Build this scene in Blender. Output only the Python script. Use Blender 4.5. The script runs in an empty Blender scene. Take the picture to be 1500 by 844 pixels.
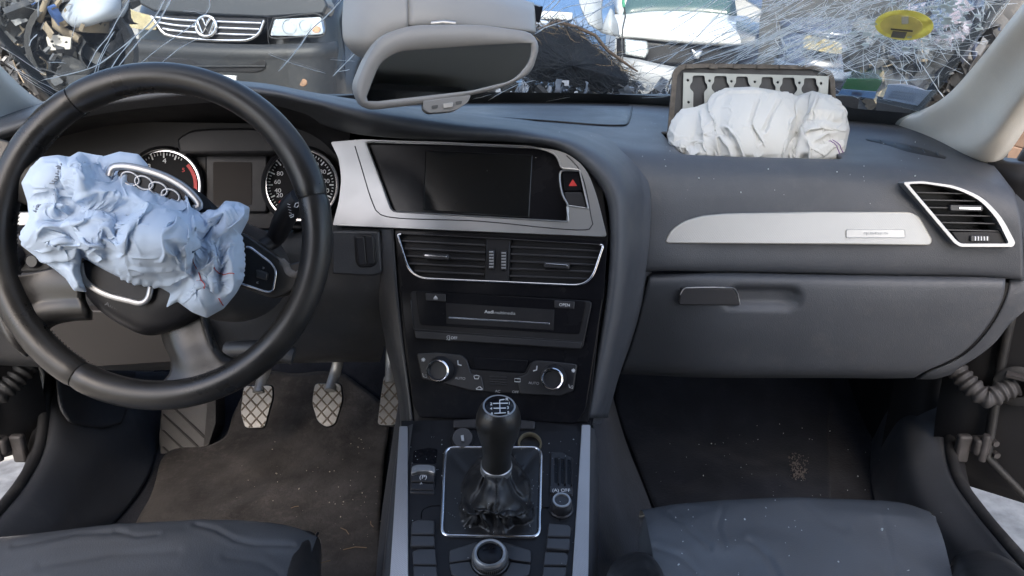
import bpy, bmesh, math, random
import numpy as np
from mathutils import Vector, Matrix
from mathutils import noise as mnoise
random.seed(7)
R = math.radians
SC = bpy.context.scene
COL = SC.collection

# ---------------------------------------------------------------- camera
PXW, PXH, FOC = 1500.0, 844.0, 1155.0
CAM = Vector((0.0, 0.0, 1.15))
PITCH = R(20.0)
FW = Vector((0, math.cos(PITCH), -math.sin(PITCH)))
UPV = Vector((0, math.sin(PITCH), math.cos(PITCH)))
RT = Vector((1, 0, 0))
cd = bpy.data.cameras.new('camera'); cam = bpy.data.objects.new('camera', cd); COL.objects.link(cam)
cam.location = CAM; cam.rotation_euler = (R(90) - PITCH, 0, 0)
cd.sensor_width = 36.0; cd.lens = 36.0 * FOC / PXW
cd.clip_start = 0.02; cd.clip_end = 400
SC.camera = cam

# ---------------------------------------------------------------- light
SUN_ELEV, SUN_AZ = R(44), R(186)          # azimuth measured from +Y towards +X
world = bpy.data.worlds.new('World'); SC.world = world; world.use_nodes = True
wn = world.node_tree.nodes; wn.clear()
wo = wn.new('ShaderNodeOutputWorld'); wb = wn.new('ShaderNodeBackground'); ws = wn.new('ShaderNodeTexSky')
ws.sky_type = 'NISHITA'; ws.sun_disc = False; ws.sun_elevation = SUN_ELEV; ws.sun_rotation = SUN_AZ
ws.air_density = 1.0; ws.dust_density = 3.5; ws.ozone_density = .9
wb.inputs['Strength'].default_value = 0.15
world.node_tree.links.new(ws.outputs[0], wb.inputs[0]); world.node_tree.links.new(wb.outputs[0], wo.inputs[0])
sl = bpy.data.lights.new('sun', 'SUN'); sl.energy = 2.0; sl.angle = R(0.5); sl.color = (1, .95, .87)
so = bpy.data.objects.new('sun', sl); COL.objects.link(so)
sd = Vector((math.sin(SUN_AZ) * math.cos(SUN_ELEV), math.cos(SUN_AZ) * math.cos(SUN_ELEV), math.sin(SUN_ELEV)))
so.rotation_euler = sd.to_track_quat('Z', 'Y').to_euler(); so.location = (3, -3, 6)
vs = SC.view_settings
vs.view_transform = 'Standard'; vs.look = 'None'; vs.gamma = 1; vs.exposure = 1.95
SC.render.engine = 'CYCLES'
SC.cycles.max_bounces = 10; SC.cycles.diffuse_bounces = 5; SC.cycles.glossy_bounces = 4
SC.cycles.transparent_max_bounces = 24
SC.cycles.caustics_reflective = False; SC.cycles.caustics_refractive = False

# ---------------------------------------------------------------- measuring helpers
def ray(px, py):
    return FW + RT * ((px - 750) / FOC) - UPV * ((py - 422) / FOC)
def aty(px, py, Y):
    d = ray(px, py); return CAM + d * (Y / d.y)
def atz(px, py, z):
    d = ray(px, py); return CAM + d * ((z - CAM.z) / d.z)
def atx(px, py, x):
    d = ray(px, py); return CAM + d * (x / d.x)
def pix(p):
    v = Vector(p) - CAM; d = v.dot(FW); return (750 + FOC * v.x / d, 422 - FOC * v.dot(UPV) / d)
class Plane:
    """a real plane of the car: point, outward normal"""
    def __init__(s, p, n):
        s.p = Vector(p); s.n = Vector(n).normalized()
        s.u = Vector((1, 0, 0)); s.u = (s.u - s.n * s.u.dot(s.n)).normalized(); s.v = s.n.cross(s.u)
    def at(s, px, py, lift=0.0):
        d = ray(px, py); o = s.p + s.n * lift
        return CAM + d * ((o - CAM).dot(s.n) / d.dot(s.n))
    def pts(s, pix, lift=0.0): return [s.at(a, b, lift) for a, b in pix]

def crs(pts, n):
    """smooth resampling through control points"""
    P = np.array([tuple(p) for p in pts], float)
    if len(P) == 1: return np.repeat(P, n, 0)
    if len(P) == 2:
        t = np.linspace(0, 1, n)[:, None]; return P[0] * (1 - t) + P[1] * t
    d = np.sqrt(np.maximum(np.linalg.norm(np.diff(P, axis=0), axis=1), 1e-9))
    T = np.concatenate([[0], np.cumsum(d)])
    m = np.zeros_like(P)
    for i in range(len(P)):
        if i == 0: m[i] = (P[1] - P[0]) / d[0]
        elif i == len(P) - 1: m[i] = (P[-1] - P[-2]) / d[-1]
        else:
            a = (P[i] - P[i-1]) / d[i-1]; b = (P[i+1] - P[i]) / d[i]
            m[i] = (a * d[i] + b * d[i-1]) / (d[i] + d[i-1])
    L = np.concatenate([[0], np.cumsum(np.linalg.norm(np.diff(P, axis=0), axis=1))])
    ts = np.interp(np.linspace(0, L[-1], n), L, T)
    k = np.clip(np.searchsorted(T, ts, side='right') - 1, 0, len(P) - 2)
    h = (T[k+1] - T[k])[:, None]; s = ((ts - T[k])[:, None]) / h
    return ((2*s**3 - 3*s**2 + 1) * P[k] + (s**3 - 2*s**2 + s) * h * m[k]
            + (-2*s**3 + 3*s**2) * P[k+1] + (s**3 - s**2) * h * m[k+1])

def rnd(pts, r, n=5):
    """round the corners of a 2-D outline; r one radius or a list"""
    out = []; N = len(pts)
    for i, p in enumerate(pts):
        rr = r[i] if isinstance(r, (list, tuple)) else r
        p = Vector(p); a = Vector(pts[i-1]) - p; b = Vector(pts[(i+1) % N]) - p
        if rr <= 0: out.append(tuple(p)); continue
        c = min(rr, a.length * .48, b.length * .48); a.normalize(); b.normalize()
        A, B = p + a * c, p + b * c
        for k in range(n + 1):
            t = k / n; out.append(tuple(A * (1-t)**2 + p * 2*t*(1-t) + B * t*t))
    return out
def rect(x0, y0, x1, y1): return [(x0, y0), (x1, y0), (x1, y1), (x0, y1)]
def ell(cx, cy, rx, ry, n=40, a0=0, a1=2*math.pi, rot=0):
    full = abs(a1 - a0 - 2*math.pi) < 1e-6; o = []
    for k in range(n):
        a = a0 + (a1 - a0) * k / (n if full else n - 1)
        x, y = rx * math.cos(a), ry * math.sin(a)
        o.append((cx + x * math.cos(rot) - y * math.sin(rot), cy + x * math.sin(rot) + y * math.cos(rot)))
    return o
def smooth2(pts, n, closed=False):
    if closed:
        q = list(pts[-2:]) + list(pts) + list(pts[:3]); c = crs([(a, b, 0) for a, b in q], n * 3)
        # cut one turn
        i0 = np.argmin(np.linalg.norm(c[:, :2] - np.array(pts[0]), axis=1)[:len(c)//2])
        rest = np.linalg.norm(c[:, :2] - np.array(pts[0]), axis=1); rest[:len(c)//2] = 1e9
        i1 = np.argmin(rest); s = c[i0:i1]
        return [tuple(p[:2]) for p in s[::max(1, len(s)//n)]]
    return [tuple(p[:2]) for p in crs([(a, b, 0) for a, b in pts], n)]

# ---------------------------------------------------------------- objects
def thing(name, label, cat, loc=(0, 0, 0), group=None):
    o = bpy.data.objects.new(name, None); COL.objects.link(o); o.location = loc
    o.empty_display_size = .05
    o['label'] = label; o['category'] = cat
    if group: o['group'] = group
    bpy.context.view_layer.update()
    return o
def tag(o, label=None, cat=None, group=None, kind=None):
    if label: o['label'] = label
    if cat: o['category'] = cat
    if group: o['group'] = group
    if kind: o['kind'] = kind
    return o
def wpos(o):
    v = Vector((0, 0, 0))
    while o is not None: v = v + o.location; o = o.parent
    return v
def link(name, me, m, parent=None, base=False):
    """me has world coordinates: move its origin to its own middle (or foot) and link it"""
    n = len(me.vertices); co = np.empty(n * 3, np.float32); me.vertices.foreach_get('co', co); co = co.reshape(-1, 3)
    c = (co.min(0) + co.max(0)) / 2
    if parent is None or base: c[2] = co[:, 2].min()
    me.vertices.foreach_set('co', (co - c).ravel()); me.update()
    o = bpy.data.objects.new(name, me); COL.objects.link(o)
    if m is not None:
        me.materials.clear()
        for q in (m if isinstance(m, (list, tuple)) else [m]): me.materials.append(q)
    if parent is not None:
        o.parent = parent; o.location = Vector(c) - wpos(parent)
    else: o.location = Vector(c)
    return o
def finish(name, bm, m, parent=None, smooth=True, angle=35, bevel=0, bseg=2, sub=0, solid=0, recalc=True):
    if recalc: bmesh.ops.recalc_face_normals(bm, faces=bm.faces[:])
    me = bpy.data.meshes.new(name); bm.to_mesh(me); bm.free()
    if smooth:
        me.polygons.foreach_set('use_smooth', [True] * len(me.polygons))
        if angle < 180: me.set_sharp_from_angle(angle=R(angle))
    o = link(name, me, m, parent)
    if solid:
        s = o.modifiers.new('solid', 'SOLIDIFY'); s.thickness = solid; s.offset = -1
    if bevel:
        b = o.modifiers.new('bevel', 'BEVEL'); b.width = bevel; b.segments = bseg; b.limit_method = 'ANGLE'; b.angle_limit = R(40)
        b.harden_normals = False
    if sub:
        s = o.modifiers.new('sub', 'SUBSURF'); s.levels = s.render_levels = sub
    return o
def bm_grid(bm, V, cu=False, cv=False):
    nv, nu = len(V), len(V[0])
    vs_ = [[bm.verts.new(tuple(p)) for p in row] for row in V]
    for j in range(nv if cv else nv - 1):
        for i in range(nu if cu else nu - 1):
            q = (vs_[j][i], vs_[j][(i+1) % nu], vs_[(j+1) % nv][(i+1) % nu], vs_[(j+1) % nv][i])
            try: bm.faces.new(q)
            except ValueError: pass
    return vs_
def loft(rows, nu, nv):
    A = np.array([crs(r, nu) for r in rows])
    return np.stack([crs(A[:, i], nv) for i in range(nu)], 1)
def grid(name, rows, nu, nv, m, parent=None, solid=0, angle=180, disp=None, **k):
    V = loft(rows, nu, nv)
    if disp: V = disp(V)
    bm = bmesh.new(); bm_grid(bm, V)
    bmesh.ops.remove_doubles(bm, verts=bm.verts[:], dist=1e-6)
    return finish(name, bm, m, parent, angle=angle, solid=solid, recalc=True, **k)
def bm_prism(bm, pts, n, d0, d1, holes=()):
    n = Vector(n)
    loops = [list(map(Vector, pts))] + [list(map(Vector, h)) for h in holes]
    es = []; bot = []
    for L in loops:
        vv = [bm.verts.new(p + n * d0) for p in L]; bot.append(vv)
        for i in range(len(vv)): es.append(bm.edges.new((vv[i], vv[(i+1) % len(vv)])))
    if not holes and True:
        f = [bm.faces.new(bot[0])]
    else:
        g = bmesh.ops.triangle_fill(bm, use_beauty=True, use_dissolve=False, edges=es, normal=n)
        f = [x for x in g['geom'] if isinstance(x, bmesh.types.BMFace)]
    if d1 == d0: return
    ex = bmesh.ops.extrude_face_region(bm, geom=f, use_keep_orig=True)
    nv_ = [x for x in ex['geom'] if isinstance(x, bmesh.types.BMVert)]
    bmesh.ops.translate(bm, verts=nv_, vec=n * (d1 - d0))
def prism(name, pl, pix, d0, d1, m, parent=None, holes=(), bevel=0.0008, at=None, angle=35, bseg=2, **k):
    """solid plate: outline laid on the plane, from depth d0 to height d1 along its normal"""
    bm = bmesh.new(); a = d1 if at is None else at
    bm_prism(bm, [p - pl.n * a for p in pl.pts(pix, a)], pl.n, d0, d1, [[p - pl.n * a for p in pl.pts(h, a)] for h in holes])
    return finish(name, bm, m, parent, angle=angle, bevel=bevel, bseg=bseg, **k)
def bm_tube(bm, pts, r, seg=8, closed=False, cap=True, flat=1.0, up=None):
    P = [Vector(p) for p in pts]; N = len(P)
    rr = r if isinstance(r, (list, tuple, np.ndarray)) else [r] * N
    rings = []; prev = None
    for i in range(N):
        if closed: t = (P[(i+1) % N] - P[i-1])
        else: t = P[min(i+1, N-1)] - P[max(i-1, 0)]
        if t.length < 1e-9: t = Vector((0, 0, 1))
        t.normalize()
        if up is not None: a = Vector(up) - t * Vector(up).dot(t)
        elif prev is None:
            a = Vector((0, 0, 1)) if abs(t.z) < .9 else Vector((1, 0, 0)); a = a - t * a.dot(t)
        else: a = prev - t * prev.dot(t)
        a.normalize(); prev = a; b = t.cross(a)
        rings.append([bm.verts.new(P[i] + (a * math.cos(q) * flat + b * math.sin(q)) * rr[i]) for q in [2*math.pi*k/seg for k in range(seg)]])
    for i in range(N if closed else N - 1):
        A, B = rings[i], rings[(i+1) % N]
        for k in range(seg): bm.faces.new((A[k], A[(k+1) % seg], B[(k+1) % seg], B[k]))
    if cap and not closed:
        bm.faces.new(rings[0][::-1]); bm.faces.new(rings[-1])
def tube(name, pts, r, m, parent=None, seg=8, closed=False, flat=1.0, up=None, angle=60, **k):
    bm = bmesh.new(); bm_tube(bm, pts, r, seg, closed, True, flat, up)
    return finish(name, bm, m, parent, angle=angle, **k)
def bm_lathe(bm, prof, o, axis, seg=32, squash=None):
    """prof: (radius, height along axis)"""
    o = Vector(o); ax = Vector(axis).normalized()
    a = Vector((1, 0, 0)) if abs(ax.x) < .9 else Vector((0, 1, 0)); a = (a - ax * a.dot(ax)).normalized(); b = ax.cross(a)
    rows = []
    for r, h in prof:
        rows.append([o + ax * h + (a * math.cos(q) + b * math.sin(q)) * max(r, 1e-5) for q in [2*math.pi*k/seg for k in range(seg)]])
    bm_grid(bm, rows, cu=True)
    bmesh.ops.remove_doubles(bm, verts=bm.verts[:], dist=2e-5)
def lathe(name, prof, o, axis, m, parent=None, seg=32, angle=40, **k):
    bm = bmesh.new(); bm_lathe(bm, prof, o, axis, seg)
    return finish(name, bm, m, parent, angle=angle, **k)
def bm_box(bm, c, s, rot=None):
    M = Matrix.Translation(Vector(c)) @ (rot.to_4x4() if rot is not None else Matrix.Identity(4)) @ Matrix.Diagonal((s[0], s[1], s[2], 1))
    bmesh.ops.create_cube(bm, size=1, matrix=M)
def box(name, c, s, m, parent=None, bevel=.002, rot=None, **k):
    bm = bmesh.new(); bm_box(bm, c, s, rot); return finish(name, bm, m, parent, bevel=bevel, **k)
def text(name, s, pl, px, py, hpx, m, parent=None, lift=.0006, ang=0, ext=.0002, align='CENTER', wide=1.0, bold=0):
    """lettering laid flat on a plane of the car; hpx = capital height in photo pixels"""
    c = bpy.data.curves.new(name, 'FONT'); c.body = s; c.align_x = align; c.align_y = 'CENTER'; c.extrude = ext
    p = pl.at(px, py, lift); h = (pl.at(px, py - .5, lift) - pl.at(px, py + .5, lift)).length * hpx
    c.size = h / .7; c.offset = bold * c.size
    o = bpy.data.objects.new(name, c)
    dg = bpy.context.evaluated_depsgraph_get()
    me = bpy.data.meshes.new_from_object(o); bpy.data.objects.remove(o); bpy.data.curves.remove(c)
    u, v = pl.u, pl.v
    if v.dot(UPV) < 0: u, v = -u, -v
    ca, sa = math.cos(ang), math.sin(ang)
    U = u * ca + v * sa; Vv = v * ca - u * sa
    M = Matrix((( U.x*wide, Vv.x, pl.n.x, p.x), (U.y*wide, Vv.y, pl.n.y, p.y), (U.z*wide, Vv.z, pl.n.z, p.z), (0, 0, 0, 1)))
    me.transform(M)
    return link(name, me, m, parent)
def dup(o, parent, delta=Vector((0, 0, 0))):
    c = o.copy(); COL.objects.link(c); c.parent = parent; c.location = o.location + Vector(delta)
    return c

# ---------------------------------------------------------------- materials
def mat(name, col, rough=.5, metal=0, bump=None, var=0, vscale=8, dust=0, dcol=(.35, .32, .28), rvar=0, spec=.5, coat=0,
        sheen=0, aniso=0, dscale=30, trans=0, stripes=None):
    m = bpy.data.materials.new(name); m.use_nodes = True; nt = m.node_tree; N, L = nt.nodes, nt.links
    b = N['Principled BSDF']; I = b.inputs
    I['Base Color'].default_value = (*col, 1); I['Roughness'].default_value = rough; I['Metallic'].default_value = metal
    I['Specular IOR Level'].default_value = spec; I['Coat Weight'].default_value = coat; I['Sheen Weight'].default_value = sheen
    I['Coat Roughness'].default_value = .2 if 'seat' in name else .08
    if aniso: I['Anisotropic'].default_value = aniso
    tc = N.new('ShaderNodeTexCoord')
    def noise(sc, det=4, ro=.6):
        n = N.new('ShaderNodeTexNoise'); n.inputs['Scale'].default_value = sc; n.inputs['Detail'].default_value = det
        n.inputs['Roughness'].default_value = ro; L.new(tc.outputs['Object'], n.inputs['Vector']); return n
    def ramp(src, a, b2, lo, hi):
        r = N.new('ShaderNodeMapRange'); L.new(src, r.inputs[0]); r.inputs[1].default_value = a; r.inputs[2].default_value = b2
        r.inputs[3].default_value = lo; r.inputs[4].default_value = hi; return r.outputs[0]
    cur = None
    if var:
        n = noise(vscale); f = ramp(n.outputs['Fac'], .3, .7, 1 - var, 1 + var)
        mx = N.new('ShaderNodeVectorMath'); mx.operation = 'SCALE'; mx.inputs[0].default_value = col; L.new(f, mx.inputs['Scale'])
        cur = mx.outputs[0]
    if dust:
        n1 = noise(dscale, 8, .75); n2 = noise(4, 3)
        f1 = ramp(n1.outputs['Fac'], .5, .8, 0, 1); f2 = ramp(n2.outputs['Fac'], .35, .7, 0, dust)
        mu = N.new('ShaderNodeMath'); mu.operation = 'MULTIPLY'; L.new(f1, mu.inputs[0]); L.new(f2, mu.inputs[1])
        mx = N.new('ShaderNodeMix'); mx.data_type = 'RGBA'; L.new(mu.outputs[0], mx.inputs[0])
        if cur is not None: L.new(cur, mx.inputs[6])
        else: mx.inputs[6].default_value = (*col, 1)
        mx.inputs[7].default_value = (*dcol, 1); cur = mx.outputs[2]
    if cur is not None: L.new(cur, I['Base Color'])
    if rvar:
        n = noise(14, 5); L.new(ramp(n.outputs['Fac'], .3, .7, max(.02, rough - rvar), rough + rvar), I['Roughness'])
    h = None
    if bump:
        sc, st, *kind = bump
        if kind and kind[0] == 'cell':
            n = N.new('ShaderNodeTexVoronoi'); n.inputs['Scale'].default_value = sc; L.new(tc.outputs['Object'], n.inputs['Vector']); src = n.outputs['Distance']
        else: src = noise(sc, 3).outputs['Fac']
        h = N.new('ShaderNodeBump'); h.inputs['Strength'].default_value = st; h.inputs['Distance'].default_value = .001
        L.new(src, h.inputs['Height'])
    if stripes:
        (axis, sc, st) = stripes
        w = N.new('ShaderNodeTexWave'); w.bands_direction = axis; w.inputs['Scale'].default_value = sc; L.new(tc.outputs['Object'], w.inputs['Vector'])
        h2 = N.new('ShaderNodeBump'); h2.inputs['Strength'].default_value = st; h2.inputs['Distance'].default_value = .0006
        L.new(w.outputs['Fac'], h2.inputs['Height'])
        if h: L.new(h.outputs[0], h2.inputs['Normal'])
        h = h2
    if h: L.new(h.outputs[0], I['Normal'])
    if trans:
        tb = N.new('ShaderNodeBsdfTranslucent'); tb.inputs[0].default_value = (*col, 1); mxs = N.new('ShaderNodeMixShader')
        mxs.inputs[0].default_value = trans; L.new(b.outputs[0], mxs.inputs[1]); L.new(tb.outputs[0], mxs.inputs[2])
        L.new(mxs.outputs[0], N['Material Output'].inputs[0])
    return m
def glassmat(name, tint=(.93, .97, .96), rough=.02, refl=1.0, haze=0, hcol=(.8, .85, .85)):
    """thin pane: see-through with a Fresnel reflection"""
    m = bpy.data.materials.new(name); m.use_nodes = True; nt = m.node_tree; N, L = nt.nodes, nt.links; N.remove(N['Principled BSDF'])
    t = N.new('ShaderNodeBsdfTransparent'); t.inputs[0].default_value = (*tint, 1)
    g = N.new('ShaderNodeBsdfGlossy'); g.inputs['Roughness'].default_value = rough
    f = N.new('ShaderNodeFresnel'); ge = N.new('ShaderNodeNewGeometry')    # the same reflection from both faces of the pane
    io = N.new('ShaderNodeMapRange'); io.inputs[3].default_value = 1.5; io.inputs[4].default_value = 1 / 1.5
    L.new(ge.outputs['Backfacing'], io.inputs[0]); L.new(io.outputs[0], f.inputs[0])
    mu = N.new('ShaderNodeMath'); mu.operation = 'MULTIPLY'; mu.inputs[1].default_value = refl; L.new(f.outputs[0], mu.inputs[0])
    mx = N.new('ShaderNodeMixShader'); L.new(mu.outputs[0], mx.inputs[0]); L.new(t.outputs[0], mx.inputs[1]); L.new(g.outputs[0], mx.inputs[2])
    out = mx.outputs[0]
    if haze:
        d = N.new('ShaderNodeBsdfDiffuse'); d.inputs[0].default_value = (*hcol, 1)
        tc = N.new('ShaderNodeTexCoord'); n = N.new('ShaderNodeTexNoise'); n.inputs['Scale'].default_value = 9; n.inputs['Detail'].default_value = 8
        L.new(tc.outputs['Object'], n.inputs['Vector'])
        r = N.new('ShaderNodeMapRange'); r.inputs[1].default_value = .35; r.inputs[2].default_value = .75; r.inputs[3].default_value = haze * .3; r.inputs[4].default_value = haze
        L.new(n.outputs['Fac'], r.inputs[0])
        m2 = N.new('ShaderNodeMixShader'); L.new(r.outputs[0], m2.inputs[0]); L.new(out, m2.inputs[1]); L.new(d.outputs[0], m2.inputs[2]); out = m2.outputs[0]
    L.new(out, N['Material Output'].inputs[0]); return m

M = {}
M['dash'] = mat('soft_touch_plastic', (.058, .063, .073), .46, bump=(900, .25, 'cell'), var=.10, vscale=6, dust=.10, rvar=.05)
M['dash2'] = mat('hard_grained_plastic', (.043, .045, .050), .42, bump=(700, .22, 'cell'), var=.12, dust=.10, rvar=.07)
M['black'] = mat('matt_black_plastic', (.013, .013, .015), .45, bump=(600, .12), var=.15, dust=.04, rvar=.08, spec=.3)
M['gloss'] = mat('gloss_black_plastic', (.007, .007, .009), .22, var=.1, dust=.05, dscale=90, rvar=.08, spec=.22)
M['button'] = mat('button_plastic', (.026, .026, .029), .33, bump=(500, .08), dust=.04, dscale=80)
M['silver'] = mat('satin_silver_trim', (.40, .40, .40), .36, metal=.75, bump=(500, .05), var=.04, rvar=.05)
M['weave'] = mat('ribbed_aluminium_trim', (.47, .46, .43), .38, metal=.7, stripes=('DIAGONAL', 260, .35), var=.04)
M['rail'] = mat('ribbed_aluminium_rail', (.52, .52, .53), .34, metal=.8, stripes=('DIAGONAL', 200, .55), var=.05)
M['chrome'] = mat('chrome', (.78, .78, .80), .14, metal=1, rvar=.05)
M['leather'] = mat('black_leather', (.018, .018, .019), .36, bump=(900, .15, 'cell'), var=.25, vscale=10, dust=.06, rvar=.10)
M['wheel'] = mat('worn_wheel_leather', (.022, .021, .020), .34, bump=(1100, .10, 'cell'), var=.3, vscale=14, rvar=.12, dust=.10, dcol=(.16, .14, .12))
M['seat'] = mat('seat_leather', (.100, .108, .118), .38, bump=(500, .18, 'cell'), var=.18, vscale=7, dust=.05, rvar=.08, spec=1.0, coat=1.0)
M['sill'] = mat('scuffed_sill_plastic', (.058, .062, .070), .36, bump=(700, .12, 'cell'), var=.12, dust=.30, dcol=(.22, .21, .21), dscale=22, rvar=.08, spec=.8)
M['carpet'] = mat('dark_carpet', (.022, .024, .031), .95, bump=(200, 1.0), var=.35, vscale=12, dust=.35, dcol=(.11, .10, .10), spec=.1, sheen=.15)
M['mat'] = mat('dusty_floor_mat', (.062, .056, .051), .95, bump=(170, 1.0), var=.45, vscale=11, dust=.85, dcol=(.18, .155, .135), dscale=55, spec=.1, sheen=.1)
M['pillar'] = mat('pale_pillar_fabric', (.84, .79, .70), .8, bump=(700, .4), var=.05)
M['mirrorshell'] = mat('warm_grey_plastic', (.265, .26, .255), .45, bump=(600, .12), var=.05)
M['mirror'] = mat('mirror_glass', (.50, .60, .70), .03, metal=1)
M['print'] = mat('white_print', (.72, .73, .74), .6)
M['printdim'] = mat('grey_print', (.42, .43, .44), .6)
M['red'] = mat('red_print', (.55, .03, .025), .5)
M['pedalmetal'] = mat('worn_pedal_steel', (.34, .33, .31), .42, metal=.6, var=.2, vscale=40, dust=.2)
M['rubber'] = mat('black_rubber', (.016, .016, .017), .6, bump=(300, .2), var=.2, dust=.2)
M['blacksteel'] = mat('black_painted_steel', (.012, .012, .014), .55, var=.2, dust=.2, dcol=(.12, .11, .1))
M['rust'] = mat('dull_hinge_metal', (.060, .056, .056), .6, metal=.4, var=.35, vscale=40)
M['cloth'] = mat('blue_airbag_nylon', (.56, .67, .81), .75, bump=(1500, .25), var=.04, vscale=5, trans=.12, sheen=.1)
M['cloth2'] = mat('white_airbag_nylon', (.60, .595, .57), .75, bump=(1500, .25), var=.04, vscale=5, trans=.10, sheen=.1)
M['key'] = mat('menu_key_plastic', (.048, .049, .053), .36, bump=(500, .06), var=.08, dust=.06, dscale=80)

# ================================================================ body shell (setting)
M['ground'] = mat('pale_gravel_ground', (.38, .345, .30), .95, bump=(45, 1.0), var=.35, vscale=16, dust=.6, dcol=(.20, .17, .14), dscale=25)
bm = bmesh.new(); bm_grid(bm, [[(x, y, 0) for x in np.linspace(-60, 60, 13)] for y in np.linspace(-40, 110, 13)])
tag(finish('ground', bm, M['ground'], smooth=False), kind='structure')

# cabin floor: front footwells rising to the toe-board and bulkhead, with the tunnel between
def floor_z(X, Y):
    z = .292
    t = min(max((Y - 1.36) / .42, 0), 1); z += .27 * t * t
    return z
rows = []
for Y in list(np.linspace(-1.3, .9, 6)) + list(np.linspace(1.0, 1.8, 15)):
    rows.append([(X, Y, floor_z(X, Y)) for X in np.linspace(-.80, .80, 25)])
bm = bmesh.new(); bm_grid(bm, rows)
tag(finish('floor', bm, M['carpet'], angle=180), kind='structure')
bm = bmesh.new(); bm_box(bm, (0, 1.83, .62), (1.56, .04, .66))
tag(finish('bulkhead_wall', bm, M['black']), kind='structure')
bm = bmesh.new()
for x in (-.815, .745): bm_grid(bm, [[(x, y, z) for y in (1.275, 1.5, 1.85)] for z in (.24, .6, .93)])
tag(finish('footwell_side_wall', bm, M['black'], smooth=False), kind='structure')
# roof with headliner (overhead, behind the view) and rear body so that the cabin is shaded as it is
M['headliner'] = mat('headliner_fabric', (.36, .35, .33), .9)
M['paint'] = mat('dark_car_paint', (.02, .022, .025), .25, coat=.6)
rows = []
for Y, z, w in ((.70, 1.375, .54), (.45, 1.43, .56), (0, 1.46, .58), (-.6, 1.45, .57), (-1.2, 1.40, .55), (-1.45, 1.36, .53)):
    rows.append([(w * a, Y, z - .05 * abs(a)**3) for a in np.linspace(-1, 1, 13)])
V = loft(rows, 13, 14); bm = bmesh.new(); bm_grid(bm, V)
tag(finish('roof', bm, M['headliner'], angle=180, solid=.03), kind='structure')
rp = bmesh.new(); bm_prism(rp, [(a * .36, b, 1.40 - .02 * abs(a)) for a, b in rnd([(-1, -.05), (1, -.05), (1, -.75), (-1, -.75)], .12, 6)], (0, 0, -1), -.01, .006)
tag(finish('roof_panel', rp, mat('dark_roof_panel', (.03, .03, .033), .25), smooth=False), kind='structure')
rp = bmesh.new(); bm_box(rp, (-.03, .45, 1.41), (.22, .14, .03)); tag(finish('roof_lamp', rp, M['mirrorshell'], bevel=.012, bseg=3), kind='structure')
bm = bmesh.new()
for s in (-1, 1):
    bm_grid(bm, loft([[(s*.76, -1.6, .40), (s*.76, -1.6, .95), (s*.52, -1.5, 1.37)], [(s*.78, -.62, .40), (s*.78, -.62, .95), (s*.55, -.70, 1.42)]], 6, 4))
    bm_box(bm, (s*.70, -.18, 1.18), (.05, .12, .50), Matrix.Rotation(s*-.30, 3, 'Y')); bm_box(bm, (s*.77, -.15, .68), (.06, .16, .58))
bm_grid(bm, loft([[(-.74, -1.6, .40), (.74, -1.6, .40)], [(-.74, -1.62, .98), (.74, -1.62, .98)]], 8, 4))
bm_box(bm, (0, -1.25, .55), (1.4, .5, .3))
for s in (-1, 1): bm_box(bm, (s*.77, -.42, .62), (.05, .44, .64)); bm_box(bm, (0, -1.5, .85), (1.3, .16, .5))
tag(finish('rear_wall', bm, M['dash2'], angle=40), kind='structure')

bm = bmesh.new(); bm_prism(bm, [(-.66, -1.615, .97), (.66, -1.615, .97), (.52, -1.49, 1.36), (-.52, -1.49, 1.36)], (0, -.95, .3), 0, .004)
for s in (-1, 1): bm_prism(bm, [(s*.775, -.64, .94), (s*.775, -.20, .94), (s*.58, -.22, 1.42), (s*.55, -.68, 1.42)], (s, 0, .3), 0, .004); bm_prism(bm, [(s*.765, -1.58, .96), (s*.775, -.66, .95), (s*.55, -.70, 1.41), (s*.525, -1.48, 1.37)], (s, 0, .3), -.004, 0)
tag(finish('rear_window', bm, glassmat('dark_tinted_glass', (.10, .12, .13)), smooth=False), kind='structure')
# ================================================================ windscreen
def glass_base(X): return 1.74 - .646 * X * X
def glass_pt(X, s):
    X = X + .035
    X0 = X / (1 - .2 * s); yb = glass_base(X0); yt = .72 - .20 * X0 * X0
    return Vector((X - .035, yb + (yt - yb) * s, .945 + .455 * s + .10 * s * (1 - s)))
def glass_hit(px, py, off=0.0):
    d = ray(px, py); t = 1.3 / d.y
    for _ in range(40):
        X, z = d.x * t, CAM.z + d.z * t
        b = .555; zz = z - .945; s = (b - math.sqrt(max(b*b - .4 * zz, 0))) / .2
        Y = glass_pt(X, s).y; t = .5 * t + .5 * Y / d.y
    p = CAM + d * t
    return p - Vector((0, .63, .77)).normalized() * off   # off: towards the cabin
M['glass'] = glassmat('windscreen_glass', (.72, .78, .80), haze=.19, hcol=(.72, .80, .88))
M['frit'] = mat('black_ceramic_band', (.01, .01, .012), .35, dust=.1)
M['crack'] = mat('shattered_glass_edge', (.95, .97, .97), .25, trans=.5)
scr = thing('windscreen', 'shattered laminated windscreen with white cracks above the dashboard', 'windscreen', (0, 1.7, .93))
V = [[glass_pt(a * (1 - .2 * s) * .735 - .035, s) for a in np.linspace(-1, 1, 33)] for s in np.linspace(-.02, 1, 21)]
bm = bmesh.new(); bm_grid(bm, V); finish('glass', bm, M['glass'], scr, angle=180)
V = [[glass_pt(a * (1 - .2 * s) * .735 - .035, s) + Vector((0, .004, .004)) for a in np.linspace(-1, 1, 33)] for s in (-.03, .002, .036)]
bm = bmesh.new(); bm_grid(bm, V); finish('black_band', bm, M['frit'], scr, angle=180)
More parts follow.
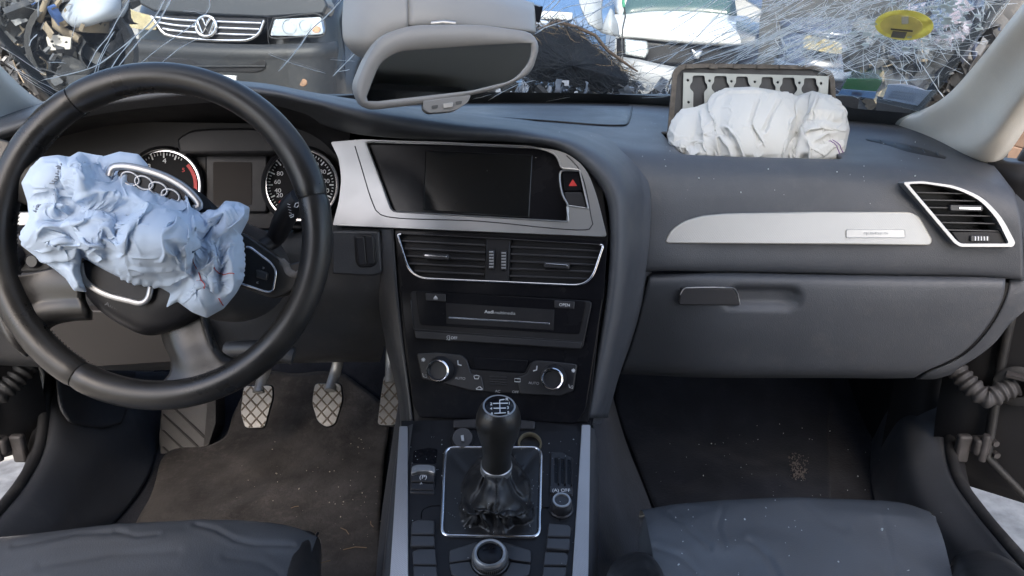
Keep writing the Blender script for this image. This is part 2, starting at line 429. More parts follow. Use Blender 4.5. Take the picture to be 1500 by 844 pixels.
# side black bands
for sgn in (-1, 1):
    V = [[glass_pt(sgn * a * (1 - .2 * s) * .735 - .035, s) + Vector((0, .004, .004)) for a in (.985, .992, 1.0)] for s in np.linspace(0, 1, 12)]
    bm = bmesh.new(); bm_grid(bm, V); finish('black_band', bm, M['frit'], scr, angle=180)

# cracks: (list of pixel polylines, width in mm)
def crack_bm(bm, pix, w, seg=4):
    P = [glass_hit(x, y, .0025) for x, y in pix]
    n = len(P)
    rr = [w * 1.2 * (.55 + .6 * random.random()) * (.35 if i in (0, n-1) else 1) for i in range(n)]
    bm_tube(bm, P, rr, seg=seg, cap=True, flat=.22, up=(0, .63, .77))
def jit(a, b, n, j, bow=0):
    a, b = np.array(a, float), np.array(b, float); d = b - a; L = np.linalg.norm(d); nn = np.array((-d[1], d[0])) / max(L, 1e-6)
    o = []; ph = random.random() * 6
    for i in range(n + 1):
        t = i / n; o.append(tuple(a + d * t + nn * (bow * math.sin(math.pi * t) * L + (random.gauss(0, j) if 0 < i < n else 0) + j * .8 * math.sin(ph + 5 * t))))
    return o
rs = random.getstate(); random.seed(21)
long_cracks = [
 ([(60, 116), (78, 112), (105, 106), (140, 95), (165, 78), (190, 58), (222, 30), (243, -4)], .0010),
 ([(172, 98), (190, 75), (207, 55), (232, 30), (252, -6)], .0011), ([(160, 102), (178, 76), (195, 55)], .0007),
 ([(128, 98), (142, 72), (160, 50), (172, 28), (190, -4)], .0007), ([(138, 108), (146, 84), (161, 55), (168, 44)], .0006), ([(143, 108), (147, 88), (160, 62)], .0005),
 ([(204, 92), (240, 64), (288, 30), (301, 18)], .0006), ([(235, 92), (262, 70), (295, 52)], .0005),
 ([(0, 66), (25, 80), (48, 96), (68, 108)], .0008), ([(10, 90), (40, 108), (70, 124), (86, 132)], .0007), ([(15, 95), (50, 118), (82, 138)], .0005),
 ([(24, 104), (60, 128), (80, 139)], .0004), ([(55, 48), (46, 58), (43, 66)], .0007), ([(72, 90), (85, 89), (97, 91)], .0008),
 ([(408, 103), (420, 90), (440, 65), (455, 43), (480, 20), (502, -4)], .0010), ([(393, 77), (420, 88), (450, 98), (477, 106)], .0006),
 ([(488, 110), (500, 97), (521, 76)], .0009), ([(496, 104), (512, 100)], .0008), ([(484, 86), (520, 88)], .0006),
 ([(268, 14), (285, 15), (300, 19), (306, 12), (308, -3)], .0005), ([(57, -2), (56, 22)], .0005), ([(114, 20), (105, 55)], .0004),
 ([(785, 45), (800, 38), (835, 27), (870, 16), (890, 4), (905, -4)], .0009), ([(786, 22), (800, 10), (815, -4)], .0010), ([(788, 28), (812, 8), (822, -4)], .0010),
 ([(806, 27), (820, 14), (832, 8), (860, 4), (884, 0)], .0009), ([(846, 34), (862, 22), (880, 12), (900, 2)], .0008), ([(780, 50), (800, 38)], .0007),
 ([(920, 19), (940, 13), (960, 6)], .0007), ([(970, 20), (985, 14), (1005, 6), (1014, 0)], .0008), ([(990, 26), (1010, 17), (1032, 7), (1045, -2)], .0009),
 ([(948, 90), (975, 81), (1000, 72), (1030, 62)], .0008), ([(905, 78), (940, 71), (965, 66), (992, 60)], .0006), ([(930, 97), (960, 93)], .0005),
 ([(952, 112), (975, 109), (990, 104)], .0006), ([(955, 128), (968, 121), (980, 116)], .0009), ([(925, 115), (950, 120), (980, 123)], .0006), ([(940, 142), (978, 140)], .0007), ([(800, 147), (835, 141)], .0006),
 ([(715, 146), (735, 134), (760, 122), (785, 116)], .0007), ([(692, 144), (720, 137)], .0006),
]
bm = bmesh.new()
for p, w in long_cracks:
    q = smooth2(p, max(6, len(p) * 3)); crack_bm(bm, [(x + random.gauss(0, .25), y + random.gauss(0, .2)) for x, y in q], w * 1.0)
finish('crack', bm, M['crack'], scr, smooth=False)['kind'] = 'stuff'
# the web around the blow near the top right corner
bm = bmesh.new()
for i in range(95):                       # long rays running down-left from the blow
    y0 = random.uniform(-30, 95); x1 = random.uniform(1170, 1380); y1 = random.uniform(-25, 60) if random.random() < .8 else random.uniform(20, 90)
    Ln = random.choice([60, 90, 130, 190, 260]) * random.uniform(.6, 1.1); a = R(random.gauss(157, 8))
    x0, y0 = x1 + Ln * math.cos(a), y1 + Ln * math.sin(a)
    if y0 > 168 or x0 < 985: continue
    crack_bm(bm, jit((x0, y0), (x1, y1), max(4, int(Ln / 14)), .35, random.gauss(0, .03)), random.choice([.0004, .0005, .0006, .0008, .0009]))
for i in range(70):                       # the boldest rays, fanning out over the middle of the pane
    x1 = random.uniform(1060, 1330); y1 = random.uniform(-20, 70); Ln = random.uniform(50, 210); a = R(random.gauss(155, 7))
    x0, y0 = x1 + Ln * math.cos(a), y1 + Ln * math.sin(a)
    if y0 > 140 or x0 < 930: continue
    crack_bm(bm, jit((x0, y0), (x1, y1), max(4, int(Ln / 14)), .3, random.gauss(0, .035)), random.choice([.0006, .0008, .0010]))
for i in range(60):                       # rays to the right of the sticker
    c = (1300 + random.uniform(-30, 60), random.uniform(20, 75)); a = R(random.gauss(-12, 22)); Ln = random.uniform(30, 150)
    e = (c[0] + Ln * math.cos(a), c[1] + Ln * math.sin(a))
    if e[0] > 1495 - max(0, e[1]) * .8: e = (1495 - max(0, e[1]) * .8, e[1])
    crack_bm(bm, jit(c, e, max(4, int(Ln / 12)), .5, random.gauss(0, .05)), random.choice([.0004, .0005, .0007, .0009]))
for rad, n in ((38, 16), (64, 20), (95, 20), (135, 18)):   # broken rings round the blow
    for k in range(n):
        a = random.uniform(0, 2*math.pi); da = random.uniform(.15, .45)
        pts_ = [(1325 + rad * 1.35 * math.cos(a + da * t) + random.gauss(0, 1.5), 35 + rad * .85 * math.sin(a + da * t) + random.gauss(0, 1.5)) for t in np.linspace(0, 1, 5)]
        if max(p[1] for p in pts_) > 150 or max(p[0] + .8 * max(p[1], 0) for p in pts_) > 1490: continue
        crack_bm(bm, pts_, random.choice([.0004, .0006, .0008]))
from mathutils import geometry as mgeo
web = [Vector((random.gauss(1345, 95), random.gauss(30, 42))) for _ in range(230)]
web = [q for q in web if -20 < q.y < 150 and 1090 < q.x < 1482 - .8 * max(q.y, 0)]
wv, we, wf, *_ = mgeo.delaunay_2d_cdt(web, [], [], 0, 1e-4)
for f_ in wf:                             # connected web of fractures
    for k in range(3):
        if f_[k] < f_[(k+1) % 3]: continue
        p, q = wv[f_[k]], wv[f_[(k+1) % 3]]; Ln = (p - q).length
        if Ln > 70 or random.random() < .38: continue
        crack_bm(bm, jit(p, q, max(2, int(Ln / 10)), .4, random.gauss(0, .04)), random.choice([.0003, .0004, .0006]))
for i in range(45):                       # splinters, dense at the upper right
    c = (random.gauss(1400, 45), random.gauss(14, 20)) if i < 30 else (random.uniform(1180, 1440), random.uniform(0, 110))
    if c[0] + .8 * max(c[1], 0) > 1480: continue
    a = random.uniform(0, math.pi); Ln = random.uniform(4, 22)
    crack_bm(bm, jit(c, (c[0] + Ln * math.cos(a), c[1] + Ln * math.sin(a)), 3, .8), random.choice([.0006, .0009, .0014]))
for i in range(14):                       # darker fracture lines crossing the rays
    c = (random.uniform(1190, 1400), random.uniform(10, 90)); a = R(random.uniform(35, 75)); Ln = random.uniform(30, 80)
    crack_bm(bm, jit(c, (c[0] + Ln * math.cos(a), c[1] + Ln * math.sin(a)), 6, 1.0), .0005)
finish('crack', bm, M['crack'], scr, smooth=False)['kind'] = 'stuff'
bm = bmesh.new()                          # crushed flakes of glass
for i in range(60):
    c = (random.gauss(1405, 35), random.gauss(12, 14)) if i < 42 else (random.uniform(1230, 1420), random.uniform(30, 70))
    if c[0] + .8 * max(c[1], 0) > 1480: continue
    k = random.randint(3, 5); s = random.uniform(2, 6); a0 = random.random() * 6
    P = [glass_hit(c[0] + s * math.cos(a0 + 6.283 * j / k) * 1.4, c[1] + s * .6 * math.sin(a0 + 6.283 * j / k), .003) for j in range(k)]
    bm_prism(bm, P, (0, -.63, -.77), 0, .001)
finish('glass_flake', bm, mat('crushed_glass', (.80, .86, .86), .2, trans=.4), scr, smooth=False)['kind'] = 'stuff'
random.setstate(rs)

# stickers and permits held by the windscreen
def on_glass(name, pix, m, parent=None, off=.003, th=.0006):
    bm = bmesh.new(); P = [glass_hit(x, y, off) for x, y in pix]
    n = (P[len(P)//3] - P[0]).cross(P[2*len(P)//3] - P[0]).normalized()
    if n.y > 0: n = -n
    bm_prism(bm, P, n, 0, th); return finish(name, bm, m, parent, smooth=False)
st = thing('sticker', 'round yellow sticker stuck to the cracked windscreen', 'sticker', glass_hit(1325, 57))
M['yellow'] = mat('yellow_sticker', (.92, .84, .34), .6, var=.15, vscale=40, trans=.65)
M['yellow2'] = mat('pale_yellow_print', (.92, .88, .56), .6, var=.12, vscale=60, trans=.65)
on_glass('sticker_disc', ell(1324, 34, 43, 22, 36, rot=.04), M['yellow'], st)
on_glass('printed_field', ell(1320, 34, 31, 16, 30, rot=.04), M['yellow2'], st, .0042)
on_glass('print_block', [(1307, 41), (1328, 43), (1324, 52), (1304, 50)], mat('sticker_grey_print', (.16, .16, .15), .7, var=.3, vscale=900), st, .0050)
on_glass('print_block', [(1320, 20), (1330, 20), (1330, 30), (1320, 31)], mat('sticker_pale_print', (.60, .62, .55), .7), st, .0050)
on_glass('print_line', [(1304, 37.0), (1336, 40), (1336, 42), (1304, 39.0)], mat('sticker_text', (.10, .10, .09), .7, var=.6, vscale=700), st, .0054)
M['pouch'] = glassmat('clear_plastic_pouch', (.86, .91, .94), .1, haze=.22, hcol=(.8, .86, .92))
pt = thing('permit_holder', 'clear pouch with a green permit leaning on the windscreen beside the airbag cover', 'permit', glass_hit(1258, 140))
on_glass('pouch', [(1240, 104), (1255, 97), (1285, 100), (1293, 112), (1282, 139), (1226, 132)], M['pouch'], pt, .010, .0008)
on_glass('green_card', [(1240, 109), (1285, 109), (1291, 112), (1283, 127), (1232, 123)], mat('green_card', (.10, .50, .17), .6, var=.15, trans=.5), pt, .0085)
on_glass('white_strip', [(1232, 124), (1283, 128), (1280, 138), (1227, 131)], mat('pale_blue_card', (.55, .70, .85), .6, trans=.5), pt, .0085)
on_glass('blue_mark', [(1248, 127), (1263, 129), (1261, 134), (1247, 133)], mat('blue_print', (.04, .14, .65), .6, trans=.3), pt, .0078)
pw = thing('paper_permit', 'white paper slip in a clear pouch in the windscreen corner', 'permit', glass_hit(1330, 148))
on_glass('pouch', [(1297, 116), (1320, 118), (1352, 124), (1372, 124), (1346, 155), (1281, 141)], M['pouch'], pw, .010, .0008)
on_glass('paper', [(1300, 117), (1322, 116), (1338, 119), (1356, 126), (1364, 125), (1343, 148), (1292, 138)], mat('white_paper', (.78, .80, .85), .8, var=.06, trans=.5), pw, .0085)
for k in range(3):
    y = 126 + k * 4.2
    on_glass('text_line', [(1306 - k*3, y), (1342 - k*2, y + 5), (1342 - k*2, y + 6.4), (1306 - k*3, y + 1.4)], mat('faded_text', (.36, .37, .44), .8, var=.5, vscale=500), pw, .0078)

# ================================================================ A-pillar trims
def pillar(s, label):
    rows = [  # from the glass edge outwards; each row runs up the pillar (right-hand side pixels)
     [(1283, 176, 1.47), (1345, 163, 1.36), (1385, 141, 1.26), (1428, 95, 1.15), (1475, 35, 1.03), (1530, -35, .93), (1600, -130, .83)],
     [(1296, 179, 1.45), (1352, 168, 1.33), (1393, 146, 1.23), (1437, 100, 1.12), (1485, 40, 1.00), (1540, -30, .90), (1610, -125, .80)],
     [(1345, 201, 1.36), (1400, 190, 1.24), (1440, 160, 1.15), (1480, 110, 1.06), (1530, 50, .96), (1585, -15, .87), (1650, -105, .77)],
     [(1390, 226, 1.28), (1422, 226, 1.20), (1452, 205, 1.13), (1485, 160, 1.06), (1535, 92, .97), (1600, 20, .88), (1670, -80, .78)],
     [(1398, 236, 1.27), (1440, 240, 1.20), (1462, 220, 1.15), (1496, 172, 1.08), (1545, 105, .99), (1610, 30, .90), (1680, -70, .80)],
     [(1404, 240, 1.32), (1450, 246, 1.26), (1474, 228, 1.20), (1508, 180, 1.13), (1556, 112, 1.04), (1620, 38, .94), (1690, -65, .84)]]
    rows = [[aty(*p) for p in r] for r in rows]
    if s < 0: rows = [[Vector((-p.x - .07, p.y, p.z)) for p in r] for r in rows]
    o = grid('pillar_trim', rows, 34, 26, M['pillar'], angle=180)
    return tag(o, label, 'pillar trim', 'windscreen pillar trims')
pillar(1, 'pale grey pillar trim sweeping up from the passenger air vent')
pillar(-1, 'pale grey pillar trim behind the top of the steering wheel')
# dark seal along the door side of the right pillar

# ================================================================ dashboard
DB = thing('dashboard', 'black soft-touch dashboard with silver trim spanning the cabin under the windscreen', 'dashboard', (0, 1.25, .60))
def Prow(*a): return [aty(*p) for p in a]
# --- upper pad, passenger side and middle: rows run left to right
pad = [
 Prow((430, 158, 1.80), (560, 152, 1.80), (700, 149, 1.80), (820, 148, 1.80), (930, 147, 1.80), (1050, 150, 1.78), (1180, 158, 1.70), (1290, 168, 1.52), (1370, 186, 1.38), (1420, 214, 1.28)),
 Prow((430, 158, 1.60), (560, 158, 1.58), (700, 157, 1.58), (820, 158, 1.58), (930, 160, 1.58), (1050, 166, 1.55), (1180, 176, 1.48), (1300, 190, 1.38), (1390, 208, 1.29), (1445, 232, 1.22)),
 Prow((440, 160, 1.45), (560, 168, 1.42), (700, 172, 1.40), (820, 176, 1.40), (930, 184, 1.40), (1050, 194, 1.37), (1180, 202, 1.33), (1310, 213, 1.27), (1405, 228, 1.21), (1462, 250, 1.16)),
 Prow((450, 168, 1.32), (560, 180, 1.28), (700, 186, 1.26), (820, 192, 1.25), (935, 206, 1.26), (1050, 216, 1.24), (1180, 223, 1.22), (1310, 231, 1.19), (1415, 245, 1.15), (1476, 268, 1.12)),
 Prow((460, 190, 1.24), (560, 200, 1.20), (700, 206, 1.19), (820, 212, 1.18), (945, 226, 1.18), (1050, 232, 1.175), (1180, 237, 1.165), (1310, 246, 1.145), (1425, 260, 1.115), (1487, 284, 1.09)),
 Prow((470, 230, 1.22), (560, 235, 1.18), (700, 240, 1.17), (820, 246, 1.16), (948, 254, 1.145), (1050, 253, 1.145), (1180, 257, 1.135), (1310, 266, 1.12), (1432, 278, 1.095), (1492, 302, 1.075)),
 Prow((470, 290, 1.22), (560, 290, 1.18), (700, 295, 1.17), (820, 300, 1.15), (948, 292, 1.125), (1050, 283, 1.125), (1180, 285, 1.12), (1310, 293, 1.105), (1436, 305, 1.082), (1496, 325, 1.065)),
 Prow((470, 345, 1.22), (560, 345, 1.18), (700, 350, 1.17), (820, 355, 1.14), (945, 335, 1.11), (1050, 322, 1.112), (1180, 322, 1.108), (1310, 326, 1.095), (1438, 335, 1.075), (1498, 350, 1.060)),
 Prow((470, 390, 1.22), (560, 390, 1.18), (700, 395, 1.17), (820, 398, 1.14), (940, 368, 1.10), (1050, 359, 1.103), (1180, 359, 1.100), (1310, 361, 1.088), (1438, 368, 1.070), (1499, 380, 1.056)),
 Prow((470, 420, 1.22), (560, 420, 1.18), (700, 420, 1.17), (820, 420, 1.14), (935, 390, 1.098), (1050, 388, 1.098), (1180, 389, 1.095), (1310, 392, 1.085), (1436, 398, 1.068), (1499, 406, 1.056)),
 Prow((470, 430, 1.24), (560, 430, 1.20), (700, 428, 1.19), (820, 426, 1.16), (935, 398, 1.102), (1050, 397, 1.102), (1180, 399, 1.099), (1310, 402, 1.089), (1436, 404.5, 1.072), (1499, 410, 1.060)),
 Prow((470, 432, 1.27), (560, 432, 1.23), (700, 430, 1.22), (820, 428, 1.19), (935, 399, 1.125), (1050, 398, 1.125), (1180, 400, 1.122), (1310, 403, 1.112), (1436, 405, 1.095), (1499, 411, 1.083)),
]
# opening for the passenger airbag is cut out of the pad afterwards
V = loft(pad, 220, 150)
bm = bmesh.new(); bm_grid(bm, V)
hole = [(996, 228), (1010, 234), (1225, 234), (1243, 226), (1243, 150), (996, 150)]
def inpoly(p, poly):
    c = False; j = len(poly) - 1
    for i in range(len(poly)):
        xi, yi = poly[i]; xj, yj = poly[j]
        if (yi > p[1]) != (yj > p[1]) and p[0] < (xj - xi) * (p[1] - yi) / (yj - yi) + xi: c = not c
        j = i
    return c
# opening in plan: X from the photo's opening at its depth, Y 1.17-1.36
HX0, HX1, HY0, HY1 = aty(994, 232, 1.19).x, aty(1241, 232, 1.17).x, 1.180, 1.36
hp = rnd([(HX0, HY0 + .006), (HX1, HY0 - .004), (HX1, HY1 - .03), (HX0, HY1)], .018, 5)
for i in range(len(hp)):      # cut the pad along the opening
    a, b = Vector((*hp[i], 0)), Vector((*hp[(i+1) % len(hp)], 0)); d = (b - a)
    if d.length < 1e-6: continue
    nn = Vector((d.y, -d.x, 0)).normalized()
    sel = [f for f in bm.faces if f.calc_center_median().z > .88 and HX0 - .03 < f.calc_center_median().x < HX1 + .03 and HY0 - .03 < f.calc_center_median().y < HY1 + .03]
    g = set(sel); [g.update(f.edges) for f in sel]; [g.update(f.verts) for f in sel]
    bmesh.ops.bisect_plane(bm, geom=list(g), plane_co=a, plane_no=nn, dist=1e-6)
dead = [f for f in bm.faces if f.calc_center_median().z > .88 and inpoly(f.calc_center_median(), hp)]
bmesh.ops.delete(bm, geom=dead, context='FACES')
from mathutils.bvhtree import BVHTree
pad_tree = BVHTree.FromBMesh(bm)
# and the recess of the side air vent
vent_cut = [(1327, 268.5), (1351, 267), (1399, 274), (1437, 290.5), (1464, 319), (1483, 357), (1482, 359.5), (1407, 359.5), (1399, 354)]
bmesh.ops.delete(bm, geom=[f for f in bm.faces if f.calc_center_median().x > .4 and f.calc_center_median().y < 1.2 and inpoly(pix(f.calc_center_median()), vent_cut)], context='FACES')
finish('upper_pad', bm, M['dash'], DB, angle=180, solid=.006)
# the airbag tray below the opening
bm = bmesh.new(); zt = .915
bm_grid(bm, [[(x, y, zt + .006) for x, y in hp], [(x, y, zt - .09) for x, y in hp]], cu=True)
c = Vector(((HX0 + HX1) / 2, (HY0 + HY1) / 2, zt - .09)); vv = [bm.verts.new((x, y, zt - .09)) for x, y in hp]; bm.faces.new(vv)
finish('airbag_tray', bm, M['black'], DB)

# --- speaker / defroster panel in the middle of the top
def drape(name, top, bot, lift, m, nu=40, nv=8, par=None):
    T, Bt = crs([(x, y, 0) for x, y in top], nu), crs([(x, y, 0) for x, y in bot], nu); rows = []
    for j in range(nv):
        t = j / (nv - 1); row = []
        for i in range(nu):
            q = T[i] * (1 - t) + Bt[i] * t; d = ray(q[0], q[1]).normalized(); hit_ = pad_tree.ray_cast(CAM, d)[0]
            e = 1 if 0 < j < nv - 1 and 0 < i < nu - 1 else -1
            row.append((hit_ if hit_ is not None else aty(q[0], q[1], 1.6)) + Vector((0, 0, lift * e)))
        rows.append(row)
    bm = bmesh.new(); bm_grid(bm, rows); return finish(name, bm, m, par or DB, angle=60)
drape('top_speaker_panel', [(640, 156), (760, 155.5), (924, 156)], [(640, 166), (700, 171), (800, 178), (905, 184.5), (921, 181)], .0014, M['dash2'])
drape('top_speaker_slot', [(640, 150), (780, 149.5), (925, 149.5)], [(640, 156), (780, 155.5), (925, 156)], .0010, M['black'])
seam_pts = []
for x, y in smooth2([(660, 168), (700, 171.5), (800, 178.5), (903, 185), (918, 183), (923, 172), (926, 157)], 60):
    h_ = pad_tree.ray_cast(CAM, ray(x, y).normalized())[0]
    if h_ is not None: seam_pts.append(h_ + Vector((0, 0, .0014)))
tube('panel_seam', seam_pts, .0016, M['black'], DB, seg=6)
# --- cockpit surround: hood over the instruments that turns down along the stack
sur = [
 Prow((-60, 190, 1.35), (60, 150, 1.40), (200, 118, 1.42), (330, 116, 1.42), (450, 138, 1.42), (560, 152, 1.40), (700, 168, 1.36), (810, 182, 1.30), (900, 208, 1.22), (948, 262, 1.14), (953, 330, 1.10), (942, 420, 1.075), (915, 520, 1.05), (890, 612, 1.03)),
 Prow((-60, 192, 1.15), (60, 155, 1.15), (160, 133, 1.15), (260, 122, 1.15), (375, 121, 1.15), (460, 136, 1.16), (560, 154, 1.16), (690, 174, 1.16), (800, 188, 1.15), (880, 214, 1.13), (932, 268, 1.095), (937, 335, 1.07), (927, 430, 1.045), (906, 530, 1.02), (884, 612, 1.00)),
 Prow((-60, 205, 1.02), (60, 168, 1.02), (150, 146, 1.02), (260, 132, 1.02), (372, 129, 1.02), (450, 143, 1.03), (535, 163, 1.05), (660, 183, 1.07), (770, 194, 1.075), (850, 213, 1.07), (910, 268, 1.045), (919, 340, 1.025), (911, 440, 1.00), (893, 530, .98), (873, 612, .96)),
 Prow((-60, 215, 1.015), (60, 176, 1.015), (150, 153, 1.015), (260, 139, 1.015), (372, 136, 1.015), (450, 150, 1.022), (530, 172, 1.04), (650, 192, 1.06), (760, 201, 1.065), (832, 215, 1.06), (895, 275, 1.035), (904, 345, 1.015), (897, 440, .993), (880, 530, .973), (863, 612, .953)),
 Prow((-60, 222, 1.03), (60, 182, 1.03), (150, 158, 1.03), (260, 144, 1.03), (372, 141, 1.03), (445, 155, 1.04), (520, 180, 1.05), (640, 199, 1.068), (755, 206, 1.07), (825, 219, 1.064), (887, 280, 1.040), (896, 350, 1.020), (889, 440, .998), (873, 530, .978), (857, 612, .958)),
 Prow((-60, 226, 1.10), (60, 190, 1.10), (150, 172, 1.12), (260, 163, 1.14), (372, 160, 1.14), (440, 172, 1.13), (512, 195, 1.10), (640, 206, 1.10), (752, 211, 1.10), (820, 225, 1.095), (883, 284, 1.07), (892, 352, 1.05), (885, 440, 1.028), (869, 530, 1.008), (854, 612, .988)),
]
grid('cockpit_surround', sur, 170, 50, M['dash'], DB, solid=.004)
# dark lining of the hood over the dials
lin = [Prow((-60, 226, 1.06), (60, 185, 1.06), (150, 161, 1.06), (260, 147, 1.06), (372, 144, 1.06), (440, 158, 1.07), (512, 185, 1.08)),
       Prow((-60, 240, 1.13), (60, 205, 1.14), (150, 188, 1.16), (260, 182, 1.17), (372, 182, 1.17), (440, 186, 1.15), (512, 203, 1.12)),
       Prow((-60, 260, 1.17), (60, 235, 1.19), (150, 222, 1.20), (260, 218, 1.20), (372, 218, 1.20), (440, 222, 1.18), (505, 226, 1.13))]
grid('hood_lining', lin, 60, 16, M['black'], DB)

# ---------------------------------------------------------------- instrument cluster
PC = Plane(aty(330, 260, 1.13), (0, -.93, .36))
prism('cluster_face', PC, rnd([(40, 176), (515, 182), (505, 335), (60, 335)], 12), -.03, 0, M['black'], DB)
ic = prism('instrument_binnacle', PC, rnd([(300, 225), (392, 226), (392, 312), (300, 312)], 6), 0, .006, M['black'], DB, bevel=.003)
prism('display', PC, rnd([(312, 237), (369, 238), (369, 300), (312, 300)], 3), .006, .0068, mat('dull_display', (.022, .018, .016), .6, spec=.2), DB)
text('display_text', ' ', PC, 340, 270, 6, M['print'], DB) if False else None
prism('display_visor', PC, smooth2([(258, 204), (275, 192), (330, 187), (390, 190), (402, 199)], 14) + [(402, 225), (262, 225)], 0, .028, M['black'], DB, bevel=.004)
M['dial'] = mat('dial_face', (.006, .006, .007), .6, spec=.15)
def gauge(cx, cy, rx, ry):
    bm = bmesh.new(); a = ell(cx, cy, rx, ry, 56); b = ell(cx, cy, rx * 1.10, ry * 1.10, 56)
    rows = [PC.pts(a, -.0), PC.pts(a, .010), PC.pts(ell(cx, cy, rx*1.03, ry*1.03, 56), .018), PC.pts(b, .014), PC.pts(ell(cx, cy, rx*1.13, ry*1.13, 56), -.005)]
    bm_grid(bm, rows, cu=True); g = finish('gauge', bm, M['black'], DB, angle=50)
    prism('dial', PC, ell(cx, cy, rx * .99, ry * .99, 48), .0, .001, M['dial'], g, bevel=0)
    prism('trim_ring', PC, ell(cx, cy, rx, ry, 56), .006, .013, M['chrome'], g, holes=[ell(cx, cy, rx * .965, ry * .965, 56)], bevel=0)
    return g
g2 = gauge(441, 271, 53, 52); g1 = gauge(240, 272, 53, 52)
bmt = bmesh.new()
for k in range(0, 49):
    a = R(225 - k * 270 / 48); L = .80 if k % 4 == 0 else .87
    for (cx, cy) in ((441, 271), (240, 272)):
        w = .6 if k % 4 else 1.0
        ca, sa = math.cos(a), -math.sin(a); ta, tb = -sa, ca
        q = [(cx + 52*L*ca - ta*w, cy + 51*L*sa - tb*w), (cx + 52*L*ca + ta*w, cy + 51*L*sa + tb*w), (cx + 50*.955*ca + ta*w, cy + 50*.955*sa + tb*w), (cx + 50*.955*ca - ta*w, cy + 50*.955*sa - tb*w)]
        if (cx == 240) and k > 30: continue
        bm_prism(bmt, PC.pts(q, .0012), PC.n, 0, .0003)
finish('scale_mark', bmt, M['print'], g2, smooth=False)['kind'] = 'stuff'
for s_, a in (('20', 206), ('40', 195 - 1), ('60', 173), ('80', 152), ('100', 128), ('120', 104), ('140', 80), ('160', 58), ('180', 33), ('200', 9), ('220', -14)):
    if s_ in ('100', '120'): hh = 6
    else: hh = 6
    text('numeral', s_, PC, 441 + 35 * math.cos(R(a)), 271 - 35 * math.sin(R(a)), hh if s_ != '100' else 4.5, M['print'], g2, lift=.0016, wide=1.15)
for s_, a in (('1', 200), ('2', 165), ('3', 130), ('4', 90), ):
    text('numeral', s_, PC, 241 + 35 * math.cos(R(a)), 271 - 35 * math.sin(R(a)), 7, M['print'], g1, lift=.0016, wide=1.2)
for s_, a in (('5', 38), ('6', -5)):
    text('numeral', s_, PC, 241 + 35 * math.cos(R(a)), 271 - 35 * math.sin(R(a)), 6, M['red'], g1, lift=.0016, wide=1.2)
prism('red_zone', PC, ell(240, 272, 49, 48, 14, R(-42), R(22)) + ell(240, 272, 44, 43, 14, R(22), R(-42)), .0012, .0018, M['red'], g1, bevel=0)
for g, (cx, cy), a in ((g2, (441, 271), 218), (g1, (240, 272), 222)):
    ca, sa = math.cos(R(a)), -math.sin(R(a))
    prism('needle', PC, [(cx - 1.4*sa, cy + 1.4*ca), (cx + 1.4*sa, cy - 1.4*ca), (cx + 42*ca + .5*sa, cy + 42*sa - .5*ca), (cx + 42*ca - .5*sa, cy + 42*sa + .5*ca)], .003, .004, M['red'], g, bevel=0)
    prism('needle_hub', PC, ell(cx, cy, 9, 9, 20), .002, .007, M['black'], g)

# ---------------------------------------------------------------- centre stack plane (turned to the driver)
PS = Plane(aty(735, 350, 1.04), (-math.sin(R(8.5)), -math.cos(R(8.5)) * math.cos(R(20)), math.sin(R(20))))
# dark carrier behind everything
prism('stack_carrier', PS, [(500, 205), (830, 214), (880, 255), (892, 345), (862, 618), (598, 618), (578, 350), (500, 335)], -.03, -.010, M['black'], DB)
# silver display surround
outer = rnd([(487, 330), (496, 296), (500, 262), (496, 232), (484, 208), (530, 204), (650, 208), (770, 213), (828, 222), (858, 245), (873, 282), (889, 347)], [3, 8, 10, 8, 4, 3, 3, 3, 22, 22, 20, 6], 4)
inner = rnd([(535, 208), (650, 211), (790, 217), (815, 226), (822, 246), (849, 249), (862, 306), (858, 305), (830, 301), (833, 325), (577, 310), (572, 305)], [4, 2, 10, 10, 3, 3, 4, 2, 4, 3, 4, 3], 3)
fr = prism('display_surround', PS, outer, -.012, .004, M['silver'], DB, holes=[inner], bevel=.0012)
gr = [(520, 214), (528, 240), (545, 295), (553, 311), (565, 317), (700, 324), (862, 336), (868, 332), (866, 318), (856, 268), (846, 244), (830, 228)]
tube('groove', PS.pts(smooth2(gr, 50), .0038), .0009, M['button'], fr, seg=6)
lip = PS.pts(inner, .0042); tube('lip', lip, .0013, M['silver'], fr, seg=6, closed=True)
# black glass around the screen
prism('display_bezel', PS, rnd([(533, 206), (820, 216), (836, 327), (572, 313)], 3), -.02, -.004, M['gloss'], DB)
prism('screen', PS, rnd([(624, 221), (780, 228), (775, 318), (620, 308)], 2), -.004, -.0022, mat('dead_screen', (.006, .007, .008), .12, dust=.06, dscale=60, var=.2), DB)
tube('screen_edge', PS.pts([(624, 221), (780, 228), (775, 318), (620, 308)], -.0035), .0008, M['button'], DB, seg=6, closed=True)
# hazard switch
hz = prism('hazard_switch', PS, rnd([(824, 252), (847, 252), (853, 280), (826, 280)], 3), -.01, .002, M['gloss'], DB, bevel=.0015)
prism('warning_triangle', PS, [(839, 262.5), (845.5, 272.5), (833, 272.5)], .002, .0026, M['red'], hz, bevel=0, holes=[])
prism('blank_switch', PS, rnd([(826, 281.5), (853, 281.5), (859, 304), (838, 302), (830, 298)], 3), -.01, .0018, M['button'], DB, bevel=.0015)
tube('hazard_rim', PS.pts(smooth2([(848, 250), (822, 251), (820, 262), (824, 285), (832, 302), (831, 324)], 24), .003), .0016, M['silver'], fr, seg=6)

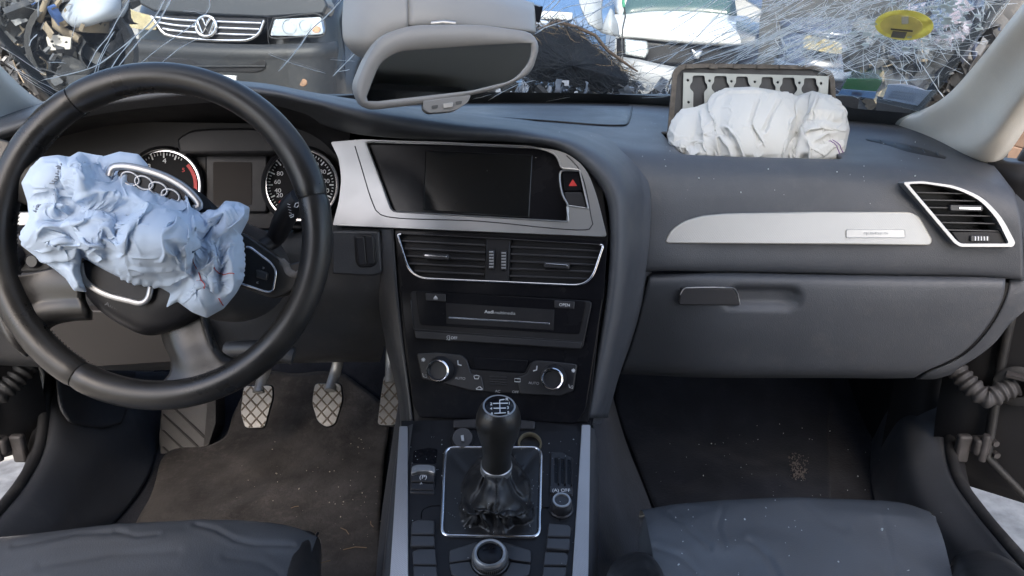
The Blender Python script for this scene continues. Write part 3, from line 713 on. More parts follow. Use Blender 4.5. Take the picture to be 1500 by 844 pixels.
# ---------------------------------------------------------------- centre air vents
vo = rnd([(582, 343), (884, 359), (864, 419), (602, 407)], [6, 7, 26, 26], 8)
vt = prism('air_vent', PS, rnd([(580, 338), (888, 353), (866, 428), (598, 414)], 8), -.07, -.06, M['black'], DB)
bmv = bmesh.new(); bm_prism(bmv, PS.pts(rnd([(578, 338), (889, 354), (884, 440), (590, 425)], 4)), PS.n, -.020, -.001, [PS.pts(vo)])
finish('vent_surround', bmv, M['gloss'], vt, bevel=.001)
ch = vo[5:] + vo[:0]
# chrome runs round the left, bottom and right edge of the vent
i_tr = 9; chain = [(585, 342.5)] + vo[-1:] + [] 
path = [(588, 343)] + rnd([(582, 343), (602, 407), (864, 419), (884, 359)], [5, 26, 26, 5], 8)[0:] + [(879, 358.5)]
tube('chrome_line', PS.pts(path[0:1] + path[1:-1] + path[-1:], .0008), .0019, M['chrome'], vt, seg=8, flat=1)
tube('top_line', PS.pts([(590, 342), (735, 350), (878, 358.4)], .0), .0008, M['button'], vt, seg=6)
prism('vent_divider', PS, [(712, 348), (748, 350), (745, 415), (709, 413)], -.05, -.002, M['black'], vt, bevel=.002)
def lerp2(a, b, t): return (a[0] + (b[0] - a[0]) * t, a[1] + (b[1] - a[1]) * t)
sl0 = None
for (tl, tr, bl, br) in (((584, 344), (712, 351), (604, 406), (709, 411)), ((748, 353), (882, 360), (745, 413), (865, 417))):
    for k in range(5):
        t = (k + .75) / 5.6
        a, b = lerp2(tl, bl, t), lerp2(tr, br, t)
        if k == 4: a = (a[0] + (6 if a[0] < 650 else 0), a[1]); b = (b[0] - (7 if b[0] > 800 else 0), b[1])
        prism('slat', PS, [(a[0], a[1] - 1.2), (b[0], b[1] - 1.2), (b[0], b[1] + 2.0), (a[0], a[1] + 2.0)], -.030, -.004, M['button'], vt, bevel=.0008)
    for k in range(7):
        t = (k + .5) / 7; a, b = lerp2(tl, tr, t), lerp2(bl, br, t)
        prism('vane', PS, [(a[0] - .8, a[1] + 2), (a[0] + .8, a[1] + 2), (b[0] + .8, b[1] - 2), (b[0] - .8, b[1] - 2)], -.055, -.032, M['button'], vt, bevel=0)
for (cx, cy, a) in ((638, 374.5, 1.2), (815, 387.5, 1.4)):
    h = prism('vent_tab', PS, rnd([(cx - 19, cy - 4), (cx + 19, cy - 3 + a), (cx + 19, cy + 5.5 + a), (cx - 19, cy + 4.5)], 3), -.02, .004, M['button'], vt, bevel=.0012)
    prism('tab_chrome', PS, rnd([(cx - 16, cy - 2.0), (cx + 16, cy - 1.0 + a), (cx + 16, cy + 1.7 + a), (cx - 16, cy + .7)], 1.2), .004, .0048, M['chrome'], h, bevel=.0004)
for cx, cy in ((719.5, 381), (737.5, 382.5)):
    th = prism('thumb_wheel', PS, rnd([(cx - 4.5, cy - 15), (cx + 4.5, cy - 15), (cx + 4, cy + 14), (cx - 4.5, cy + 14)], 3), -.01, .003, M['button'], vt, bevel=.0015)
    for k in range(6):
        y = cy - 12 + k * 4.4
        prism('ridge', PS, [(cx - 3, y - .8), (cx + 3, y - .8), (cx + 3, y + .8), (cx - 3, y + .8)], .003, .0042, M['printdim'], th, bevel=0)

# ---------------------------------------------------------------- black centre panel with the multimedia unit
prism('stack_panel', PS, rnd([(586, 418), (884, 432), (858, 600), (846, 620), (614, 612), (604, 590)], [6, 6, 8, 6, 6, 8]), -.012, -.002, M['gloss'], DB, bevel=.001)
rd = prism('multimedia_unit', PS, rnd([(600, 426), (868, 441), (853, 513), (608, 497)], [8, 8, 8, 6]), -.002, .003, M['black'], DB, bevel=.0015)
prism('face_plate', PS, rnd([(609, 426), (860, 441), (849, 490), (615, 476)], 5), .003, .0042, M['gloss'], rd, bevel=.001)
tube('unit_seam', PS.pts([(602, 440), (606, 482), (735, 492), (853, 501)], .003), .0006, M['button'], rd, seg=6)
prism('disc_flap', PS, [(653, 444), (812, 454), (811, 484), (654, 474)], .0042, .0050, M['black'], rd, bevel=.0006)
prism('chrome_line', PS, [(657, 464.2), (805, 473.2), (805, 475.6), (657, 466.6)], .005, .0058, M['chrome'], rd, bevel=.0003)
text('brand_lettering', 'Audi', PS, 716.5, 457, 4.6, M['print'], rd, lift=.0052, ang=-.045, wide=1.1, bold=.012)
text('lettering', 'multimedia', PS, 739.5, 458.6, 4.4, M['printdim'], rd, lift=.0052, ang=-.045, wide=1.12)
b = prism('eject_button', PS, rnd([(623, 429.5), (652.5, 431), (652.5, 442), (624, 440.5)], 1.5), .0042, .006, M['button'], rd, bevel=.0008)
prism('eject_mark', PS, [(638, 433), (641, 436.5), (635, 436.5)], .006, .0064, M['print'], b, bevel=0); prism('eject_mark', PS, [(635, 437.3), (641, 437.3), (641, 438.4), (635, 438.4)], .006, .0064, M['print'], b, bevel=0)
b = prism('open_button', PS, rnd([(812, 440), (842, 442), (841, 453), (812, 451)], 1.5), .0042, .006, M['button'], rd, bevel=.0008)
text('lettering', 'OPEN', PS, 827, 447, 4.3, M['print'], b, lift=.0062, ang=-.05)
lp = prism('lower_strip', PS, rnd([(607, 485), (853, 502), (850, 511), (609, 495.5)], 2), .003, .0044, M['button'], rd, bevel=.0008)
text('lettering', 'OFF', PS, 665, 495.3, 4.0, M['print'], lp, lift=.0048, ang=-.05)
def squig(px, py, s, pts_, par, lift=.0048, r=.0004, pl=None, m=None, closed=False):
    tube('symbol', (pl or PS).pts([(px + a * s, py + b * s) for a, b in pts_], lift), r, m or M['print'], par, seg=5, closed=closed)
squig(656, 495, 1, [(-2, 3), (0, 0), (-2, -1), (0, -3), (3, -3), (2, 0), (3, 3), (0, 3)], lp)

# ---------------------------------------------------------------- climate controls
cl = prism('climate_panel', PS, rnd([(610, 518), (640, 516), (676, 520), (684, 526), (688, 541), (768, 547), (776, 532), (784, 528), (812, 530), (846, 534), (840, 574), (820, 581), (760, 577), (690, 573), (655, 564), (618, 556)], 4), -.002, .0015, M['black'], DB, bevel=.0012)
for o in ([(611, 518), (640, 516.5), (676, 520), (684, 528), (690, 548), (705, 550), (710, 574), (690, 572), (655, 563), (619, 555)], [(785, 528), (812, 530), (845, 534), (839, 573), (820, 580), (762, 577), (757, 553), (772, 548), (779, 532)]):
    prism('button_pad', PS, rnd(o, 4), .0015, .0034, M['button'], cl, bevel=.0012)
prism('temperature_display', PS, rnd([(692, 523), (774, 528), (770, 546), (696, 541)], 3), .0, .002, M['gloss'], cl, bevel=.0008)
for k in range(4):
    y = 551 + k * 3.6; prism('grille_bar', PS, [(717, y), (742, y + 1.3), (742, y + 2.8), (717, y + 1.5)], .0015, .003, M['button'], cl, bevel=.0004)
for (cx, cy) in ((646, 541), (811, 553)):
    a = PS.at(cx, cy, .002); k1 = (PS.at(cx + 1, cy, .002) - a).length
    kn = lathe('climate_knob', [(19*k1, 0), (19*k1, .003), (17.5*k1, .006), (16.5*k1, .016), (16*k1, .0185), (14*k1, .0195), (13*k1, .0185), (12*k1, .016), (0, .0155)], a, PS.n, M['button'], DB, seg=48)
    lathe('chrome_ring', [(16*k1, .018), (16.1*k1, .0195), (15*k1, .0206), (13.6*k1, .0202), (13.2*k1, .0185)], a, PS.n, M['chrome'], kn, seg=48)
for s_, x, y in (('AUTO', 674, 554.5), ('AUTO', 782, 561.5), ('AC', 729, 573.5), ('OFF', 755, 574.5)):
    text('lettering', s_, PS, x, y, 3.6, M['printdim'], cl, lift=.0038, ang=-.05, wide=1.1)
for x, y in ((620, 527), (840, 543)):      # fan signs
    for k in range(4):
        a = k * math.pi / 4; squig(x, y, 1, [(-3*math.cos(a), -3*math.sin(a)), (3*math.cos(a), 3*math.sin(a))], cl, .0038, .0005)
for x, y, s in ((673, 532, 1), (784, 540, -1)):   # heated seat signs
    squig(x, y, 1, [(-2.5*s, -4), (-2*s, 2), (3*s, 3.5)], cl, .0038, .0009)
for x, y in ((622, 550), (836, 566)): squig(x, y, 1, [(-3, -3), (-2, 2), (3, 3), (3, -1), (0, 0)], cl, .0038, .0004)
squig(698, 553, 1, [(-4, -2), (0, -3.2), (4, -2), (2.6, 2), (-2.6, 2)], cl, .0038, .0005, closed=True)
squig(758, 557, 1, [(-4, -2.5), (4, -2), (4, 2.6), (-4, 2.2)], cl, .0038, .0005, closed=True)
squig(702, 569, 1.1, [(-4, 1.5), (-4, 0), (-2, -.5), (-1, -2), (1.5, -2), (2.5, -.4), (4, .4), (4, 1.8)], cl, .0038, .0005, closed=True)

# ---------------------------------------------------------------- passenger side face
PF = Plane(aty(1180, 340, 1.102), (-.055, -.965, .22))
def pf_fix(lift): return lift
dec = rnd([(974, 354), (982, 338), (1002, 324), (1030, 316), (1065, 313), (1200, 310.5), (1334, 310.5), (1347, 317), (1367, 352), (1363, 360), (1250, 358.5), (978, 357)], [4, 8, 8, 8, 8, 3, 8, 6, 5, 5, 3, 2], 4)
dc = prism('decor_strip', PF, dec, -.03, .0105, M['weave'], DB, bevel=.002, bseg=3)
bdg = prism('badge', PF, rnd([(1240, 336.5), (1325, 336.5), (1326, 348), (1240, 348)], 2), .0105, .0115, M['silver'], dc, bevel=.0004)
text('badge_lettering', 'quattro', PF, 1283, 341.5, 4.6, M['printdim'], bdg, lift=.0119, wide=1.75, ext=.0004)
tube('badge_rim', PF.pts(rnd([(1240, 336.5), (1325, 336.5), (1326, 348), (1240, 348)], 2), .0117), .0004, M['printdim'], bdg, seg=5, closed=True)
text('embossed_lettering', 'AIRBAG', Plane(aty(1341, 384, 1.0845), (.07, -.97, .22)), 1341, 384.5, 5, M['dash2'], DB, lift=.001, wide=1.25)
# side air vent
PV = Plane(aty(1410, 315, 1.076), (-.15, -.96, .22))
so_ = rnd([(1322, 267), (1350, 265), (1400, 272), (1440, 289), (1468, 318), (1488, 356), (1484, 362), (1406, 362), (1397, 356)], [5, 8, 14, 16, 16, 4, 4, 6, 4], 4)
si_ = rnd([(1331, 270), (1352, 269), (1398, 276), (1434, 292), (1460, 320), (1478, 357), (1408, 357), (1401, 352)], [4, 8, 14, 16, 14, 4, 4, 4], 4)
sv = prism('air_vent', PV, so_, -.045, .006, M['silver'], DB, holes=[si_], bevel=.002)
prism('vent_back', PV, si_, -.05, -.040, M['black'], sv)
for k in range(6):
    y = 282 + k * 11.0
    xl = 1331 + (y - 268) * .80; xr = np.interp(y, [268, 276, 292, 320, 357], [1352, 1400, 1436, 1460, 1478])
    prism('slat', PV, [(xl, y - 1.2), (xr, y + .5), (xr, y + 3.0), (xl, y + 1.4)], -.030, -.002, M['button'], sv, bevel=.0008)
h = prism('vent_tab', PV, rnd([(1392, 300), (1440, 301), (1440, 310), (1392, 309)], 3), -.01, .005, M['button'], sv, bevel=.001)
prism('tab_chrome', PV, rnd([(1405, 303.3), (1437, 304), (1437, 307.4), (1405, 306.4)], 1), .005, .006, M['chrome'], h, bevel=.0004)
sp = prism('vent_lower_panel', PV, [(1394, 340), (1473, 340), (1479, 358), (1407, 358)], -.02, -.001, M['black'], sv, bevel=.001)
th = prism('thumb_wheel', PV, rnd([(1422, 345), (1450, 345), (1450, 354), (1422, 354)], 2), -.004, .003, M['button'], sv, bevel=.001)
for k in range(5):
    prism('ridge', PV, [(1428 + k*4.4, 346.5), (1429.6 + k*4.4, 346.5), (1429.6 + k*4.4, 352.5), (1428 + k*4.4, 352.5)], .003, .0042, M['print'], th, bevel=0)
# defroster slit by the pillar
sd_ = drape('side_defroster', [(1264, 203), (1290, 204), (1345, 214), (1390, 231)], [(1268, 206), (1300, 214), (1330, 224), (1386, 234)], .0012, M['black'], 30, 6)
for k in range(5):
    x = 1286 + k * 20.5; y = 206 + k * 4.6
    drape('rib', [(x, y - 1), (x + 3, y - .4)], [(x + 7, y + 6.5), (x + 10, y + 6.9)], .0030, M['dash'], 4, 5, sd_)
# glovebox door: slightly bulged sheet with rounded left edge and a curved right end
gb = [
 Prow((952, 404, 1.118), (1050, 402, 1.110), (1180, 404, 1.107), (1310, 406, 1.097), (1400, 407, 1.086), (1472, 408, 1.076)),
 Prow((950, 410, 1.106), (1050, 408, 1.096), (1180, 410, 1.093), (1310, 412, 1.083), (1400, 413, 1.072), (1471, 414, 1.062)),
 Prow((944, 430, 1.108), (1050, 430, 1.092), (1180, 432, 1.088), (1310, 433, 1.078), (1400, 434, 1.068), (1467, 435, 1.060)),
 Prow((934, 470, 1.12), (1045, 472, 1.095), (1175, 474, 1.09), (1300, 475, 1.082), (1385, 476, 1.072), (1443, 478, 1.064)),
 Prow((922, 510, 1.135), (1040, 514, 1.105), (1165, 516, 1.10), (1280, 517, 1.092), (1360, 518, 1.082), (1405, 517, 1.076)),
 Prow((912, 536, 1.15), (1030, 540, 1.118), (1150, 542, 1.112), (1255, 543, 1.105), (1320, 544, 1.098), (1350, 543, 1.094)),
 Prow((908, 543, 1.17), (1030, 548, 1.135), (1150, 549, 1.13), (1250, 549.5, 1.122), (1310, 550, 1.116), (1340, 549, 1.112)),
 Prow((908, 542, 1.30), (1030, 545, 1.28), (1150, 545, 1.27), (1250, 545, 1.27), (1310, 545, 1.26), (1340, 544, 1.25)),
]
GV = loft(gb, 60, 44)
# the finger recess beside the handle
def recess(V):
    c0 = np.array(aty(1115, 436, 1.09))
    for j in range(V.shape[0]):
        for i in range(V.shape[1]):
            p = V[j, i]; dx = (p[0] - c0[0]) / .052; dz = (p[2] - c0[2]) / .016
            d = dx**4 + dz**4
            if d < 1.6 and p[1] < 1.2: V[j, i, 1] += .014 * max(0, 1 - d / 1.6) ** .6
    return V
gd = grid('glovebox_door', gb, 110, 76, M['dash'], DB, disp=recess, solid=.004)
PG = Plane(aty(1040, 436, 1.092), (0, -.98, .1))
hd = prism('glovebox_handle', PG, rnd([(998, 422), (1077, 422), (1085, 448), (994, 447)], [6, 8, 4, 4]), -.004, .006, M['button'], DB, bevel=.002)
tube('handle_chrome', PG.pts(smooth2([(996, 432), (1002, 423), (1014, 421.5), (1060, 421.5), (1076, 423), (1080, 430), (1084, 446)], 30), .006), .0011, M['silver'], hd, seg=6)
grid('glovebox_back', [[aty(930, 410, 1.16), aty(1200, 410, 1.15), aty(1505, 415, 1.12)], [aty(915, 500, 1.17), aty(1200, 500, 1.15), aty(1470, 480, 1.12)], [aty(905, 540, 1.19), aty(1200, 545, 1.17), aty(1395, 540, 1.16)]], 12, 8, M['black'], DB)
# end panel to the right of the glovebox
ep = [Prow((1478, 407, 1.080), (1500, 409, 1.066), (1535, 412, 1.06)), Prow((1476, 425, 1.066), (1500, 428, 1.06), (1520, 432, 1.06)),
      Prow((1450, 478, 1.070), (1474, 474, 1.064), (1488, 466, 1.06)), Prow((1410, 520, 1.082), (1430, 518, 1.076), (1442, 510, 1.075)),
      Prow((1358, 544, 1.098), (1385, 543, 1.095), (1400, 538, 1.10)), Prow((1345, 551, 1.118), (1370, 551, 1.116), (1392, 545, 1.12)), Prow((1345, 545, 1.26), (1370, 545, 1.25), (1392, 540, 1.24))]
grid('end_panel', ep, 14, 50, M['dash'], DB, solid=.004)
ep2 = [Prow((1488, 284, 1.09), (1510, 305, 1.11), (1530, 330, 1.16)), Prow((1499, 350, 1.06), (1520, 352, 1.09), (1545, 360, 1.16)), Prow((1499, 408, 1.06), (1520, 415, 1.09), (1545, 420, 1.16))]
grid('end_cheek', ep2, 10, 16, M['dash'], DB)
# cheek between stack and glovebox, down to the tunnel
ck = [Prow((955, 398, 1.12), (945, 440, 1.12), (925, 500, 1.13), (908, 548, 1.15), (893, 600, 1.18), (885, 640, 1.22)),
      Prow((930, 398, 1.075), (926, 440, 1.06), (912, 500, 1.045), (898, 548, 1.03), (884, 600, 1.02), (876, 640, 1.02)),
      Prow((912, 395, 1.03), (908, 440, 1.01), (897, 500, .993), (884, 560, .978), (872, 605, .965), (862, 640, .955))]
grid('stack_cheek', ck, 30, 14, M['dash'], DB)
ckl = [Prow((577, 330, 1.075), (583, 420, 1.045), (592, 500, 1.02), (602, 580, .99), (606, 622, .975)),
       Prow((560, 330, 1.08), (568, 420, 1.055), (580, 500, 1.03), (594, 580, 1.00), (598, 622, .985)),
       Prow((548, 330, 1.10), (555, 420, 1.08), (572, 500, 1.05), (588, 580, 1.02), (593, 630, 1.00)),
       Prow((540, 330, 1.15), (545, 420, 1.15), (566, 500, 1.12), (585, 580, 1.08), (591, 640, 1.05))]
grid('stack_cheek', ckl, 30, 22, M['dash2'], DB, solid=.003)
# lower recess under the climate panel: storage opening
# ---------------------------------------------------------------- driver side lower dash
kd = [Prow((-60, 300, 1.06), (40, 318, 1.10), (200, 330, 1.16), (400, 332, 1.16), (490, 330, 1.10), (565, 332, 1.085)),
      Prow((-60, 340, 1.04), (40, 345, 1.07), (200, 350, 1.12), (400, 352, 1.12), (490, 345, 1.08), (572, 345, 1.075)),
      Prow((-60, 400, 1.02), (40, 400, 1.05), (200, 400, 1.09), (400, 400, 1.09), (490, 400, 1.07), (578, 400, 1.065)),
      Prow((-60, 460, 1.03), (40, 460, 1.055), (200, 462, 1.08), (400, 462, 1.09), (490, 460, 1.085), (575, 460, 1.08)),
      Prow((-60, 515, 1.06), (40, 520, 1.08), (200, 525, 1.10), (400, 520, 1.12), (490, 520, 1.12), (560, 520, 1.12)),
      Prow((-60, 530, 1.10), (40, 535, 1.12), (200, 541, 1.14), (400, 532, 1.16), (490, 530, 1.16), (556, 530, 1.16)),
      Prow((-60, 528, 1.30), (40, 533, 1.30), (200, 538, 1.30), (400, 528, 1.30), (490, 526, 1.30), (556, 526, 1.30))]
grid('knee_panel', kd, 60, 40, M['dash2'], DB)
# dark cover panel seen through the wheel
PK = Plane(aty(150, 500, 1.07), (0, -.97, -.2))
prism('fuse_cover', PK, rnd([(58, 480), (70, 462), (128, 455), (260, 462), (300, 480), (300, 528), (90, 541)], [10, 10, 6, 6, 10, 6, 8]), -.01, .004, mat('smooth_brown_black_plastic', (.034, .031, .030), .5, var=.1), DB, bevel=.002)
# silver strip left of the wheel and light switch
PL = Plane(aty(30, 322, 1.03), (0, -.97, .2))
prism('decor_strip', PL, rnd([(-60, 312), (44, 311), (60, 330), (-60, 332)], 4), -.02, .004, M['silver'], DB, bevel=.001)
ls = prism('light_switch_panel', PL, rnd([(-60, 340), (70, 342), (74, 398), (-60, 400)], 8), -.02, .003, M['black'], DB, bevel=.002)
a = PL.at(51, 382, .003); lathe('light_switch', [(.010, 0), (.010, .006), (.008, .009), (.0075, .008), (0, .008)], a, PL.n, M['button'], ls, seg=24)
a = PL.at(16, 376, .003); lathe('light_switch', [(.020, 0), (.020, .004), (.017, .012), (.015, .013), (0, .013)], a, PL.n, M['button'], ls, seg=28)
squig(36, 381, 1, [(-5, -2), (1, -2.6), (3, 0), (1, 2.6), (-5, 2)], ls, .0036, .0005, pl=PL, m=M['printdim'], closed=True)
tube('panel_edge', PL.pts(smooth2([(-30, 398), (20, 402), (60, 398), (82, 390)], 20), .004), .0012, M['dash'], ls, seg=6)
# key slot panel right of the wheel
PKY = Plane(aty(533, 368, 1.068), (.05, -.97, .2))
prism('key_panel', PKY, rnd([(486, 338), (556, 338), (560, 400), (548, 405), (486, 402)], [4, 5, 6, 10, 4]), -.01, .004, M['dash2'], DB, bevel=.003)
ks = prism('key_slot', PKY, rnd([(518, 344), (548, 343), (553, 385), (545, 392), (526, 392), (521, 385)], [8, 8, 8, 6, 6, 8]), .002, .006, M['black'], DB, bevel=.002)
prism('slot_flap', PKY, rnd([(521, 347), (533, 346.5), (537, 388), (526, 388)], 3), .006, .0075, M['button'], ks, bevel=.001)
prism('slot_flap', PKY, rnd([(534.5, 346.5), (546, 346), (549, 386), (538.5, 388)], 3), .006, .0075, M['button'], ks, bevel=.001)
# bonnet/steering lock bits below the column
tube('column_lever', [aty(335, 512, 1.02), aty(380, 510, 1.0), aty(430, 522, 1.0)], .012, M['dash2'], DB, seg=10)

# ================================================================ steering wheel (turned clockwise)
tW = R(20.5)
WC = CAM + ray(232, 346) * .85
PW_ = Plane(WC, (0, -math.cos(tW), math.sin(tW)))
WX, WY, WN = Vector((1, 0, 0)), Vector((0, math.sin(tW), math.cos(tW))), PW_.n
def wl(a, b, h=0): return WC + WX * a + WY * b + WN * h     # wheel-plane coordinates in metres
def wpol(r, deg, h=0): return wl(r * math.sin(R(deg)), r * math.cos(R(deg)), h)
SW = thing('steering_wheel', 'worn black leather steering wheel with four spokes under the blue airbag', 'steering wheel', wpol(.188, 180, -.02))
RMAJ = .1715
def rim_seg(a0, a1, n, name='rim', inset=0.0):
    bm = bmesh.new(); rows = []
    for i in range(n + 1):
        a = a0 + (a1 - a0) * i / n
        e = min(i, n - i); k = 1.0 if e > 1 else (.985 if e == 1 else .93)
        row = []
        for q in range(20):
            th = 2 * math.pi * q / 20
            # fatter grips at ten and two
            g = 1 + .06 * math.exp(-((((a - 68 + 180) % 360) - 180) / 18) ** 2) + .06 * math.exp(-((((a + 25 + 180) % 360) - 180) / 18) ** 2)
            rr = .0162 * k * g; x = math.cos(th) * rr * .98; h = math.sin(th) * rr * 1.05
            row.append(wpol(RMAJ + x, a, h))
        rows.append(row)
    bm_grid(bm, rows, cu=True)
    bm.faces.new([v for v in bm.verts[:20]]); bm.faces.new([v for v in bm.verts[-20:]][::-1])
    return finish(name, bm, M['wheel'], SW, angle=50)
seams = [-31.5, 76.0, 209.5, 328.5]
rim_seg(-31.2, 75.7, 60); rim_seg(76.3, 209.2, 70); rim_seg(209.8, 328.2, 66)
tube('rim_core', [wpol(RMAJ, a) for a in range(0, 360, 5)], .0148, M['rubber'], SW, seg=12, closed=True)
# stitching along the inner side
bm = bmesh.new()
for k in range(230):
    a = k * 360 / 230
    p = wpol(RMAJ - .0150, a, -.006); q = wpol(RMAJ - .0138, a + .9, -.010)
    bm_tube(bm, [p, q], .0006, 4)
finish('stitching', bm, mat('dark_thread', (.03, .03, .03), .8), SW, smooth=False)['kind'] = 'stuff'
# hub: soft cushion that held the bag, torn open
hub_out = [(118, 372), (150, 300), (160, 262), (190, 246), (235, 252), (290, 282), (322, 310), (352, 338), (350, 372), (336, 410), (310, 446), (285, 468), (250, 484), (215, 489), (180, 475), (150, 455), (128, 430)]
hub_out = smooth2(hub_out, 60, True)
def scaled(o, s, c=(228, 368)): return [(c[0] + (x - c[0]) * s, c[1] + (y - c[1]) * s) for x, y in o]
bm = bmesh.new()
bm_grid(bm, [PW_.pts(scaled(hub_out, s), h) for s, h in ((.92, -.07), (1.0, -.045), (1.02, -.02), (1.0, -.004), (.95, .008), (.86, .014), (.6, .016), (.2, .016), (.002, .016))], cu=True)
finish('hub', bm, M['black'], SW, angle=180)
# airbag lid lower half with chrome line
lid = smooth2([(118, 380), (124, 408), (150, 428), (205, 444), (217, 438), (222, 418), (216, 385)], 34)
prism('airbag_lid', PW_, lid, .004, .022, M['black'], SW, bevel=.003)
tube('chrome_trim', PW_.pts(smooth2([(118, 386), (124, 410), (150, 429), (190, 441), (207, 444), (216, 438), (221, 420)], 40), .0215), .0034, M['silver'], SW, seg=10, flat=.6, up=WN)
text('embossed_lettering', 'AIRBAG', PW_, 172, 451, 6, M['dash2'], SW, lift=.0125, ang=-.34, wide=1.3)
# badge panel with the four rings and its silver arch
bp = prism('badge_panel', PW_, rnd([(168, 262), (172, 248), (205, 246), (245, 258), (280, 280), (292, 304), (270, 310), (225, 292)], 6), .004, .044, M['black'], SW, bevel=.003)
tube('silver_arch', PW_.pts(smooth2([(160, 258), (164, 247), (180, 244), (215, 250), (250, 263), (278, 282), (292, 302), (284, 306)], 40), .045), .0042, M['silver'], SW, seg=10, flat=.6, up=WN)
for (x, y) in ((191, 262), (211, 268), (232, 277), (250, 287)):
    tube('badge_ring', [PW_.at(x + 14 * math.cos(t) * .93 , y + 9.5 * math.sin(t) + 5 * math.cos(t) * .6, .0455) for t in np.linspace(0, 2*math.pi, 30)[:-1]], 0.0013, M['silver'], bp, seg=8, closed=True)
# spokes
def spoke(pix, d0, d1, bev=.006, name='spoke', m=None):
    return prism(name, PW_, rnd(pix, 8), d0, d1, m or M['wheel'], SW, bevel=bev, bseg=4)
sp1 = spoke([(338, 334), (360, 344), (400, 372), (420, 388), (436, 384), (452, 378), (452, 400), (440, 416), (420, 432), (398, 438), (350, 420), (334, 415)], -.018, .004)
prism('switch_panel', PW_, rnd([(354, 360), (366, 362), (398, 386), (405, 398), (399, 426), (390, 427), (352, 414)], [4, 5, 8, 8, 6, 5, 3]), .003, .007, M['black'], sp1, bevel=.0015)
tube('switch_trim', PW_.pts(rnd([(353, 362), (366, 362), (398, 386), (405, 398), (400, 427), (390, 427.5), (352, 415)], [3, 5, 8, 8, 6, 5, 3])[6:] , .0072), .0014, M['chrome'], sp1, seg=8)
prism('thumb_button', PW_, rnd([(375, 394), (392, 400), (390, 411), (374, 406)], 3), .006, .012, M['button'], sp1, bevel=.002)
text('lettering', '»', PW_, 386, 392, 5, M['printdim'], sp1, lift=.0076); text('lettering', '«', PW_, 377, 413.5, 5, M['printdim'], sp1, lift=.0076)
tube('worn_edge', PW_.pts(smooth2([(405, 376), (418, 388), (423, 398), (432, 402), (440, 396)], 16), .004), [.001]*3 + [.004]*10 + [.002]*3, mat('scuffed_leather', (.22, .21, .20), .3, bump=(200, .5), var=.5, vscale=60), sp1, seg=8, flat=.35, up=WN)
# lower right spoke, lower left spoke, upper left spoke
def bent(rows, name='spoke'):
    rr = [[PW_.at(x, y, h) for x, y, h in r] for r in rows]
    return grid(name, rr, 22, 22, M['wheel'], SW, solid=.010)
bent([[(232, 478, -.03), (240, 505, -.022), (250, 530, -.014), (247, 548, -.008), (230, 566, -.002)],
      [(245, 476, -.012), (256, 505, -.008), (268, 530, -.002), (272, 550, .0), (262, 572, .004)],
      [(282, 464, -.010), (290, 496, -.008), (302, 522, -.002), (312, 540, .0), (312, 560, .004)],
      [(300, 455, -.012), (306, 490, -.010), (316, 515, -.004), (328, 530, -.002), (345, 542, .0)],
      [(304, 452, -.03), (312, 488, -.03), (323, 512, -.02), (340, 524, -.012), (362, 528, -.004)]])
tube('spoke_line', PW_.pts(smooth2([(296, 462), (306, 495), (315, 525)], 12), -.006), .0025, M['black'], SW, seg=6)
bent([[(128, 395, -.02), (90, 396, -.018), (50, 400, -.012), (15, 402, -.004), (-4, 392, .0)],
      [(126, 410, -.012), (90, 411, -.014), (50, 414, -.012), (15, 416, -.004), (-6, 412, .002)],
      [(126, 438, -.014), (95, 440, -.016), (60, 445, -.014), (25, 456, -.004), (0, 470, .002)],
      [(132, 452, -.012), (100, 454, -.014), (68, 460, -.012), (42, 476, -.006), (22, 510, .0)],
      [(136, 456, -.03), (104, 458, -.03), (74, 466, -.026), (52, 488, -.016), (34, 522, -.006)]])
bent([[(150, 290, -.02), (110, 262, -.018), (70, 238, -.012), (30, 215, -.004), (0, 205, .0)],
      [(140, 310, -.01), (100, 290, -.01), (60, 268, -.006), (20, 250, .0), (-8, 240, .002)],
      [(130, 340, -.02), (90, 318, -.02), (50, 300, -.014), (15, 290, -.004), (-10, 290, .0)]])
# ---------------------------------------------------------------- column shroud and stalks
cs = thing('steering_column', 'black plastic steering column shroud behind the wheel', 'steering column', WC - WN * .12 - WY * .05)
bm = bmesh.new()
def colring(h, rx, ry, off=0): return [wl(-.01 + rx * math.cos(t), -.012 + off + ry * math.sin(t), h) for t in np.linspace(0, 2*math.pi, 33)[:-1]]
bm_grid(bm, [colring(-.055, .060, .050), colring(-.06, .072, .060), colring(-.10, .074, .064, -.006), colring(-.16, .078, .068, -.012), colring(-.26, .08, .07, -.02)], cu=True)
finish('shroud', bm, M['dash2'], cs, angle=60)
wst = thing('wiper_stalk', 'black wiper stalk pointing up to the right of the wheel hub', 'stalk', aty(405, 360, .95))
sp = [wl(.06, -.018, -.085), aty(400, 352, .93), aty(412, 330, .925), aty(424, 305, .92), aty(436, 288, .915)]
tube('lever', [tuple(p) for p in crs(sp, 14)], [.011, .011, .011, .0115, .012, .013, .0145, .016, .017, .0175, .0175, .017, .015, .012], M['black'], wst, seg=14, flat=.75)
PSK = Plane(aty(434, 303, .912) + Vector((0, -.018, .004)), (0, -.95, .3))
for k in range(5): text('lettering', '–', PSK, 423 + k * .8, 299 + k * 4.2, 6, M['print'], wst, lift=.001, ang=-.3)
squig(434, 301, 1, [(-3, 2), (-1, -3), (3, -4), (4, -1), (1, 3)], wst, .001, .0005, pl=PSK, closed=True)
squig(427, 316, 1, [(-3, 0), (3, -2), (3, 1), (-1, 3)], wst, .001, .0005, pl=PSK, closed=True)
ist = thing('indicator_stalk', 'black indicator stalk left of the wheel hub behind the airbag', 'stalk', aty(80, 340, .95))
tube('lever', [wl(-.08, -.012, -.085), wl(-.14, .004, -.075), wl(-.165, .012, -.07)], [.011, .014, .011], M['black'], ist, seg=12, flat=.7)

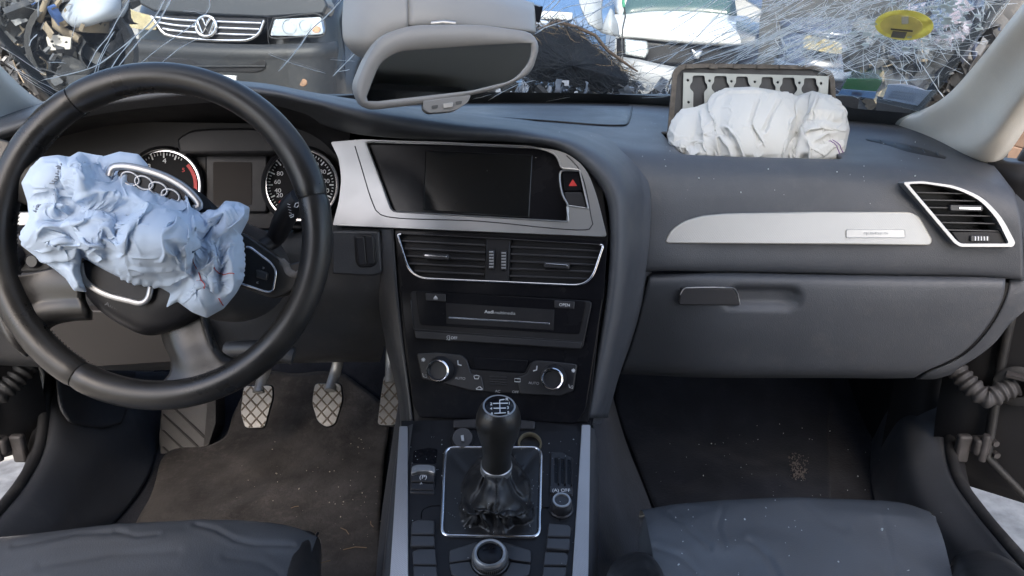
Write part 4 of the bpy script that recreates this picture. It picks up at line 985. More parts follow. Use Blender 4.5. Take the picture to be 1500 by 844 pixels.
# ================================================================ centre console
kz = .28
PCO = Plane((0, .77, .56), (0, -math.sin(math.atan(kz)), math.cos(math.atan(kz))))
CC = thing('centre_console', 'black centre console with ribbed silver side rails between the seats', 'centre console', (-.02, .80, .30))
# side walls
for s in (-1, 1):
    rows = []
    if s < 0: top = [(592, 622), (584, 680), (575, 760), (568, 844), (560, 950), (552, 1060)]
    else: top = [(866, 622), (866, 680), (864, 760), (863, 844), (862, 950), (860, 1060)]
    T = PCO.pts(top, .004)
    rows = [[p - Vector((s * .012, 0, -.001)) for p in T], T, [p + Vector((s * .008, 0, -.02)) for p in T], [p + Vector((s * .018, 0, -.14)) for p in T], [Vector((p.x + s * .03, p.y, .29)) for p in T]]
    grid('side_wall', rows, 24, 16, M['dash2'], CC)
prism('console_panel', PCO, [(588, 616), (866, 616), (864, 844), (858, 1060), (556, 1060), (566, 844)], -.012, -.002, M['black'], CC, bevel=.001)
for o in ([(585, 624), (597, 624), (598, 844), (596, 1060), (552, 1060), (571, 844)], [(852, 622), (865, 622), (862, 844), (856, 1060), (834, 1060), (838, 844)]):
    prism('side_rail', PCO, rnd(o, 2), -.01, .005, M['rail'], CC, bevel=.003, bseg=3)
# trims: gloss fascia with an opening for the boot
boot_o = rnd([(651, 655), (794, 655), (791, 788), (646, 786)], 13, 6)
bm = bmesh.new()
fas = rnd([(598, 634), (852, 634), (846, 760), (840, 844), (834, 1060), (594, 1060), (597, 844)], 2)
bm_prism(bm, PCO.pts(fas), PCO.n, -.004, .002, [PCO.pts(boot_o)])
finish('fascia', bm, M['black'], CC, bevel=.001)
tube('chrome_frame', PCO.pts(rnd([(652, 656), (793, 656), (790, 787), (647, 785)], 13, 6), .0035), .0026, M['chrome'], CC, seg=10, closed=True)
# storage recess at the front
prism('recess', PCO, rnd([(612, 616), (846, 616), (846, 634), (820, 652), (640, 652), (612, 636)], 4), -.002, .0, M['black'], CC, bevel=0)
PSH = Plane(aty(724, 622, .94), (0, -.7, .7))
prism('ashtray_lid', PSH, rnd([(664, 615), (700, 613), (760, 614), (784, 617), (783, 629), (664, 627)], 3), -.004, .004, M['button'], CC, bevel=.0015)
cd_ = PCO.at(776, 652, .0); lathe('socket_ring', [(.016, 0), (.016, .006), (.0145, .008), (.013, .006), (.013, -.004)], cd_, (0, -.6, .8), mat('worn_brass_ring', (.30, .26, .18), .4, metal=.6), CC, seg=28)
cg = PCO.at(678, 645, .002); lg = lathe('lighter', [(.015, -.004), (.015, .006), (.013, .010), (0, .010)], cg, (0, -.6, .8), M['button'], CC, seg=28)
prism('lighter_mark', PCO, [(675, 638), (679, 637), (680, 646), (676, 645)], .012, .013, M['printdim'], lg, bevel=0)
# parking brake switch
pb = prism('parking_brake_switch', PCO, rnd([(602, 678), (638, 680), (637, 724), (600, 722)], 3), .0, .004, M['button'], CC, bevel=.0015)
prism('switch_well', PCO, rnd([(606, 660), (628, 656), (641, 658), (639, 679), (604, 678)], 3), .002, .0026, M['gloss'], CC, bevel=0)
prism('lever', PCO, rnd([(603, 683), (612, 680), (628, 680), (638, 683), (637, 693), (628, 690), (612, 690), (602, 694)], 3), .004, .013, M['silver'], pb, bevel=.003)
prism('rocker', PCO, rnd([(602, 694), (637, 695), (636, 706), (602, 705)], 2), .004, .008, M['button'], pb, bevel=.0015)
prism('rocker', PCO, rnd([(602, 707), (636, 708), (636, 718), (601, 717)], 2), .003, .006, M['button'], pb, bevel=.0015)
text('lettering', '(P)', PCO, 620, 699, 5.5, M['print'], pb, lift=.0085); 
text('lettering', 'A', PCO, 617, 708.2, 3, M['print'], pb, lift=.0070) 
# slotted blank and stop-start button on the right
sb = prism('slot_panel', PCO, rnd([(806, 662), (822, 661), (840, 671), (839, 728), (805, 725)], 3), .001, .004, M['button'], CC, bevel=.0015)
for k in range(3):
    x = 812 + k * 9.5; prism('slot', PCO, rnd([(x, 670 + k*1.5), (x + 5, 671 + k*1.5), (x + 4.5, 708 + k), (x, 707 + k)], 2), .004, .0044, M['gloss'], sb, bevel=0)
    prism('fin', PCO, rnd([(x + 5.6, 668 + k*1.5), (x + 8, 669 + k*1.5), (x + 7.6, 708 + k), (x + 5.2, 708 + k)], 1), .004, .008, M['black'], sb, bevel=.0008)
bb = prism('stop_start_button', PCO, rnd([(805, 712), (839, 714), (839, 725), (805, 722)], 2), .004, .0062, M['button'], sb, bevel=.001)
text('lettering', '(A) OFF', PCO, 822, 718.5, 4.4, M['print'], bb, lift=.0066)
a = PCO.at(822, 746, .002); k1 = (PCO.at(823, 746, .002) - a).length
vk = lathe('volume_knob', [(18*k1, 0), (18*k1, .002), (16*k1, .003), (15*k1, .014), (14*k1, .016), (11*k1, .017), (10*k1, .0155), (0, .0155)], a, PCO.n, M['button'], CC, seg=40)
lathe('chrome_ring', [(13.4*k1, .0155), (13*k1, .0178), (10.4*k1, .0178), (10*k1, .0155)], a, PCO.n, M['silver'], vk, seg=40)
# menu keys: two pairs each side
for o, sgn in (([(603, 765), (612, 761), (636, 762), (637, 800), (601, 800)], -1), ([(604, 808), (614, 804), (638, 804), (641, 846), (606, 846)], -1),
          ([(803, 766), (832, 768), (837, 773), (834, 806), (800, 803)], 1), ([(798, 808), (828, 809), (833, 814), (828, 848), (794, 846)], 1)):
    ym = (o[0][1] + o[3][1]) / 2 + 1
    xs = [p[0] for p in o]; x0, x1 = min(xs), max(xs)
    def lineat(y, side):
        t = (y - o[0][1]) / (o[-1][1] - o[0][1]); 
        L = o[0][0] + (o[-1][0] - o[0][0]) * t; Rr = o[2][0] + (o[3][0] - o[2][0]) * t
        return L if side < 0 else Rr
    up = [p for p in o if p[1] < ym] ; lo = [p for p in o if p[1] >= ym]
    top = [p for p in o[:3] if p[1] < ym] + [(lineat(ym, 1), ym - .8), (lineat(ym, -1), ym - 1.4)]
    bot = [(lineat(ym, -1), ym + .8), (lineat(ym, 1), ym + 1.4)] + [o[3], o[4]]
    for q in (top, bot): prism('menu_key', PCO, rnd(q, 2.5), .0, .0065, M['key'], CC, bevel=.0022, bseg=3)
tube('fascia_seam', PCO.pts(smooth2([(617, 760), (619, 748), (630, 742), (645, 741)], 14), .002), .0008, M['gloss'], CC, seg=6)
tube('fascia_seam', PCO.pts(smooth2([(820, 764), (819, 752), (808, 745), (795, 744)], 14), .002), .0008, M['gloss'], CC, seg=6)
# rotary controller with four pads
for q in ([(658, 806), (700, 793), (700, 815), (688, 820), (658, 824)], [(658, 826), (688, 822), (694, 836), (706, 846), (690, 852), (662, 842)],
          [(736, 793), (778, 806), (778, 824), (748, 820), (736, 812)], [(748, 823), (778, 827), (775, 842), (746, 852), (732, 846), (742, 836)]):
    prism('selector_pad', PCO, rnd(q, 3), .0, .005, M['key'], CC, bevel=.002, bseg=3)
a = PCO.at(718, 822, .002); k1 = (PCO.at(719, 822, .002) - a).length
rk = lathe('rotary_knob', [(28*k1, 0), (28*k1, .003), (26.5*k1, .004), (26*k1, .009), (24*k1, .010), (24*k1, .0125), (17*k1, .013), (0, .014)], a, PCO.n, M['button'], CC, seg=56)
lathe('chrome_ring', [(25.4*k1, .009), (26*k1, .011), (25*k1, .0145), (22.5*k1, .0165), (19.5*k1, .016), (18.5*k1, .013)], a, PCO.n, M['silver'], rk, seg=56)
lathe('knob_cap', [(18.4*k1, .013), (17*k1, .0145), (10*k1, .0158), (0, .016)], a, PCO.n, M['gloss'], rk, seg=40)
bm = bmesh.new()
for k in range(60):
    t = 2*math.pi*k/60; u, v = PCO.u, PCO.v
    p = a + (u*math.cos(t) + v*math.sin(t)) * 26.1*k1; bm_tube(bm, [p + PCO.n*.0045, p + PCO.n*.0088], .0006, 4)
finish('knurling', bm, mat('knurled_metal', (.35, .33, .30), .4, metal=.7), rk, smooth=False)['kind'] = 'stuff'
text('lettering', '⌟', PCO, 770, 812, 5, M['printdim'], CC, lift=.0056) if False else None

# ================================================================ gear lever
GL = thing('gear_lever', 'black gear lever with a pattern badge on its knob and a leather boot', 'gear lever', PCO.at(720, 730, 0))
ktop = aty(731, 598, .79); kax = (ktop - aty(727, 684, .812)).normalized()
Lk = (ktop - aty(727, 684, .812)).length
kb = ktop - kax * Lk
prof = [(.0185, -.004), (.0185, .0), (.0190, .004), (.0182, .02), (.0190, .034), (.0225, .050), (.0262, .064), (.0282, .078), (.0278, .090), (.0250, .1005), (.0205, .1075), (.0178, .1095), (.0172, .1088), (0, .1085)]
sc_ = Lk / .105; prof = [(r * .92, h * sc_) for r, h in prof]
kn = lathe('knob', prof, kb, kax, M['wheel'], GL, seg=48)
PKN = Plane(kb + kax * (.1085 * sc_ + .0004), kax)
cx, cy = 732, 598
bd = lathe('pattern_badge', [(.0166, 0), (.0166, .0008), (.0150, .0022), (.008, .0034), (0, .0038)], kb + kax * (.1082 * sc_), kax, M['gloss'], GL, seg=48)
lathe('badge_ring', [(.0185, 0), (.0185, .001), (.0175, .0014), (.0166, .001), (.0166, 0)], kb + kax * (.1082 * sc_), kax, M['silver'], bd, seg=48)
PKB = Plane(kb + kax * (.1082 * sc_ + .0036), kax)
def bar(a, b, w=1.2): 
    d = Vector((b[0]-a[0], b[1]-a[1])).normalized(); n = (-d.y*w/2, d.x*w/2)
    prism('pattern_line', PKB, [(a[0]+n[0], a[1]+n[1]), (b[0]+n[0], b[1]+n[1]), (b[0]-n[0], b[1]-n[1]), (a[0]-n[0], a[1]-n[1])], 0, .0004, M['print'], bd, bevel=0)
bar((732, 586), (732.5, 605)); bar((724, 605.5), (741, 604.5)); bar((723, 598), (741, 597.6)); bar((722, 591), (744, 590.5)); bar((732, 586), (739, 585))
for s_, x, y in (('R', 742.5, 585), ('1', 746, 591), ('2', 719.5, 592), ('3', 744, 597.5), ('4', 719.5, 598.8), ('5', 744.5, 604.5), ('6', 720.5, 606)):
    text('numeral', s_, PKB, x, y, 3.6, M['print'], bd, lift=.0004)
lathe('collar', [(.0178, -.006), (.0190, -.005), (.0190, .004), (.0178, .005)], kb, kax, M['silver'], GL, seg=40)
# ================================================================ pedals
def pedal(pix, Y, label, tilt, arm, ribs, grp='pedals'):
    cx = sum(p[0] for p in pix) / len(pix); cy = sum(p[1] for p in pix) / len(pix)
    pl = Plane(aty(cx, cy, Y), (0, -math.cos(R(tilt)), math.sin(R(tilt))))
    th_ = thing('pedal', label, 'pedal', pl.at(cx, cy), grp)
    pad_ = prism('pad', pl, rnd(pix, 7, 4), -.008, .0, M['rubber'], th_, bevel=.003)
    prism('metal_face', pl, rnd(scaled(pix, .95, (cx, cy)), 6, 4), .0, .002, M['pedalmetal'], pad_, bevel=.001)
    bm = bmesh.new(); poly = scaled(pix, .93, (cx, cy))
    xs = [p[0] for p in poly]; ys = [p[1] for p in poly]
    for sgn in (1, -1):
        for k in range(-8, 9):
            # clip the diagonal line to the pad
            c0 = k * ribs; pts_ = []
            for t in np.linspace(-1, 1, 161):
                x = cx + t * 60; y = cy + sgn * (x - cx) * 1.12 + c0 * 1.5
                if inpoly((x, y), poly): pts_.append((x, y))
            if len(pts_) > 5: bm_tube(bm, [pl.at(*pts_[0], .0022), pl.at(*pts_[-1], .0022)], .0016, 6)
    finish('grip_rib', bm, mat('tan_rubber_rib', (.16, .13, .10), .6, var=.3, vscale=60, dust=.2), th_, smooth=False)['kind'] = 'stuff'
    tube('arm', [tuple(p) for p in crs(arm, 10)], .011, M['pedalmetal'] if arm[0][1] > 0 else M['black'], th_, seg=8, flat=.45, up=(0, 1, 0))
    return th_
pedal([(356, 564), (400, 563), (401, 580), (388, 628), (358, 629), (351, 605)], 1.36, 'left pedal with a steel grid face and a bare arm', 40,
      [aty(378, 575, 1.372), aty(384, 556, 1.40), aty(392, 530, 1.42), aty(400, 480, 1.42)], 12.5)
pedal([(460, 560), (500, 560), (503, 585), (492, 622), (478, 628), (464, 618), (456, 590)], 1.36, 'middle pedal with a steel grid face and a curved arm', 40,
      [aty(483, 572, 1.372), aty(490, 550, 1.41), aty(495, 530, 1.42), aty(498, 480, 1.42)], 12.5)
pedal([(562, 548), (582, 545), (586, 600), (580, 625), (552, 624), (556, 590)], 1.37, 'narrow right pedal with a steel grid face against the console', 45,
      [aty(572, 560, 1.39), aty(573, 530, 1.42), aty(574, 480, 1.44)], 12.5)

# ================================================================ footwells
# left kick panel and sill trim
so_rows = [
 [aty(66, 530, 1.26), aty(78, 560, 1.24), aty(72, 600, 1.20), aty(63, 660, 1.13), aty(38, 710, 1.05), aty(-6, 765, .95), aty(-70, 840, .84), aty(-160, 930, .72)],
 [aty(74, 530, 1.27), aty(90, 560, 1.25), aty(84, 600, 1.21), aty(76, 660, 1.135), aty(52, 712, 1.055), aty(8, 768, .955), aty(-58, 846, .85), aty(-150, 938, .73)],
 [aty(130, 535, 1.34), aty(150, 560, 1.33), aty(140, 600, 1.29), aty(128, 668, 1.185), aty(100, 720, 1.10), aty(56, 782, .985), aty(-20, 860, .88), aty(-110, 950, .76)],
 [aty(205, 545, 1.50), aty(203, 570, 1.46), aty(190, 620, 1.35), aty(170, 690, 1.235), aty(135, 742, 1.13), aty(84, 800, 1.01), aty(0, 880, .91), aty(-80, 965, .79)],
 [aty(250, 545, 1.60), aty(246, 580, 1.55), atz(233, 640, .296), atz(212, 705, .296), atz(165, 765, .296), atz(105, 815, .294), atz(10, 900, .29), atz(-60, 985, .29)]]
ksl = grid('sill_trim', so_rows, 50, 30, M['sill'], solid=.004)
tag(ksl, 'scuffed black plastic sill and kick trim beside the driver footwell', 'sill trim', 'sill trims')
KP = Plane(aty(160, 590, 1.33), (.85, -.50, .1))
kp = grid('kick_cover', [[aty(x, y, Y - .035) for x, y, Y in r] for r in (((80, 530, 1.26), (120, 532, 1.33), (160, 540, 1.40), (196, 545, 1.475)), ((82, 565, 1.245), (120, 568, 1.31), (160, 572, 1.375), (192, 574, 1.44)), ((88, 600, 1.222), (118, 606, 1.275), (152, 609, 1.325), (184, 602, 1.385)), ((100, 618, 1.222), (122, 625, 1.262), (150, 627, 1.30), (176, 621, 1.345)))], 20, 20, M['dash2'], None, solid=.004)
tag(kp, 'removable kick panel cover behind the lower left of the wheel', 'cover')
# door seal
sealp = so_rows[0]
BODY = thing('car', 'dark painted car around the cabin with both front doors standing open', 'car', (-.035, 1.2, .2))
tube('door_seal', [tuple(Vector(p) + Vector((-.006, 0, .004))) for p in crs(sealp, 40)], .009, M['rubber'], BODY, seg=10)
# footrest
PFR = Plane(aty(275, 640, 1.40), (.05, -.80, .60))
fr_ = thing('foot_rest', 'ribbed black plastic foot rest left of the clutch pedal', 'foot rest', PFR.at(270, 690))
prism('rest_plate', PFR, rnd([(238, 560), (302, 560), (312, 600), (300, 665), (236, 700), (232, 640)], 5), -.02, .0, M['dash2'], fr_, bevel=.003)
for k in range(5):
    y = 590 + k * 24; prism('rib', PFR, [(236, y - 8), (240, y - 8), (304, y + 52), (298, y + 52)] if k < 3 else [(236, y - 8), (240, y - 8), (300 - (k-2)*22, y + 44 - (k-2) * 16), (294 - (k-2)*22, y + 44 - (k-2)*16)], .0, .003, M['black'], fr_, bevel=.001)
prism('side_wall', PFR, rnd([(304, 545), (316, 560), (316, 620), (300, 668), (297, 666), (303, 600)], 3), -.06, .004, M['rubber'], fr_, bevel=.002)
# driver's mat and carpet
def floorpatch(name, pix, m, lift, label, cat, n=26, edge=.004):
    P = smooth2(pix, 90, True)
    bm = bmesh.new(); pts_ = []
    for x, y in P:
        p = atz(x, y, .30)
        for _ in range(12): p = atz(x, y, floor_z(p.x, p.y) + lift)
        pts_.append(p)
    c = sum(pts_, Vector()) / len(pts_)
    rows = []
    rows.append([q - Vector((0, 0, .006)) for q in pts_])
    for k in range(n):
        t = k / n; row = []
        for q in pts_:
            w = c + (q - c) * (1 - t); z = floor_z(w.x, w.y) + lift + .007 * mnoise.noise(Vector((w.x * 9, w.y * 9, 3))) + .0025 * mnoise.noise(Vector((w.x * 25, w.y * 25, 7)))
            row.append((w.x, w.y, z + (.0 if k == 0 else .0015)))
        rows.append(row)
    vs_ = bm_grid(bm, rows, cu=True); bm.faces.new(vs_[-1])
    o = finish(name, bm, m, None, angle=180); return tag(o, label, cat)
floorpatch('floor_mat', [(236, 672), (250, 660), (300, 656), (330, 640), (345, 600), (372, 580), (440, 577), (520, 580), (566, 600), (562, 680), (556, 760), (552, 850), (480, 880), (300, 870), (190, 800), (200, 762), (224, 720)], M['mat'], .012, 'dusty brown-black floor mat under the pedals', 'floor mat')
floorpatch('floor_mat', [(905, 575), (1000, 570), (1150, 570), (1210, 575), (1214, 640), (1216, 740), (1200, 840), (1100, 880), (1000, 850), (965, 760), (930, 670)], mat('dark_floor_mat', (.013, .015, .021), .95, bump=(200, 1.0), var=.3, dust=.2, dcol=(.08, .08, .09), spec=.1, sheen=.1), .012, 'dark floor mat with pale crumbs in the passenger footwell', 'floor mat')
# tunnel side carpets
for s in (-1, 1):
    if s > 0: rows = [[aty(872, 560, 1.02), aty(868, 640, .945), aty(866, 740, .84), aty(866, 844, .735), aty(866, 1000, .61)],
                      [aty(886, 575, 1.15), aty(892, 660, 1.04), aty(900, 760, .92), aty(908, 850, .80), aty(915, 1000, .66)],
                      [aty(892, 560, 1.54), atz(918, 650, .36), atz(955, 745, .312), atz(985, 850, .30), atz(1010, 1000, .295)]]
    else: rows = [[aty(596, 560, 1.05), aty(590, 640, .975), aty(574, 740, .855), aty(565, 844, .74), aty(556, 1000, .62)],
                  [aty(590, 575, 1.16), aty(580, 660, 1.06), aty(568, 760, .93), aty(559, 850, .81), aty(550, 1000, .68)],
                  [aty(586, 560, 1.54), atz(574, 650, .36), atz(560, 745, .312), atz(550, 850, .30), atz(540, 1000, .295)]]
    tag(grid('tunnel_carpet', rows, 24, 16, M['carpet']), kind='structure')
# right kick panel and sill
sr = [
 [aty(1396, 540, 1.30), aty(1392, 560, 1.28), aty(1388, 600, 1.24), aty(1386, 655, 1.16), aty(1398, 705, 1.08), aty(1432, 755, 1.00), aty(1478, 810, .91), aty(1540, 880, .82), aty(1600, 950, .74)],
 [aty(1386, 540, 1.30), aty(1380, 560, 1.285), aty(1376, 600, 1.245), aty(1374, 655, 1.165), aty(1386, 708, 1.085), aty(1420, 760, 1.005), aty(1468, 815, .915), aty(1530, 885, .825), aty(1590, 955, .745)],
 [aty(1350, 545, 1.33), aty(1346, 562, 1.32), aty(1340, 600, 1.28), aty(1336, 660, 1.19), aty(1346, 715, 1.11), aty(1380, 768, 1.03), aty(1430, 825, .94), aty(1495, 898, .85), aty(1555, 968, .77)],
 [aty(1318, 545, 1.45), aty(1316, 565, 1.42), aty(1308, 610, 1.35), aty(1304, 670, 1.27), aty(1312, 730, 1.17), aty(1345, 790, 1.08), aty(1395, 850, .99), aty(1460, 920, .89), aty(1520, 990, .80)],
 [aty(1290, 545, 1.60), aty(1284, 580, 1.55), atz(1280, 640, .296), atz(1278, 700, .296), atz(1290, 760, .30), atz(1320, 830, .295), atz(1370, 900, .29), atz(1430, 970, .29), atz(1490, 1040, .29)]]
tag(grid('sill_trim', sr, 50, 30, M['sill'], solid=.004), 'scuffed grey-black sill and kick trim beside the passenger footwell', 'sill trim', 'sill trims')
tube('door_seal', [tuple(Vector(p) + Vector((.006, 0, .004))) for p in crs(sr[0], 40)], .009, M['rubber'], BODY, seg=10)
for k in range(2):
    q = [aty(1408 + k * 9, 776 - k * 4, 1.0), aty(1430 + k * 9, 800 - k * 4, .955)]
PSI = Plane(aty(1420, 790, .97), (.1, -.1, 1))
# body sills outside the seals
for s in (-1, 1):
    src = so_rows[0] if s < 0 else sr[0]
    A = [Vector(p) for p in src]
    rows = [[p + Vector((s * .010, 0, .0)) for p in A], [p + Vector((s * .026, .0, -.010)) for p in A], [p + Vector((s * .040, 0, -.035)) for p in A], [p + Vector((s * .046, 0, -.10)) for p in A], [p + Vector((s * .046, 0, -.26)) for p in A]]
    grid('body_sill', rows, 40, 12, M['blacksteel'], BODY)

# ================================================================ seats
def leather_disp(amp, seed, creases=()):
    def f(V):
        px_ = np.array([[pix(p) for p in row] for row in V])
        for j in range(V.shape[0]):
            for i in range(V.shape[1]):
                p = Vector(V[j, i])
                w = mnoise.noise(Vector((p.x * 8 + seed, p.y * 11, p.z * 8))) * .6
                rdg = -abs(mnoise.noise(Vector((p.x * 7 + seed * 2 + p.y * 3, p.y * 10 - p.x * 4, 4)))) * 1.0
                V[j, i, 2] += amp * (w + rdg)
        for line, wid_, dep in creases:
            d = segdist(px_[..., 0], px_[..., 1], line); V[..., 2] -= .45 * dep * np.exp(-(d / (.55 * wid_)) ** 2) - .18 * dep * np.exp(-((d - 1.5 * wid_) / (.8 * wid_)) ** 2)
        return V
    return f
def segdist(x, y, line):
    d = np.full(x.shape, 1e9)
    for (ax, ay), (bx, by) in zip(line[:-1], line[1:]):
        L2 = (bx-ax)**2 + (by-ay)**2 + 1e-9; t = np.clip(((x-ax)*(bx-ax) + (y-ay)*(by-ay)) / L2, 0, 1)
        d = np.minimum(d, np.hypot(x - ax - t*(bx-ax), y - ay - t*(by-ay)))
    return d
PCR = [([(985, 752), (1010, 775), (1040, 800)], 6, .0022), ([(1100, 790), (1125, 812), (1140, 844)], 7, .0030), ([(1060, 742), (1050, 770), (1062, 800)], 6, .0016), ([(1180, 735), (1215, 765), (1240, 775)], 7, .0014), ([(1290, 748), (1300, 790), (1310, 844)], 8, .0015), ([(960, 800), (1000, 815), (1030, 844)], 6, .0018)]
DCR = [([(285, 766), (318, 776), (345, 791), (372, 797), (428, 798)], 5, .0032), ([(20, 800), (110, 782), (180, 778)], 6, .0018), ([(170, 776), (200, 784), (230, 780)], 5, .0016), ([(60, 830), (160, 812), (260, 806)], 9, .0012), ([(330, 815), (380, 822), (410, 840)], 7, .0014)]
ps = thing('car_seat', 'dusty blue-black leather passenger seat with raised bolsters', 'seat', (.33, .60, .29), 'front seats')
cush = [[aty(940, 775, .80), aty(1000, 768, .815), aty(1160, 762, .82), aty(1320, 766, .815), aty(1372, 772, .80)],
        [aty(936, 756, .832), aty(1000, 746, .85), aty(1160, 738, .86), aty(1320, 743, .85), aty(1370, 757, .832)],
        [aty(938, 746, .826), aty(1000, 737, .842), aty(1160, 729, .85), aty(1320, 736, .842), aty(1362, 750, .826)],
        [aty(946, 756, .79), aty(1005, 750, .80), aty(1160, 743, .81), aty(1320, 750, .80), aty(1372, 765, .79)],
        [aty(952, 790, .73), aty(1010, 786, .735), aty(1160, 780, .742), aty(1325, 786, .735), aty(1384, 797, .73)],
        [aty(962, 850, .645), aty(1020, 850, .645), aty(1170, 846, .648), aty(1340, 850, .645), aty(1398, 856, .645)],
        [aty(975, 960, .53), aty(1030, 965, .525), aty(1180, 965, .525), aty(1360, 965, .525), aty(1420, 962, .53)],
        [aty(990, 1130, .41), aty(1050, 1150, .40), aty(1190, 1155, .40), aty(1380, 1150, .40), aty(1450, 1130, .41)]]
grid('seat_cushion', cush, 130, 130, M['seat'], ps, disp=leather_disp(.0030, 3, PCR))
sidefl = [[aty(940, 775, .80), aty(946, 758, .79) + Vector((-.002, 0, .002)), aty(952, 790, .73), aty(962, 850, .645), aty(975, 960, .53)],
          [aty(935, 790, .80), aty(936, 800, .775), aty(944, 830, .73), aty(952, 880, .645), aty(966, 980, .53)],
          [aty(940, 840, .80), aty(940, 850, .76), aty(945, 870, .70), aty(950, 900, .64), aty(960, 1000, .53)]]
grid('cushion_side', sidefl, 30, 14, M['seat'], ps)
def bolster(rows, par, s): return grid('bolster', rows, 40, 30, M['leather'], par, disp=leather_disp(.002, s))
bolster([[aty(888, 880, .70), aty(890, 850, .715), aty(900, 822, .728), aty(915, 812, .73), aty(935, 808, .728), aty(950, 816, .715), aty(958, 835, .695), aty(960, 860, .67)],
         [aty(880, 900, .66), aty(884, 860, .685), aty(896, 826, .70), aty(916, 814, .705), aty(940, 808, .703), aty(958, 818, .69), aty(968, 838, .675), aty(968, 865, .65)],
         [aty(870, 960, .55), aty(876, 910, .57), aty(895, 868, .585), aty(918, 852, .59), aty(944, 848, .59), aty(968, 858, .58), aty(980, 880, .565), aty(980, 915, .55)],
         [aty(850, 1100, .43), aty(860, 1040, .44), aty(884, 990, .45), aty(915, 970, .455), aty(945, 970, .455), aty(975, 985, .45), aty(992, 1010, .44), aty(995, 1050, .43)]], ps, 5)
bolster([[aty(1388, 850, .67), aty(1392, 828, .70), aty(1402, 812, .72), aty(1420, 806, .725), aty(1450, 808, .72), aty(1475, 818, .71), aty(1495, 838, .695), aty(1500, 870, .67)],
         [aty(1390, 870, .65), aty(1394, 836, .68), aty(1405, 816, .695), aty(1425, 808, .70), aty(1456, 810, .695), aty(1486, 824, .685), aty(1512, 850, .665), aty(1520, 890, .64)],
         [aty(1405, 930, .55), aty(1408, 890, .575), aty(1420, 862, .585), aty(1442, 850, .59), aty(1480, 850, .59), aty(1516, 866, .58), aty(1545, 895, .56), aty(1552, 940, .54)],
         [aty(1440, 1080, .43), aty(1444, 1030, .44), aty(1455, 990, .45), aty(1480, 975, .455), aty(1520, 975, .455), aty(1560, 995, .45), aty(1590, 1030, .44), aty(1600, 1080, .43)]], ps, 6)
bx_ = box('seat_base', (.36, .50, .37), (.46, .44, .16), M['rubber'], ps, bevel=.02)
ds = thing('car_seat', 'grey-black leather driver seat edge with a creased front corner', 'seat', (-.33, .60, .29), 'front seats')
cush = [[aty(-80, 830, .79), aty(0, 822, .795), aty(150, 806, .80), aty(300, 798, .805), aty(420, 806, .80), aty(466, 818, .79)],
        [aty(-84, 800, .80), aty(0, 797, .81), aty(150, 781, .82), aty(300, 771, .828), aty(425, 780, .825), aty(470, 795, .81)],
        [aty(-80, 790, .792), aty(0, 786, .80), aty(150, 769, .812), aty(290, 760, .82), aty(425, 771, .815), aty(466, 786, .80)],
        [aty(-70, 800, .76), aty(0, 794, .77), aty(150, 780, .78), aty(290, 774, .785), aty(420, 784, .78), aty(460, 798, .77)],
        [aty(-66, 830, .71), aty(0, 826, .715), aty(150, 818, .72), aty(290, 814, .722), aty(410, 824, .72), aty(450, 838, .71)],
        [aty(-70, 900, .61), aty(0, 898, .615), aty(150, 894, .615), aty(290, 892, .617), aty(400, 896, .615), aty(440, 906, .61)],
        [aty(-90, 1050, .47), aty(0, 1050, .47), aty(150, 1050, .47), aty(290, 1050, .47), aty(390, 1050, .47), aty(430, 1055, .47)]]
grid('seat_cushion', cush, 150, 120, M['seat'], ds, disp=leather_disp(.0026, 12, DCR))
bol = [[aty(405, 850, .70), aty(415, 820, .742), aty(428, 786, .792), aty(438, 777, .808), aty(455, 778, .81), aty(468, 790, .806), aty(471, 812, .80), aty(468, 850, .80), aty(466, 900, .80)],
       [aty(398, 900, .63), aty(408, 860, .68), aty(420, 815, .742), aty(432, 794, .77), aty(452, 792, .776), aty(466, 806, .77), aty(470, 830, .765), aty(468, 870, .765), aty(465, 930, .765)],
       [aty(390, 1000, .54), aty(400, 960, .57), aty(414, 900, .62), aty(430, 870, .65), aty(450, 868, .655), aty(465, 885, .65), aty(470, 910, .65), aty(468, 960, .65), aty(464, 1020, .65)],
       [aty(380, 1150, .42), aty(390, 1100, .45), aty(405, 1040, .49), aty(425, 1010, .51), aty(448, 1010, .515), aty(464, 1030, .51), aty(470, 1060, .51), aty(468, 1110, .51), aty(462, 1180, .51)]]
grid('bolster', bol, 50, 40, M['leather'], ds, disp=leather_disp(.003, 8))
tube('piping', [tuple(p + Vector((0, -.001, .002))) for p in [Vector(q) for q in crs([aty(466, 782, .812), aty(456, 800, .775), aty(446, 822, .735), aty(436, 860, .69), aty(428, 910, .62)], 20)]], .0018, M['leather'], ds, seg=6)
cr = [(318, 772), (332, 782), (345, 792), (365, 797), (395, 799), (425, 799)]
box('seat_base', (-.40, .50, .37), (.46, .42, .16), M['rubber'], ds, bevel=.02)
# seat backs behind the camera keep the light and reflections of the cabin
for par, x in ((ps, .36), (ds, -.36)):
    rows = [[(x - .25, .02, .50), (x - .16, .05, .52), (x + .16, .05, .52), (x + .25, .02, .50)], [(x - .25, -.10, .85), (x - .16, -.06, .86), (x + .16, -.06, .86), (x + .25, -.10, .85)], [(x - .20, -.17, 1.08), (x - .12, -.14, 1.10), (x + .12, -.14, 1.10), (x + .20, -.17, 1.08)]]
    grid('backrest', rows, 16, 16, M['seat'], par, solid=.10)

